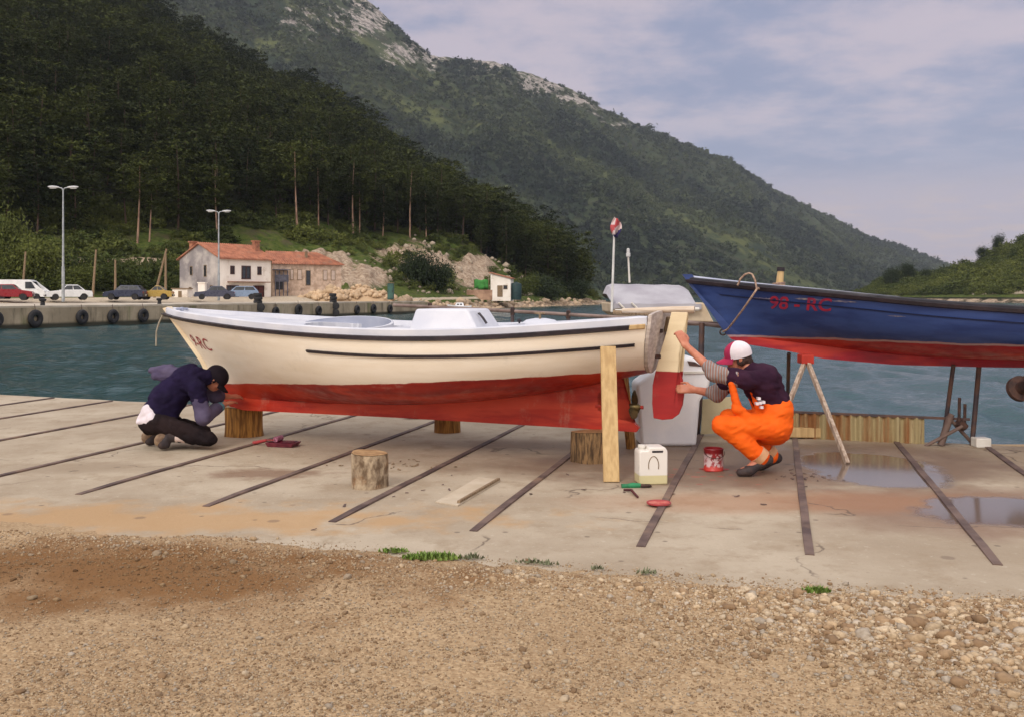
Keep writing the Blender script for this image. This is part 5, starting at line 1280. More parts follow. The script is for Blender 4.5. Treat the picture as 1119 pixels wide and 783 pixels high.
def left_hill():
    px=np.concatenate([np.linspace(-900,-20,60),np.arange(-16,664,3.0)])
    k=LK(px); y0,y3=k[0],k[6]
    t=np.concatenate([np.linspace(0,1,150)**1.15,1+np.linspace(.02,.7,16)])
    Y=y0[None]+(y3-y0)[None]*t[:,None]; P=np.broadcast_to(px[None],Y.shape); Z=left_z(P,Y)
    py=HY-(Z-EYE)/Y*F
    forest=np.clip((Y-k[4][None])/6,-1,1)
    rock=left_rock(P,py)
    grass=np.clip(.75-forest*.75,0,1); path=np.zeros_like(P)
    row=np.interp(P,[380,440,520,600],[326,327.2,325.6,319.5]); path=np.where((P>375)&(P<606),np.exp(-((py-row)/1.5)**2),0)
    shore=np.where(P>430,np.exp(-((Z+.3)/.7)**2),0); rock=np.maximum(rock,shore*.75); rock=np.where((P<430)&(Y<k[2][None]),.25,rock)
    path=np.where((P<425)&(Y<k[2][None]-2),.62,path)
    Z=Z+np.where(rock>.5,1.2*np.abs(vnoise(np.stack([P/9,py/5],-1),77)),0)*np.where(P>300,1,.3)*np.clip((Y-k[2][None])/6,0,1)
    msk=np.stack([rock,grass,path],-1).reshape(-1,3)
    grid_terrain('wooded_hill',px,(Y,Z),msk,M['hill'])
left_hill()

# ------------------------------------------------------------------ far mountain
MK=cols([(-700,900,1500,-420),(-200,900,1450,-240),(0,880,1450,-190),(165,880,1500,-130),(300,880,1550,-62),(370,880,1600,-14),(400,880,1620,2),(420,880,1640,18),(440,880,1650,38),(470,880,1680,62),(500,890,1720,64),(540,900,1760,68),(580,910,1800,81),(620,920,1850,98),(660,930,1900,118),(700,960,1960,138),(740,1000,2020,154),(800,1080,2150,176),(850,1180,2280,209),(900,1300,2420,234),(950,1420,2560,258),(1000,1560,2700,275),(1035,1660,2800,288),(1070,1760,2880,302),(1130,1900,2950,318)])
def mount_z(px,Y):
    yb,yr,rr=MK(px); zr=EYE-(rr-HY)/F*yr
    t=(Y-yb)/(yr-yb); tt=np.clip(t,0,1)
    z=WATER_Z-1+(zr-WATER_Z+1)*(tt**.92)
    X=(px-CX)/F*Y; P=np.stack([X,Y],-1)
    z=z+np.sin(np.pi*np.clip(t,0,1))**.7*(30*fbm(P/260,5,51)+60*np.abs(fbm((P*np.array([1,.35]))/150,3,55))-22)*np.clip(zr/300,.15,1)
    z=z+np.clip((t-.6)*2.5,0,1)*np.clip(zr/300,0,1)*7*fbm(P/38,4,57)
    z=np.where(t>1,z-(t-1)*(yr-yb)*.5,z)
    return z
def mount_mat():
    m,nt,b=new_mat('mountain_scrub'); v=coords(nt,'Object'); at=nd(nt,'ShaderNodeVertexColor'); at.layer_name='tone'
    sp=nd(nt,'ShaderNodeSeparateColor'); nt.links.new(at.outputs[0],sp.inputs[0]); rk,br,dk=sp.outputs[:3]
    n=noise(nt,v,.011,7,.66); n2=noise(nt,v,.05,6,.7)
    c=mixc(nt,ramp(nt,n,.38,.6),(.024,.038,.022),(.062,.080,.034)); c=mixc(nt,ramp(nt,n2,.45,.68),c,(.05,.046,.028))
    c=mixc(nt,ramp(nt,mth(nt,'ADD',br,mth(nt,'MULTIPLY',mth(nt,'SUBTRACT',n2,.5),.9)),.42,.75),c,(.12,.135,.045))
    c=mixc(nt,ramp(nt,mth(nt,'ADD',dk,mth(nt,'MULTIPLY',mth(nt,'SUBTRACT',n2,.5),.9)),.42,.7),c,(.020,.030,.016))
    rkm=mixc(nt,ramp(nt,noise(nt,v,.12,6,.7),.35,.65),lin(196,186,176),lin(120,112,104))
    c=mixc(nt,ramp(nt,mth(nt,'ADD',rk,mth(nt,'MULTIPLY',mth(nt,'SUBTRACT',noise(nt,coords(nt,'Object',(1,1,1)),.055,8,.8),.5),2.6)),.5,.66),c,rkm)
    nt.links.new(c,b.inputs['Base Color']); b.inputs['Roughness'].default_value=.97; b.inputs['Specular IOR Level'].default_value=.08
    bump(nt,b,mth(nt,'ADD',mth(nt,'MULTIPLY',n2,9.0),mth(nt,'MULTIPLY',noise(nt,v,.16,5,.7),4.0)),.9,1.0)
    return m
def mount_masks(P,py):
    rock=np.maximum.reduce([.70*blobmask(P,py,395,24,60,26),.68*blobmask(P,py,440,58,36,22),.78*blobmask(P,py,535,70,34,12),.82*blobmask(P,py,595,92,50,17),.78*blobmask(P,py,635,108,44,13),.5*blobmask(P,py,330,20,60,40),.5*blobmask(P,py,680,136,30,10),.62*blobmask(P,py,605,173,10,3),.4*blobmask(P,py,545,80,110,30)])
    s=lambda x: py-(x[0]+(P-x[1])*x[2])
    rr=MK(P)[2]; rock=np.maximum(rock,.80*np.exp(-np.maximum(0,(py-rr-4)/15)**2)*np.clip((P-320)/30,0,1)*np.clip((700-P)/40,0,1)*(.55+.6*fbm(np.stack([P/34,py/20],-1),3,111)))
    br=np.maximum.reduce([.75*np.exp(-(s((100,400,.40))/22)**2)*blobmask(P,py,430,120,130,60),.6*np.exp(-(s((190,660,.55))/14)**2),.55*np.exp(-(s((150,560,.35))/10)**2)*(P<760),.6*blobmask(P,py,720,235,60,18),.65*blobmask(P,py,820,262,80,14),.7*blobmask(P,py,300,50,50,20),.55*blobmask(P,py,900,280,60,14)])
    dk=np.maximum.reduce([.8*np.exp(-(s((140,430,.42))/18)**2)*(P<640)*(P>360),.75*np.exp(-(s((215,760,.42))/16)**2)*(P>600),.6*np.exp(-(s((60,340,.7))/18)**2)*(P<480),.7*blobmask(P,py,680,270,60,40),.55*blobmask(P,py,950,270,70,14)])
    return rock,br,dk
def mountain():
    px=np.concatenate([np.linspace(-700,100,40),np.arange(106,1132,3.5)]); k=MK(px)
    t=np.concatenate([np.linspace(-.01,1,190),1+np.linspace(.01,.5,10)])
    Y=k[0][None]+(k[1]-k[0])[None]*t[:,None]; P=np.broadcast_to(px[None],Y.shape); Z=mount_z(P,Y); py=HY-(Z-EYE)/Y*F
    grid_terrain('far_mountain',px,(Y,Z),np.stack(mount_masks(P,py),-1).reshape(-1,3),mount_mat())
mountain()

# ------------------------------------------------------------------ right headland
RK=cols([(880,420,440,324.5),(940,400,425,322),(965,380,420,306),(985,365,420,301),(1010,350,415,305),(1040,335,410,297),(1075,320,405,284),(1100,310,400,272),(1130,300,395,260),(1200,285,390,225),(1400,250,380,150),(1800,200,380,60)])
def right_z(px,Y):
    yb,yr,rr=RK(px); zr=EYE-(rr-HY)/F*yr; t=(Y-yb)/(yr-yb); z=-1.2+2.6*np.clip(t/.12,0,1)+(zr-1.4)*np.clip((t-.12)/.88,0,1)
    X=(px-CX)/F*Y
    return np.where(t>1,z-(t-1)*(yr-yb)*.5,z)+np.clip(t*4-.5,0,1)*.9*fbm(np.stack([X,Y],-1)/12,4,61)
def headland():
    px=np.concatenate([np.arange(880,1140,3.0),np.linspace(1145,1800,60)]); k=RK(px)
    t=np.concatenate([np.linspace(0,1,60),np.linspace(1.03,2,8)]); Y=k[0][None]+(k[1]-k[0])[None]*t[:,None]; P=np.broadcast_to(px[None],Y.shape); Z=right_z(P,Y)
    tt=np.broadcast_to(t[:,None],Y.shape); rock=np.where(tt<.08,.5,0); grass=np.where(tt>=.1,.7,0); path=np.where((tt>.14)&(tt<.19)&(P>1060),.7,0)
    grid_terrain('right_headland',px,(Y,Z),np.stack([rock,grass,path],-1).reshape(-1,3),M['hill'])
headland()

# ------------------------------------------------------------------ trees
def leaf_mat(name,c1,c2,c3,obj_rand=True):
    m,nt,b=new_mat(name)
    if obj_rand:
        oi=nd(nt,'ShaderNodeObjectInfo'); r=oi.outputs['Random']
    else:
        at=nd(nt,'ShaderNodeVertexColor'); at.layer_name='tone'; sp=nd(nt,'ShaderNodeSeparateColor'); nt.links.new(at.outputs[0],sp.inputs[0]); r=sp.outputs[0]
    gi=nd(nt,'ShaderNodeNewGeometry')
    c=mixc(nt,r,c1,c2); c=mixc(nt,mth(nt,'MULTIPLY',gi.outputs['Random Per Island'],.35),c,c3)
    nt.links.new(c,b.inputs['Base Color']); b.inputs['Roughness'].default_value=.85; b.inputs['Specular IOR Level'].default_value=.15
    return m
PC=((.010,.021,.005),(.062,.078,.014),(.055,.045,.012))
M['pine_leaf']=leaf_mat('pine_needles',*PC); M['pine_leaf_mass']=leaf_mat('pine_needles_mass',*PC,obj_rand=False)
M['pale_bark']=pmat('pale_pine_bark',lin(168,136,112),lin(120,94,78),3,.95,.5,8,stretch=(1,1,.25))
M['pine_bark']=pmat('pine_bark',lin(92,72,58),lin(64,50,42),3,.95,.5,8,stretch=(1,1,.25))
SC=((.010,.022,.014),(.090,.112,.042),(.050,.050,.030))
M['scrub_leaf']=leaf_mat('scrub_leaves',*SC,obj_rand=False)
GC=((.035,.055,.014),(.13,.15,.032),(.09,.085,.03))
M['green_leaf']=leaf_mat('spring_leaves',*GC); M['green_leaf_mass']=leaf_mat('spring_leaves_mass',*GC,obj_rand=False)
def tris(n,c,spread,size,rg,flat=1.0):
    p=rg.standard_normal((n,3))*np.array(spread)+c
    d=rg.standard_normal((n,2,3)); d[...,2]*=flat; d/=np.linalg.norm(d,axis=-1,keepdims=True)
    s=size*rg.uniform(.6,1.3,(n,1))
    V=np.stack([p,p+d[:,0]*s,p+d[:,1]*s],1).reshape(-1,3); return V
def pine(seed,h=11.0,bare=.42,nb=40,per=34,size=.42):
    rg=np.random.default_rng(seed); L=[]; TV=[];TF=[]
    lean=rg.uniform(-.04,.04,2); kn=rg.uniform(-.3,.3,2)
    ax=lambda z: np.array([lean[0]*z+kn[0]*math.sin(z/h*3),lean[1]*z+kn[1]*math.sin(z/h*3),z])
    def tube(P,Rd,n=6):
        off=len(TV)
        for p,r in zip(P,Rd):
            for k in range(n): TV.append(p+np.array([r*math.cos(2*math.pi*k/n),r*math.sin(2*math.pi*k/n),0]))
        for i in range(len(P)-1):
            for k in range(n): TF.append((off+i*n+k,off+i*n+(k+1)%n,off+(i+1)*n+(k+1)%n,off+(i+1)*n+k))
    zs=np.linspace(-1.0,h*.96,8); tube([ax(z) for z in zs],[.17*(1-.85*max(0,z)/h)*(h/11) for z in zs])
    for i in range(nb):
        q=(i+rg.random())/nb; z=h*(bare+(1-bare)*q); prof=(math.sin(math.pi*min(1,.22+.74*(1-q)**.8)))*.9+.12
        Ln=h*.26*prof*rg.uniform(.55,1.15); az=i*2.4+rg.uniform(-.7,.7); up=rg.uniform(-.05,.3)
        d=np.array([math.cos(az),math.sin(az),up]); e=ax(z)+d*Ln
        if i%3==0: tube([ax(z-.2),e*.75+ax(z)*.25],[.05,.02],4)
        for f in (.45,.75,1.0):
            if f<1 and Ln<1: continue
            L.append(tris(int(per*(.6 if f<.6 else 1)),ax(z)+d*Ln*f+rg.standard_normal(3)*.15,(.45,.45,.13),size,rg,.35))
    L.append(tris(per,ax(h),(.25,.25,.35),size*.8,rg))
    V=np.concatenate(L); return V,np.arange(len(V)).reshape(-1,3),np.array(TV),np.array(TF)
PINES=[pine(100+k,12+1.5*(k%3-1),bare=[.14,.46,.10,.26,.12,.52][k],nb=[44,30,46,40,44,28][k],per=30,size=.40) for k in range(6)]
PINES_LOW=[pine(200+k,12+1.5*(k%3-1),bare=.25,nb=24,per=18,size=.58) for k in range(5)]
def place_pines():
    n=16000; px=RNG.uniform(-260,640,n); k=LK(px); u=RNG.random(n)
    Y=k[4]+(k[6]+18-k[4])*u
    ok=RNG.random(n)<(Y/430)*.62; px,Y=px[ok],Y[ok]
    # thin by distance between neighbours
    X=(px-CX)/F*Y; order=np.argsort(Y); keep=[]; cell={}
    for i in order:
        c=(int(X[i]//4.6),int(Y[i]//4.6)); 
        if any((c[0]+a,c[1]+b) in cell and math.hypot(X[i]-cell[(c[0]+a,c[1]+b)][0],Y[i]-cell[(c[0]+a,c[1]+b)][1])<4.4 for a in (-1,0,1) for b in (-1,0,1)): continue
        cell[c]=(X[i],Y[i]); keep.append(i)
    px,Y=px[keep],Y[keep]
    Z=left_z(px,Y); X=(px-CX)/F*Y
    inview=(px>-14)&(px<640)
    first=[i for i in range(len(px)) if inview[i]][:270]; fs=set(first)
    me=[]
    for k_,(V,Fc,TV,TF) in enumerate(PINES): me.append((np_mesh('pine_crown',V,Fc),np_mesh('pine_trunk',TV,TF,True)))
    for a,b in me: a.materials.append(M['pine_leaf']); b.materials.append(M['pine_bark'])
    for j,i in enumerate(first):
        v=int(RNG.choice([0,2,4,3,1,5],p=[.24,.24,.24,.16,.06,.06]))
        rt=bpy.data.objects.new('pine_tree',None); COL.objects.link(rt); s=RNG.uniform(.8,1.25); rt.location=(X[i],Y[i],Z[i]-.2); rt.rotation_euler=(0,0,RNG.uniform(0,6.28)); rt.scale=(s*RNG.uniform(.9,1.15),)*2+(s,)
        tag(rt,'tall dark pine standing among its like in the wood on the left hill','pine tree','pines of the wood on the left hill')
        for nm,mm in (('crown',me[v][0]),('trunk',me[v][1])):
            c=bpy.data.objects.new(nm,mm); COL.objects.link(c); c.parent=rt
    rest=np.array([i for i in range(len(px)) if i not in fs]); 
    T=[(V,Fc) for V,Fc,_,_ in PINES_LOW]; n=len(rest); w=RNG.integers(0,5,n); sc=RNG.uniform(.7,1.3,n); rz=RNG.uniform(0,6.28,n); pos=np.stack([X[rest],Y[rest],Z[rest]-.3],1); tone=np.clip(.42+.9*fbm(np.stack([X[rest],Y[rest]],-1)/38,3,91)+.3*RNG.standard_normal(n),0,1)
    V,Fc,t=scatter(T,w,pos,sc,rz,tone)
    o=link('pine_forest',np_mesh('pine_forest',V,Fc,tone=t),M['pine_leaf_mass']); tag(o,'dense dark pine wood covering the upper part of the left hill','forest',kind='stuff')
    print('pines',len(px),len(first),len(V)//3)
    return me
PINE_ME=place_pines()
PALE={}
for v_ in (1,3,5):
    PALE[v_]=PINE_ME[v_][1].copy(); PALE[v_].materials.clear(); PALE[v_].materials.append(M['pale_bark'])
# pines with bare trunks that stand out at the foot of the wood
for px,row,h,v,lab in ((325,247,12.5,5,'tall pine with a long pale bare trunk, the clearest trunk above the stone house'),(348,243,11,1,'pine with a pale trunk just right of the clearest bare trunk'),(150,257,10.5,5,'pine with a reddish bare trunk between the two street lamps'),(163,258,9.5,1,'short reddish pine right beside the other reddish trunk'),
                     (386,257,12.5,5,'pine with a thick pale trunk left of the quarry slope'),(393,262,11,1,'slim pine close beside the thick pale trunk'),(448,262,12,5,'pine with a tall light trunk above the rocky bank'),(466,260,11,3,'dark leaning pine right of the tall light trunk'),(418,258,11,3,'pine with a shadowed trunk above the quarry slope'),(238,250,11,1,'pine with a bare trunk rising behind the white house roof')):
    Y=float(LK(px)[4])-3; z=float(left_z(np.array(float(px)),np.array(Y))); q=((px-CX)/F*Y,Y,z-.3); s=h/11
    rt=empty('pine_tree',q,px*.7); rt.scale=(s*.95,s*.95,s); tag(rt,lab,'pine tree')
    for nm,mm in (('crown',PINE_ME[v][0]),('trunk',PALE[v])):
        c=bpy.data.objects.new(nm,mm); COL.objects.link(c); c.parent=rt
def bush_tpl(seed,n=260,size=.2,flat=.8):
    rg=np.random.default_rng(seed); L=[]
    for k in range(9):
        a=rg.uniform(0,6.28); r=rg.uniform(0,.55); c=np.array([r*math.cos(a),r*math.sin(a),rg.uniform(.3,.95)*flat]); L.append(tris(n//9,c,(.24,.24,.2),size,rg))
    V=np.concatenate(L); return V,np.arange(len(V)).reshape(-1,3)
BUSH=[bush_tpl(300+k) for k in range(4)]; BUSH_FINE=[bush_tpl(320+k,5000,.072) for k in range(4)]
def leafy_thing(name,lab,cat,px,Y,w,h,mat,v=0,grp=None,zfn=left_z,z=None,trunk=0.0):
    if z is None: z=float(zfn(np.array(float(px)),np.array(float(Y))))
    rt=empty(name,((px-CX)/F*Y,Y,z-.1),px*1.3); tag(rt,lab,cat,grp)
    me=np_mesh('crown',*BUSH_FINE[v%4]); c=link('crown',me,mat,rt); c.scale=(w/1.6,w/1.6,(h-trunk)/1.3); c.location=(0,0,trunk)
    mb=MB(); mb.tube([(0,0,-.3),(.05,0,h*.35),(.02,.03,h*.6)],[.10*h/4,.08*h/4,.03],7); mb.build('trunk' if trunk else 'stem',M['pine_bark'],rt,smooth=60)
    return rt
M['dark_bush']=leaf_mat('dark_bush_leaves',(.022,.035,.016),(.035,.05,.02),(.03,.035,.018))
for a in ((38,113,7,6.5,'green_leaf',1,'bright green leafy bush behind the white van'),(12,115,6,8.5,'green_leaf',0,'taller green bush at the left edge behind the red car'),(80,113,5,4,'green_leaf',2,'green bush just right of the nearer street lamp'),
          (125,118,6,4.2,'green_leaf',3,'low green bush behind the dark hatchback'),(458,163,5.5,7,'dark_bush',0,'round dark bush on the rocky bank, left of the pair'),(478,166,6,6.0,'dark_bush',1,'dark bush on the rocky bank, right of the pair'),(446,166,4,4,'dark_bush',2,'small dark bush at the left of the pair on the rocky bank'),(573,206,6,5,'green_leaf',2,'bright bush just right of the white hut'),(596,214,8,6,'dark_bush',3,'dark bush near the tip of the point'),(628,240,8,5,'dark_bush',1,'low dark bush at the very tip of the point')):
    px,Y,w,h,mt,v,lab=a; leafy_thing('bush',lab,'bush',px,Y,w,h,M[mt],v)
def undergrowth():
    n=5200; px=RNG.uniform(-60,655,n); k=LK(px); u=RNG.random(n); Y=k[2]+(k[4]+14-k[2])*u
    Z=left_z(px,Y); py=HY-(Z-EYE)/Y*F; X=(px-CX)/F*Y
    rk=left_rock(px,py)
    ok=(RNG.random(n)>rk*1.5)&(fbm(np.stack([X,Y],-1)/9,3,71)>-.25)&((py<318)|(px>540))&~((px>195)&(px<300)&(Y<134))
    X,Y,Z=X[ok],Y[ok],Z[ok]; n=len(X); s=.9*np.exp(RNG.standard_normal(n)*.4); sc=np.stack([s,s,s*RNG.uniform(.6,1.1,n)],1)
    V,Fc,t=scatter(BUSH,RNG.integers(0,4,n),np.stack([X,Y,Z],1),sc,RNG.uniform(0,6.28,n),np.clip(.4+.9*fbm(np.stack([X,Y],-1)/12,3,97)+.25*RNG.standard_normal(n),0,1))
    o=link('undergrowth',np_mesh('undergrowth',V,Fc,tone=t),M['green_leaf_mass']); tag(o,'green undergrowth and small shrubs covering the slope below the pines','undergrowth',kind='stuff')
undergrowth()
def mountain_scrub():
    n=30000; px=RNG.uniform(120,1100,n); k=MK(px); u=RNG.random(n)**.85; Y=k[0]+(k[1]-k[0])*u; Z=mount_z(px,Y); py=HY-(Z-EYE)/Y*F; X=(px-CX)/F*Y
    rock,br,dk=mount_masks(px,py)
    ok=(py>-20)&(RNG.random(n)<np.clip(.75-rock*.75-br*.3+dk*.4+.6*fbm(np.stack([X,Y],-1)/70,3,81),.04,1)); X,Y,Z,dk,br=X[ok],Y[ok],Z[ok],dk[ok],br[ok]; n=len(X)
    T=[]
    for q in range(4):
        V,Fc=bush_tpl(400+q,45,.55); T.append((V,Fc))
    s=4.0*np.exp(RNG.standard_normal(n)*.35); sc=np.stack([s,s,s*RNG.uniform(.7,1.2,n)],1)
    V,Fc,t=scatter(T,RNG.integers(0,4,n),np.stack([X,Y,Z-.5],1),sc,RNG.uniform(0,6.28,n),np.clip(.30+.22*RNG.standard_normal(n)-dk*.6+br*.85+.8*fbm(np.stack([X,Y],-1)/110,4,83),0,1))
    o=link('mountain_woodland',np_mesh('mountain_woodland',V,Fc,tone=t),M['scrub_leaf']); tag(o,'grey green scrub and woodland covering the far mountain','woodland',kind='stuff')
mountain_scrub()
def hillside_stones():
    n=420; px=RNG.uniform(380,580,n); k=LK(px); Y=k[2]+(k[4]-k[2])*RNG.random(n); Z=left_z(px,Y); X=(px-CX)/F*Y; T=[]
    ok=fbm(np.stack([X,Y],-1)/9,3,121)>.0; X,Y,Z=X[ok],Y[ok],Z[ok]; n=len(X)
    for q in range(4):
        V,Fc=ico(1); T.append((V*(1+.35*vnoise(V*1.4+q*5,q)[:,None])*np.array([1,.8,.7]),Fc))
    V,Fc,t=scatter(T,RNG.integers(0,4,n),np.stack([X,Y,Z+.1],1),.34*np.exp(RNG.standard_normal(n)*.5),RNG.uniform(0,6.28,n),np.array(lin(176,162,142))[None]*RNG.uniform(.6,1.1,(n,1)))
    o=link('hillside_stones',np_mesh('hillside_stones',V,Fc,tone=t),bpy.data.materials['gravel_stone']); tag(o,'pale stones strewn over the grassy bank below the pines','stones',kind='stuff')
hillside_stones()
def headland_wood():
    n=2600; px=RNG.uniform(935,1260,n); k=RK(px); u=RNG.random(n); Y=k[0]+(k[1]-k[0])*(.14+.9*u); Z=right_z(px,Y); X=(px-CX)/F*Y
    s=2.1*np.exp(RNG.standard_normal(n)*.3); s=np.where(px<985,s*.75,s)
    V,Fc,t=scatter([bush_tpl(500+q,320,.17) for q in range(4)],RNG.integers(0,4,n),np.stack([X,Y,Z-.4],1),np.stack([s,s,s],1),RNG.uniform(0,6.28,n),np.clip(.5+.9*fbm(np.stack([X,Y],-1)/22,3,95)+.25*RNG.standard_normal(n),0,1))
    o=link('headland_woodland',np_mesh('headland_woodland',V,Fc,tone=t),M['green_leaf_mass']); tag(o,'fresh green leafy woodland covering the right headland','woodland',kind='stuff')
headland_wood()
for (px,f,w,h,lab) in ((1075,.95,6,7.5,'round dark tree on the headland skyline, left of the skyline pair'),(1091,.97,5,9.5,'pointed dark tree on the headland skyline, right of the skyline pair'),(974,.6,7,9,'dark tree at the low left end of the headland'),(993,.7,6.5,9.5,'dark tree right beside the one at the low end of the headland'),(1013,.75,5,7,'small dark tree at the left foot of the bright green slope')):
    k=RK(float(px)); Y=float(k[0]+(k[1]-k[0])*f); leafy_thing('headland_tree',lab,'tree',px,Y,w,h,M['dark_bush'],int(px)%4,zfn=right_z,trunk=1.2)
# ------------------------------------------------------------------ far quay, road, houses, cars, lamps
def quay_x(Y): return -34.6+.38*(Y-65)
def far_quay():
    m,nt,b=new_mat('old_quay_concrete'); v=coords(nt,'Object')
    st=coords(nt,'Object',(.8,.8,.12))
    c=mixc(nt,ramp(nt,noise(nt,v,.5,6,.6),.35,.65),lin(180,164,138),lin(150,136,112)); c=mixc(nt,ramp(nt,noise(nt,st,1.6,5,.7),.5,.68,0,.8),c,lin(96,86,66)); c=mixc(nt,ramp(nt,noise(nt,st,.7,4,.6),.56,.7,0,.7),c,lin(112,116,70))
    sp=nd(nt,'ShaderNodeSeparateXYZ'); nt.links.new(v,sp.inputs[0]); c=mixc(nt,ramp(nt,sp.outputs[2],-.35,-.6),c,lin(60,58,44))
    nt.links.new(c,b.inputs['Base Color']); b.inputs['Roughness'].default_value=.95; bump(nt,b,noise(nt,v,3,5,.7),.5,.08)
    d=Vector((.38,1,0)).normalized(); n=Vector((-d.y,d.x,0))
    Ys=[20,30,40,50,58,65,72,80,88,97,106,115,122,127]
    bm=bmesh.new(); R0=[];R1=[];R2=[];R3=[]
    for Y in Ys:
        p=Vector((quay_x(Y),Y,0)); R0.append(bm.verts.new(p+Vector((0,0,-2.2)))); R1.append(bm.verts.new(p+Vector((0,0,.62)))); R2.append(bm.verts.new(p+n*.6+Vector((0,0,.70)))); R3.append(bm.verts.new(p+n*46+Vector((0,0,1.04))))
    for i in range(len(Ys)-1):
        bm.faces.new((R0[i],R0[i+1],R1[i+1],R1[i])); bm.faces.new((R1[i],R1[i+1],R2[i+1],R2[i])); bm.faces.new((R2[i],R2[i+1],R3[i+1],R3[i])).material_index=1
    bm.faces.new((R0[-1],bm.verts.new(R3[-1].co+Vector((0,0,-3.2))),R3[-1],R2[-1],R1[-1]))
    bmesh.ops.recalc_face_normals(bm,faces=bm.faces[:]); me=bpy.data.meshes.new('far_quay'); bm.to_mesh(me); bm.free(); tag(link('far_quay',me,[m,M['asphalt']]),kind='structure')
    # kerb stones
    mb=MB(); a=Vector((quay_x(30),30,.70))+n*.25; b_=Vector((quay_x(126),126,.70))+n*.25; mb.bar(a,b_,.42,.16); tag(mb.build('quay_kerb',pmat('kerb_concrete',lin(196,186,168),lin(176,164,144),.6,.95,.2,8),None,bevel=.03),kind='structure')
far_quay()
def on_quay_Y(px): return float(quay_Y(px))
def tyre(px,z,r,lab,stand=False):
    Y=on_quay_Y(px); d=Vector((.38,1,0)).normalized(); n=Vector((d.y,-d.x,0)); rt=empty('tyre_fender',Vector((quay_x(Y),Y,z))+n*.16,math.atan2(n.y,n.x)+R(90)); tag(rt,lab,'tyre fender','tyre fenders along the far quay')
    mb=MB(); prof=[]
    for k in range(16):
        a=2*math.pi*k/16; prof.append((r*.66+.36*r*math.cos(a),.17*math.sin(a)))
    rings=[]; N=22; MX=Matrix.Rotation(R(90),4,'X')
    for rr,zz in prof: rings.append([mb.bm.verts.new(MX@Vector((rr*math.cos(2*math.pi*k/N),rr*math.sin(2*math.pi*k/N),zz))) for k in range(N)])
    for i in range(16):
        for k in range(N): mb.bm.faces.new((rings[i][k],rings[i][(k+1)%N],rings[(i+1)%16][(k+1)%N],rings[(i+1)%16][k]))
    mb.build('tyre',M['tyre'],rt,smooth=50)
    mb=MB(); mb.tube([(0,.0,r*.8),(0,.1,r*.8+.5)],.02,5); mb.build('chain',M['rust'],rt)
for k,(px,z,r) in enumerate(((-6,-.1,.55),(37,-.12,.62),(88,-.1,.55),(122,-.12,.55),(155,-.1,.55),(300,-.1,.5),(325,.0,.6),(347,-.1,.5),(389,-.1,.5),(407,-.05,.55),(425,-.1,.5))):
    tyre(px,z,r,['black tyre fender cut by the left edge of the picture','large black tyre fender on the quay wall under the white van','black tyre on the quay wall under the white saloon','black tyre on the quay wall under the dark hatchback','black tyre on the quay wall under the mustard car','small black tyre just right of the tall tyre pile near the house','fat black tyre on the quay wall between the two tall tyre piles','black tyre left of the tall tyre pile below the rubble','black tyre right of the tall tyre pile below the rubble','black tyre on the quay wall under the right end of the rubble','last black tyre before the end of the quay'][k])
def tyre_pile(px,lab,n,r):
    Y=on_quay_Y(px); rt=empty('tyre_pile',(quay_x(Y)-.2,Y-.0,.72)); tag(rt,lab,'tyres')
    for k in range(n):
        mb=MB(); mb.lathe([(r*.5,.0),(r*.92,.02),(r,.1),(r,.24),(r*.92,.32),(r*.5,.34)],20,Matrix.Translation((.05*math.sin(k*2),.04*math.cos(k*3),.34*k))@Matrix.Rotation(R(4*(k%2)),4,'X')); mb.build('tyre',M['tyre'],rt,smooth=40)
    mb=MB(); 
    for q in range(2): mb.lathe([(r*.5,-.12),(r*.95,-.08),(r,.0),(r*.95,.08),(r*.5,.12)],20,Matrix.Translation((.36,-.34,-.35-.75*q))@Matrix.Rotation(R(90),4,'X')); 
    mb.build('hanging_tyre',M['tyre'],rt,smooth=40)
tyre_pile(284,'tall black tyre pile on the quay edge in front of the white house corner',3,.42); tyre_pile(366,'tall black tyre pile on the quay edge in front of the stone house',3,.40)
def bollard(px,lab):
    Y=on_quay_Y(px); rt=empty('bollard',(quay_x(Y)-.75,Y,.71)); tag(rt,lab,'bollard')
    mb=MB(); mb.lathe([(.24,0),(.24,.05),(.16,.09),(.14,.34),(.24,.42),(.26,.5),(.2,.56),(.05,.58)],18); mb.build('bollard_body',M['tyre'],rt,smooth=50)
bollard(58,'black mushroom bollard in front of the white saloon'); bollard(184,'black mushroom bollard at the right of the mustard car')

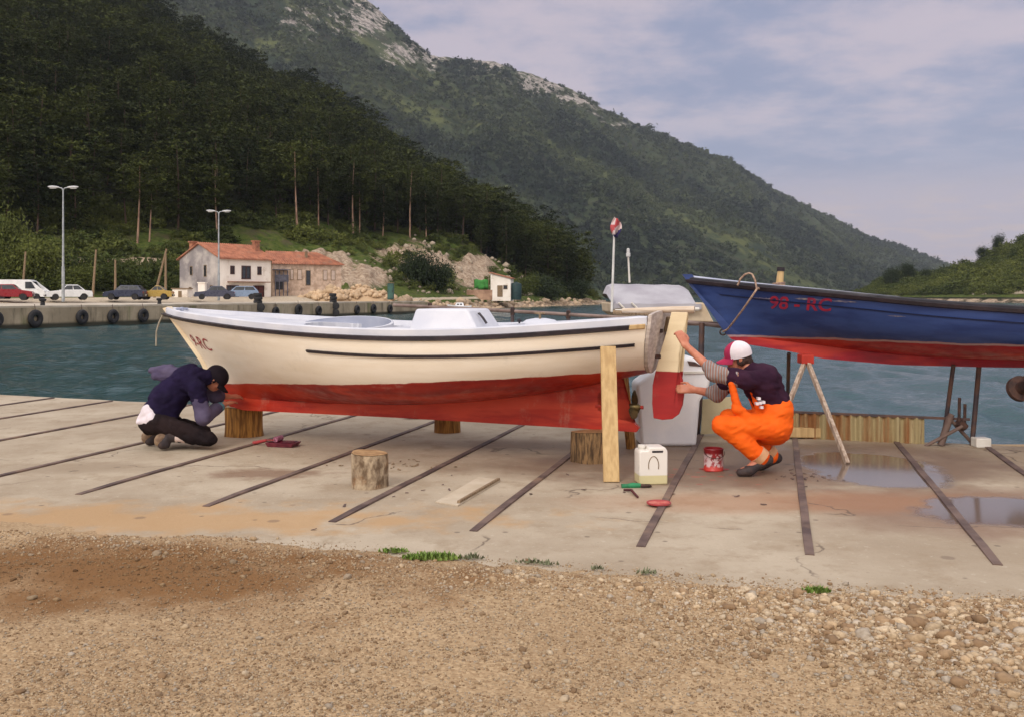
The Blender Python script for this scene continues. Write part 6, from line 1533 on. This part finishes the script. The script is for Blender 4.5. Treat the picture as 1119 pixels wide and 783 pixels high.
def street_lamp(px,top,Y,z0,lab,rz):
    q=W(px,top,Y); h=q.z-z0; rt=empty('street_lamp',(q.x,Y,z0),rz); tag(rt,lab,'street lamp')
    pm=pmat('galvanised_pole_'+str(px),lin(176,180,180),lin(150,154,156),3,.5,metal=.4) if px<100 else bpy.data.materials['galvanised_pole_69']
    mb=MB(); mb.tube([(0,0,-.1),(0,0,h*.3),(0,0,h*.302),(0,0,h-.1)],[.13,.13,.10,.06],12); mb.build('pole',pm,rt,smooth=40)
    for sg in (-1,1):
        mb=MB(); mb.tube([(0,0,h-.3),(sg*.12,0,h-.06),(sg*.45,0,h)],[.05,.045,.035],8); mb.build('arm',pm,rt,smooth=40)
        mb=MB(); 
        secs=[(.35,.06,.04),(.55,.14,.09),(.9,.17,.11),(1.2,.12,.07),(1.3,.04,.03)]; rg=[]
        for x,w,t in secs: rg.append([mb.bm.verts.new((sg*x,w*math.cos(a),h+.02+t*math.sin(a)+.04*(x-.35))) for a in np.linspace(0,2*math.pi,11)[:-1]])
        for i in range(4):
            for k in range(10): mb.bm.faces.new((rg[i][k],rg[i][(k+1)%10],rg[i+1][(k+1)%10],rg[i+1][k]))
        mb.bm.faces.new(rg[0]); mb.bm.faces.new(rg[-1][::-1]); hd=mb.build('lamp_head',pmat('lamp_head_grey',lin(206,206,204),lin(190,190,188),4,.4),rt,smooth=50)
        mb=MB(); mb.box((sg*.88,0,h-.075),(.5,.2,.05)); mb.build('lens',M['chrome'],hd,bevel=.015)
street_lamp(69,205,84,1.05,'nearer grey double-armed street lamp by the parked white saloon',R(4)); street_lamp(239,231,104,1.05,'farther grey double-armed street lamp in front of the white house',R(8))

def car(px,py,Y,rz,paint,lab,kind='hatch',L=4.0,Wd=1.62,Hh=1.42,z0=None):
    q=W(px,py,Y); z=1.07 if z0 is None else z0
    rt=empty('parked_van' if kind=='van' else 'parked_car',(q.x,Y,z),rz); tag(rt,lab,'van' if kind=='van' else 'car','vehicles parked on the far quay')
    l=L/2; w=Wd/2
    if kind=='van':   low=[(-l,.28),(l-.02,.28),(l,.55),(l-.05,.85),(l-.75,1.02),(l-1.25,1.85),(l-1.5,1.93),(-l+.05,1.93),(-l,1.8)]; cab=None
    elif kind=='saloon': low=[(-l,.30),(l,.30),(l,.62),(l-.10,.78),(l-1.15,.90),(-l+.75,.92),(-l+.08,.86),(-l,.7)]; cab=[(l-1.20,.89),(l-1.75,Hh),(-l+1.25,Hh),(-l+.62,.91)]
    else: low=[(-l,.30),(l,.30),(l,.62),(l-.12,.78),(l-1.0,.92),(-l+.1,.94),(-l,.75)]; cab=[(l-1.02,.91),(l-1.60,Hh),(-l+.55,Hh-.02),(-l+.08,.93)]
    pm=pmat('car_paint_'+lab[:18].replace(' ','_'),paint,tuple(c*.88 for c in paint),2,.32,spec=.5)
    # wheel arches: cut the lower outline
    def arch(poly):
        out=[poly[0]]
        for cx_ in (-l+.75,l-.75):
            for a in np.linspace(math.pi,0,9): out.append((cx_+.36*math.cos(a),.30+.33*math.sin(a)))
        return out+poly[1:]
    mb=MB(); pl=arch(low); n=len(pl); V=[]
    for yy,k in ((-w,.0),(w,.0)): V+=[(x,yy*(1-.10*max(0,(zz-.9))/.9 if kind=='van' else 1),zz) for x,zz in pl]
    mb._add(V,[tuple(range(n)),tuple(range(2*n-1,n-1,-1))]+[(i,(i+1)%n,n+(i+1)%n,n+i) for i in range(n)])
    bmesh.ops.triangulate(mb.bm,faces=[f for f in mb.bm.faces if len(f.verts)>4])
    body=mb.build('body',pm,rt,bevel=.05,smooth=45)
    if cab:
        t=.15; mb=MB(); V=[(x,s*(w-.02 if i in (0,3) else w-t),zz) for s in (-1,1) for i,(x,zz) in enumerate(cab)]
        mb._add(V,[(0,1,2,3),(7,6,5,4),(0,4,5,1),(1,5,6,2),(2,6,7,3),(3,7,4,0)]); mb.build('cabin',pm,rt,bevel=.04,smooth=45)
        def lerp(a,b,f): return tuple(a[i]+(b[i]-a[i])*f for i in range(len(a)))
        A,B,C,D=[(c[0],c[1]) for c in cab]
        for s in (-1,1):
            mid=.52
            for (f0,f1) in ((.06,.48),(.53,.93)):
                b0=lerp(A,D,f0);b1=lerp(A,D,f1);t0_=lerp(B,C,max(0,f0-.02));t1_=lerp(B,C,f1+.03)
                pts=[lerp(b0,t0_,.14),lerp(b0,t0_,.86),lerp(b1,t1_,.86),lerp(b1,t1_,.14)]
                def yy(zz): f=(zz-A[1])/(Hh-A[1]); return s*(w-.02-(t-.02)*f+.012)
                mb=MB(); vs_=[mb.bm.verts.new((x,yy(zz),zz)) for x,zz in pts]; v2=[mb.bm.verts.new((x,yy(zz)-s*.03,zz)) for x,zz in pts]
                mb.bm.faces.new(vs_); mb.bm.faces.new(v2[::-1]); [mb.bm.faces.new((vs_[i],v2[i],v2[(i+1)%4],vs_[(i+1)%4])) for i in range(4)]; mb.build('side_window',M['glass'],rt)
        for nm,(p,q_) in (('windscreen',(A,B)),('rear_window',(D,C))):
            sgn=1 if nm=='windscreen' else -1; o_=.012*sgn
            a=lerp(p,q_,.12); b_=lerp(p,q_,.88); wa,wb=w-.02-t*.12-.07,w-t*.9-.07
            mb=MB(); vs_=[mb.bm.verts.new(v) for v in ((a[0]+o_,-wa,a[1]+.01),(a[0]+o_,wa,a[1]+.01),(b_[0]+o_,wb,b_[1]+.01),(b_[0]+o_,-wb,b_[1]+.01))]; v2=[mb.bm.verts.new(v.co-Vector((sgn*.03,0,0))) for v in vs_]
            mb.bm.faces.new(vs_); mb.bm.faces.new(v2[::-1]); [mb.bm.faces.new((vs_[i],v2[i],v2[(i+1)%4],vs_[(i+1)%4])) for i in range(4)]; mb.build(nm,M['glass'],rt)
    else:
        mb=MB(); mb.prism([(l-.86,1.10),(l-1.22,1.72),(l-1.75,1.72),(l-1.75,1.10)],-w-.006,-w+.03); mb.build('side_window',M['glass'],rt); mb=MB(); mb.prism([(l-.86,1.10),(l-1.22,1.72),(l-1.75,1.72),(l-1.75,1.10)],w-.03,w+.006); mb.build('side_window',M['glass'],rt)
        mb=MB(); frus(mb,l-.80,l-.76,l-1.22,l-1.18,w-.15,w-.2,1.08,1.76); mb.build('windscreen',M['glass'],rt)
    for sx in (-l+.75,l-.75):
        for sy in (-1,1):
            c=Vector((sx,sy*(w-.09),.30)); MX=Matrix.Translation(c)@Matrix.Rotation(R(90),4,'X'); mb=MB(); mb.lathe([(.2,-.1),(.28,-.1),(.30,-.07),(.30,.07),(.28,.1),(.2,.1)],20,MX); wh=mb.build('wheel',M['tyre'],rt,smooth=40)
            mb=MB(); mb.lathe([(.02,-.092),(.19,-.08),(.2,-.05),(.2,.05),(.19,.08),(.02,.092)],16,MX); mb.build('rim',M['chrome'],wh,smooth=40)
    for sy in (-1,1):
        mb=MB(); mb.box((l-.0,sy*(w-.27),.66),(.05,.30,.13)); mb.build('headlight',M['chrome'],rt,bevel=.02)
        mb=MB(); mb.box((-l+.0,sy*(w-.2),.72),(.05,.22,.16)); mb.build('tail_light',M['letter_red'],rt,bevel=.02)
    for sx in (-1,1):
        mb=MB(); mb.box((sx*(l+.02),0,.44),(.10,Wd-.06,.16)); mb.build('bumper',M['black_rub'],rt,bevel=.03)
        mb=MB(); mb.box((sx*(l+.075),0,.46),(.02,.46,.10)); mb.build('number_plate',M['white_plastic'],rt)
    return rt
car(10,323,85,R(20),lin(140,24,34),'dark red car cut off by the left edge, in front of the white van','hatch',3.9)
car(24,322,92,R(10),lin(226,226,224),'white panel van parked behind the red car','van',4.6,1.75)
car(75,322,89,R(212),lin(224,224,222),'white saloon facing left beside the nearer street lamp','saloon',3.9)
car(137,322,93,R(185),lin(44,50,70),'dark blue hatchback between the white saloon and the mustard car','hatch',3.7)
car(170,322,95,R(190),lin(176,146,70),'small mustard yellow car with a rounded roof','saloon',3.3,1.5,1.40)
car(234,321,101,R(200),lin(70,72,88),'dark grey car in front of the white house, left of the silver blue one','saloon',4.0)
car(262,321,102,R(195),lin(128,146,170),'silver blue car in front of the white house door','hatch',3.9)

# ------------------------------------------------------------------ houses
ROOF=pmat('terracotta_tiles',lin(182,122,94),lin(150,98,76),1.2,.9,.5,10,dirt=lin(150,116,96),dscale=.8); 
PLAS=pmat('white_plaster',lin(250,242,230),lin(240,230,216),.6,.95,.1,6,dirt=lin(190,172,150),dscale=.5)
def wood_pane(name,parent,frame_mat,box,th,nrm,u):
    pass
def house():
    A=W(240,323,112); B=W(297,323,118.5); A.z=B.z=1.1; d=(B-A); Lf=Vector((d.x,d.y,0)).length; ang=math.atan2(d.y,d.x)
    rt=empty('white_house',A,ang); tag(rt,'two storey white house with an orange tiled roof and peeling grey gable','house')
    Wd=7.4; He=4.75; Hr=1.75
    # walls: local x along the front, y to the back
    gab=pmat('peeling_gable_plaster',lin(196,188,180),lin(140,134,134),.45,.95,.2,6,dirt=lin(112,104,106),dscale=.4,lo=.3,hi=.6)
    mb=MB(); V=[(0,0,-.6),(Lf,0,-.6),(Lf,0,He),(0,0,He),(0,Wd,-.6),(Lf,Wd,-.6),(Lf,Wd,He),(0,Wd,He),(0,Wd/2,He+Hr),(Lf,Wd/2,He+Hr)]
    vs_,fs=mb._add(V,[(0,1,2,3),(5,4,7,6),(1,5,6,9,2),(4,0,3,8,7)]); fs[3].material_index=1
    mb.build('wall',[PLAS,gab],rt)
    mb=MB()
    for s in (0,1):
        ov=.35; e=Vector((0,-ov if s==0 else Wd+ov,He-ov*Hr/(Wd/2)+.05)); r=Vector((0,Wd/2,He+Hr+.05))
        a=[Vector((-.25,0,0))+e,Vector((Lf+.25,0,0))+e,Vector((Lf+.25,0,0))+r,Vector((-.25,0,0))+r]; up=Vector((0,0,.14))
        v1=[mb.bm.verts.new(p) for p in a]; v2=[mb.bm.verts.new(p+up) for p in a]; mb.bm.faces.new(v1); mb.bm.faces.new(v2[::-1]); [mb.bm.faces.new((v1[i],v1[(i+1)%4],v2[(i+1)%4],v2[i])) for i in range(4)]
        if s==0:
            n=int(Lf/.28)
            for k in range(n+1):
                x=-.2+(Lf+.4)*k/n; mb.tube([Vector((x,0,.16))+e,Vector((x,0,.16))+r],.07,5)
    rf=mb.build('roof',ROOF,rt)
    for x,y in ((-.0+.7,Wd*.78),(Lf-.6,Wd*.30)):
        zc=He+Hr*(1-abs(y-Wd/2)/(Wd/2)); mb=MB(); mb.box((x,y,zc+.5),(.7,.6,1.5)); mb.box((x,y,zc+1.33),(.9,.8,.16)); mb.build('chimney',pmat('brick_chimney_'+str(int(x)),lin(176,120,90),lin(140,96,76),3,.95,.3,9),rf)
    brown=pmat('brown_joinery',lin(86,52,44),lin(66,40,36),3,.7)
    fx=lambda px: (px-240)/57*Lf
    def opening(nm,x0,x1,z0,z1,frame,pane,bars=1):
        mb=MB(); cx_=(x0+x1)/2; t=.09
        mb.box((x0+t/2,-.02,(z0+z1)/2),(t,.10,z1-z0)); mb.box((x1-t/2,-.02,(z0+z1)/2),(t,.10,z1-z0)); mb.box((cx_,-.02,z1-t/2),(x1-x0-2*t,.10,t)); mb.box((cx_,-.02,z0+t/2),(x1-x0-2*t,.10,t))
        for k in range(bars): mb.box((x0+(x1-x0)*(k+1)/(bars+1),-.022,(z0+z1)/2),(.07,.09,z1-z0-2*t))
        o=mb.build(nm,frame,rt); mb=MB(); mb.box((cx_,-.004,(z0+z1)/2),(x1-x0-2*t-.004,.02,z1-z0-2*t-.004)); mb.build('pane',pane,o); return o
    opening('window',fx(251),fx(255.5),2.9,3.9,brown,M['glass']); opening('window',fx(280.5),fx(285),2.9,3.9,brown,M['glass']); opening('balcony_door',fx(263),fx(273),2.35,3.95,brown,M['glass'])
    opening('garage_door',fx(247),fx(260),-.0,1.6,brown,M['glass'],2); opening('door',fx(276),fx(288),-.05,1.6,brown,pmat('dark_red_door',lin(96,46,40),lin(72,36,34),3,.7))
    mb=MB(); mb.box(((fx(248)+fx(289))/2,-.55,2.0),(fx(289)-fx(248),1.1,.12)); mb.build('balcony_slab',pmat('balcony_edge',lin(150,112,90),lin(120,90,74),2,.9),rt)
    for y,z0,z1,w in ((2.6,2.6,4.0,.5),(5.2,2.8,3.9,.5),(1.5,.6,1.6,.5),(5.4,.5,1.4,.5)):
        mb=MB(); mb.box((-.01,y,(z0+z1)/2),(.05,w,z1-z0)); o=mb.build('window',M['wood_old'],rt); mb=MB(); mb.box((-.038,y,(z0+z1)/2),(.02,w-.14,z1-z0-.14)); mb.build('pane',M['glass'],o)
    mb=MB(); mb.tube([(Lf-.1,-.08,-.3),(Lf-.1,-.08,He)],.05,8); mb.build('downpipe',M['wood_old'],rt)
house()
def stone_house():
    A=W(298,323,123); B=W(373,323,129); A.z=B.z=1.6; d=B-A; Lf=Vector((d.x,d.y,0)).length; ang=math.atan2(d.y,d.x)
    rt=empty('stone_house',A,ang); tag(rt,'long low stone house with an orange roof and plastered windows, right of the white house','house')
    Wd=6; He=4.0; Hr=1.7
    st=pmat('rubble_stone_wall',lin(214,190,168),lin(180,154,132),1.4,.95,.6,5,dirt=lin(120,98,84),dscale=.8)
    mb=MB(); V=[(0,0,-.8),(Lf,0,-.8),(Lf,0,He),(0,0,He),(0,Wd,-.8),(Lf,Wd,-.8),(Lf,Wd,He),(0,Wd,He)]
    mb._add(V,[(0,1,2,3),(5,4,7,6),(1,5,6,2),(4,0,3,7)]); mb.build('wall',st,rt)
    mb=MB(); ov=.3
    a=[(-ov,-ov,He-.05),(Lf+ov,-ov,He-.05),(Lf-2.2,Wd/2,He+Hr),(.4,Wd/2,He+Hr),(-ov,Wd+ov,He-.05),(Lf+ov,Wd+ov,He-.05)]
    mb._add(a,[(0,1,2,3),(5,4,3,2),(1,5,2),(4,0,3),(0,4,5,1)])
    for k in range(30):
        f=k/29; mb.tube([(-ov+(Lf+2*ov)*f,-ov,He+.0),(.4+(Lf-2.6)*f,Wd/2,He+Hr+.02)],.07,5)
    rf=mb.build('roof',ROOF,rt)
    mb=MB(); mb.box((Lf*.55,Wd*.25,He+1.3),(.3,.3,.9)); mb.build('chimney',M['wood_old'],rf)
    pale=pmat('pale_shutter',lin(206,186,170),lin(190,170,156),3,.8)
    fx=lambda px:(px-298)/75*Lf
    for x0,x1,z0,z1,mt in ((316,320,1.9,3.3,pale),(324,329,1.9,3.3,pale),(333,338.5,1.2,3.2,M['glass']),(352,357,1.9,3.3,pale),(361,366,1.9,3.3,pale),(300,309,.6,1.9,M['glass'])):
        mb=MB(); mb.box(((fx(x0)+fx(x1))/2,-.01,(z0+z1)/2),(fx(x1)-fx(x0),.08,z1-z0)); o=mb.build('window',M['wood_old'],rt); mb=MB(); mb.box(((fx(x0)+fx(x1))/2,-.05,(z0+z1)/2),(fx(x1)-fx(x0)-.16,.03,z1-z0-.16)); mb.build('pane',mt,o)
    # grey timber porch at its left end
    mb=MB()
    for k in range(4): mb.box((fx(299)+k*.55,-.55,1.4),(.1,.1,3.4))
    mb.box((fx(299)+.85,-.55,2.1),(1.9,.06,.9)); mb.box((fx(299)+.85,-.4,3.2),(2.1,1.0,.1)); mb.build('porch',pmat('grey_porch_timber',lin(112,112,124),lin(84,84,92),3,.8),rt)
stone_house()
def hut():
    Y=176; o0=W(547,320,Y); rt=empty('white_hut',(o0.x,Y,1.0),R(-8)); tag(rt,'small white hut with a lean-to roof on the point, beside a green sheet','hut'); s=Y/F
    w=22*s
    mb=MB(); h1,h2=4.6,3.6; V=[(-w/2,0,-.5),(w/2,0,-.5),(w/2,0,h2),(-w/2,0,h1),(-w/2,4,-.5),(w/2,4,-.5),(w/2,4,h2),(-w/2,4,h1)]
    mb._add(V,[(0,1,2,3),(5,4,7,6),(1,5,6,2),(4,0,3,7)]); mb.build('wall',PLAS,rt)
    mb=MB(); V=[(-w/2-.3,-.3,h1+.05),(w/2+.3,-.3,h2-.05),(w/2+.3,4.3,h2-.05),(-w/2-.3,4.3,h1+.05)]; v1=[mb.bm.verts.new(v) for v in V]; v2=[mb.bm.verts.new(Vector(v)+Vector((0,0,.15))) for v in V]; mb.bm.faces.new(v1); mb.bm.faces.new(v2[::-1]); [mb.bm.faces.new((v1[i],v1[(i+1)%4],v2[(i+1)%4],v2[i])) for i in range(4)]; mb.build('roof',ROOF,rt)
    mb=MB(); mb.box((-.1,-.02,1.3),(1.0,.08,2.1)); dd=mb.build('door',M['wood_old'],rt); mb=MB(); mb.box((.2,-.09,1.3),(.08,.06,.2)); mb.build('handle',M['rust'],dd)
    mb=MB(); mb.box((.9,-.01,2.0),(.8,.06,.8)); f=mb.build('window',M['wood_old'],rt); mb=MB(); mb.box((.9,-.05,2.0),(.62,.03,.62)); mb.build('pane',M['glass'],f)
    g=W(526,303,Y+1); rt2=empty('green_sheet',(g.x,Y+1,1.0)); tag(rt2,'bright green sheet stretched between posts beside the white hut','sheet')
    mb=MB(); n=10
    rows=[]
    for j in range(5): rows.append([mb.bm.verts.new((-1.3+2.6*i/n,.15*math.sin(i*1.1+j),1.7+1.7*j/4+.1*math.sin(i))) for i in range(n+1)])
    for j in range(4):
        for i in range(n): mb.bm.faces.new((rows[j][i],rows[j][i+1],rows[j+1][i+1],rows[j+1][i]))
    c=mb.build('cloth',pmat('bright_green_cloth',lin(74,148,68),lin(60,122,56),2,.8),rt2,smooth=60); sm=c.modifiers.new('solid','SOLIDIFY'); sm.thickness=.03
    mb=MB(); mb.tube([(-1.35,.1,-.5),(-1.35,.1,3.5)],.06,6); mb.tube([(1.35,.1,-.5),(1.35,.1,3.5)],.06,6); mb.build('posts',M['wood_old'],rt2)
    g=W(564,316,Y+1); rt3=empty('water_tank',(g.x,Y+1,1.2)); tag(rt3,'dark teal tank standing right of the white hut','tank'); mb=MB(); mb.lathe([(.9,-.5),(1.0,0),(1.0,2.2),(.9,2.5),(.3,2.7),(.3,2.85)],18); mb.build('tank_body',pmat('dark_teal_tank',lin(40,66,66),lin(30,50,52),2,.6),rt3,smooth=40)
    wl=W(510,318,172); wr=W(538,318,172); mb=MB(); mb.bar((wl.x,172,1.6),(wr.x,172,1.6),.4,1.8); o=mb.build('stone_wall',pmat('pinkish_stone',lin(186,152,126),lin(150,118,96),.9,.95,.5,4)); tag(o,'low pinkish stone wall running up to the white hut','wall')
hut()
def cabinet():
    Y=118; q=W(427,323,Y); rt=empty('green_cabinet',(q.x,Y,1.0)); tag(rt,'tall dark green metal cabinet near the end of the quay','cabinet')
    mb=MB(); mb.box((0,0,1.0),(.75,.6,2.0)); mb.build('case',pmat('dark_green_metal',lin(58,92,82),lin(44,72,66),2,.5),rt,bevel=.03); mb=MB(); mb.box((0,-.31,1.0),(.62,.03,1.7)); dr=mb.build('door',pmat('green_door_metal',lin(66,102,90),lin(52,82,74),2,.5),rt); mb=MB(); mb.box((.22,-.34,1.0),(.05,.05,.2)); mb.build('handle',M['rust'],dr); mb=MB(); mb.box((0,0,2.04),(.85,.7,.08)); mb.build('cap',M['wood_old'],rt)
cabinet()
def rubble(px,Y,w,h,seed,lab):
    q=W(px,323,Y); rg=np.random.default_rng(seed); n=160; T=[]
    for k in range(4):
        V,Fc=ico(1); T.append((V*(1+.3*vnoise(V*1.4+k*5,k)[:,None])*np.array([1,.8,.7]),Fc))
    a=rg.uniform(0,6.28,n); r=np.sqrt(rg.random(n)); x=w/2*r*np.cos(a); y=w*.3*r*np.sin(a); z=h*(1-r)**.8*rg.uniform(.75,1,n)
    V,Fc,t=scatter(T,rg.integers(0,4,n),np.stack([x,y,z],1),.28*np.exp(rg.standard_normal(n)*.4),rg.uniform(0,6.28,n),np.array(lin(206,178,144))[None]*rg.uniform(.7,1.1,(n,1)))
    mb=MB(); N=24
    core=[(w/2*.98*math.cos(2*math.pi*k/N),w*.3*math.sin(2*math.pi*k/N),-.3) for k in range(N)]+[(w/4*math.cos(2*math.pi*k/N),w*.15*math.sin(2*math.pi*k/N),h*.5) for k in range(N)]+[(0,0,h*.85)]
    cf=[(k,(k+1)%N,N+(k+1)%N,N+k) for k in range(N)]; off=len(V); V2=np.concatenate([V,np.array(core)]); 
    tri=[(off+a_,off+b_,off+c_) for (a_,b_,c_,d_) in cf]+[(off+a_,off+c_,off+d_) for (a_,b_,c_,d_) in cf]+[(off+N+k,off+N+(k+1)%N,off+2*N) for k in range(N)]
    me=np_mesh('rubble_heap',V2,np.concatenate([Fc,np.array(tri)]),False,tone=np.concatenate([t,np.tile(np.array(lin(196,168,134)),(len(core),1))]))
    o=link('rubble_heap',me,bpy.data.materials['gravel_stone']); o.location=(q.x,Y,1.05); tag(o,lab,'rubble heap')
rubble(346,121,4.5,1.1,1,'small pale heap of rubble in front of the stone house, left of the two'); rubble(364,120,4.2,1.7,2,'steeper pale heap of rubble in front of the stone house windows'); rubble(395,124,9,2.0,3,'wide pale heap of rubble at the foot of the quarry slope')
for px,py0,py1,dx,Y,lab in ((168,314,272,14,104,'leaning grey timber pole in front of the hillside'),(181,314,276,0,104,'upright thin pole next to the leaning one'),(101,313,273,4,106,'pale dead tree stump pole behind the white saloon'),(126,312,284,0,106,'short thin pole behind the dark hatchback'),(24,308,275,4,108,'pale pole behind the white van')):
    a=W(px,py0,Y); a.z=1.0; b_=W(px+dx,py1,Y); mb=MB(); mb.tube([a,b_],[.16,.10],8); o=mb.build('timber_pole',M['wood_old'],None,smooth=40); tag(o,lab,'pole')
q=W(221,322,106); mb=MB(); mb.box((q.x,106,1.9),(.75,.6,1.9)); mb.box((q.x,106,2.9),(.9,.75,.12)); o=mb.build('gate_pillar',PLAS); tag(o,'white plastered gate pillar left of the dark grey car','pillar')
q=W(199,322,108); rt=empty('low_shed',(q.x,108,1.0)); tag(rt,'low pale shed with two openings left of the gate pillar','shed'); mb=MB(); mb.box((0,0,.6),(1.7,1.4,1.2)); mb.build('wall',PLAS,rt); mb=MB(); mb.box((0,0,1.26),(1.95,1.6,.12)); mb.build('roof',M['wood_old'],rt); mb=MB(); mb.box((0,-.705,.6),(.4,.03,.8)); mb.build('door',M['wood_old'],rt)
def rocks_shore():
    n=420; px=RNG.uniform(436,655,n); k=LK(px); Y=k[0]+RNG.uniform(-2,7,n); Z=np.maximum(left_z(px,Y),WATER_Z-.1); X=(px-CX)/F*Y; T=[]
    for q in range(4):
        V,Fc=ico(1); T.append((V*(1+.3*vnoise(V*1.4+q*5,q)[:,None])*np.array([1,.8,.6]),Fc))
    V,Fc,t=scatter(T,RNG.integers(0,4,n),np.stack([X,Y,Z],1),.45*np.exp(RNG.standard_normal(n)*.45),RNG.uniform(0,6.28,n),np.array(lin(190,166,138))[None]*RNG.uniform(.6,1.1,(n,1)))
    o=link('shore_stones',np_mesh('shore_stones',V,Fc,tone=t),bpy.data.materials['gravel_stone']); tag(o,'pale stones along the far shore of the point','stones',kind='stuff')
rocks_shore()
def motorboat():
    Y=146; q=W(502,331,Y); rt=empty('motorboat',(q.x,Y,WATER_Z-.05),R(8)); tag(rt,'small white motorboat with a low cabin moored off the point','boat')
    H=Hull(-1.9,1.7,[(-1.9,.02),(-1.2,.45),(-.3,.7),(.8,.72),(1.7,.6)],[(-1.9,.95),(-.8,.78),(.5,.7),(1.7,.74)],[(-1.9,.1),(-1,-.15),(0,-.2),(1.7,-.1)],[(-.3,-1.3),(.3,-1.6),(.95,-1.9)],[(-.3,1.6),(.8,1.75)],[(-1.9,.1),(0,.7),(1.7,.7)])
    H.shell('hull',M['white_gel'],rt,24,12); H.transom('transom',M['white_gel'],rt); H.deck('deck',M['deck_white'],rt,lambda t,y:0,24,10)
    mb=MB(); frus(mb,-.7,.7,-.45,.55,.5,.42,.7,1.25); c=mb.build('cabin',M['white_gel'],rt,bevel=.05,smooth=40)
    for y in (-1,1): 
        for x in (-.25,.2): mb=MB(); mb.box((x,y*.478,1.0),(.3,.03,.2)); mb.build('window',M['glass'],c)
motorboat()
# ------------------------------------------------------------------ air between here and the mountain
def haze():
    m=bpy.data.materials.new('haze_air'); m.use_nodes=True; nt=m.node_tree; nt.nodes.clear(); o=nd(nt,'ShaderNodeOutputMaterial'); v=nd(nt,'ShaderNodeVolumePrincipled')
    v.inputs['Color'].default_value=(.80,.88,1.0,1); v.inputs['Density'].default_value=HAZE; v.inputs['Anisotropy'].default_value=.2
    nt.links.new(v.outputs[0],o.inputs['Volume'])
    mb=MB(); mb.box((600,1700,310),(6400,5800,700)); tag(mb.build('haze',m),kind='stuff')
HAZE=.00009
haze()
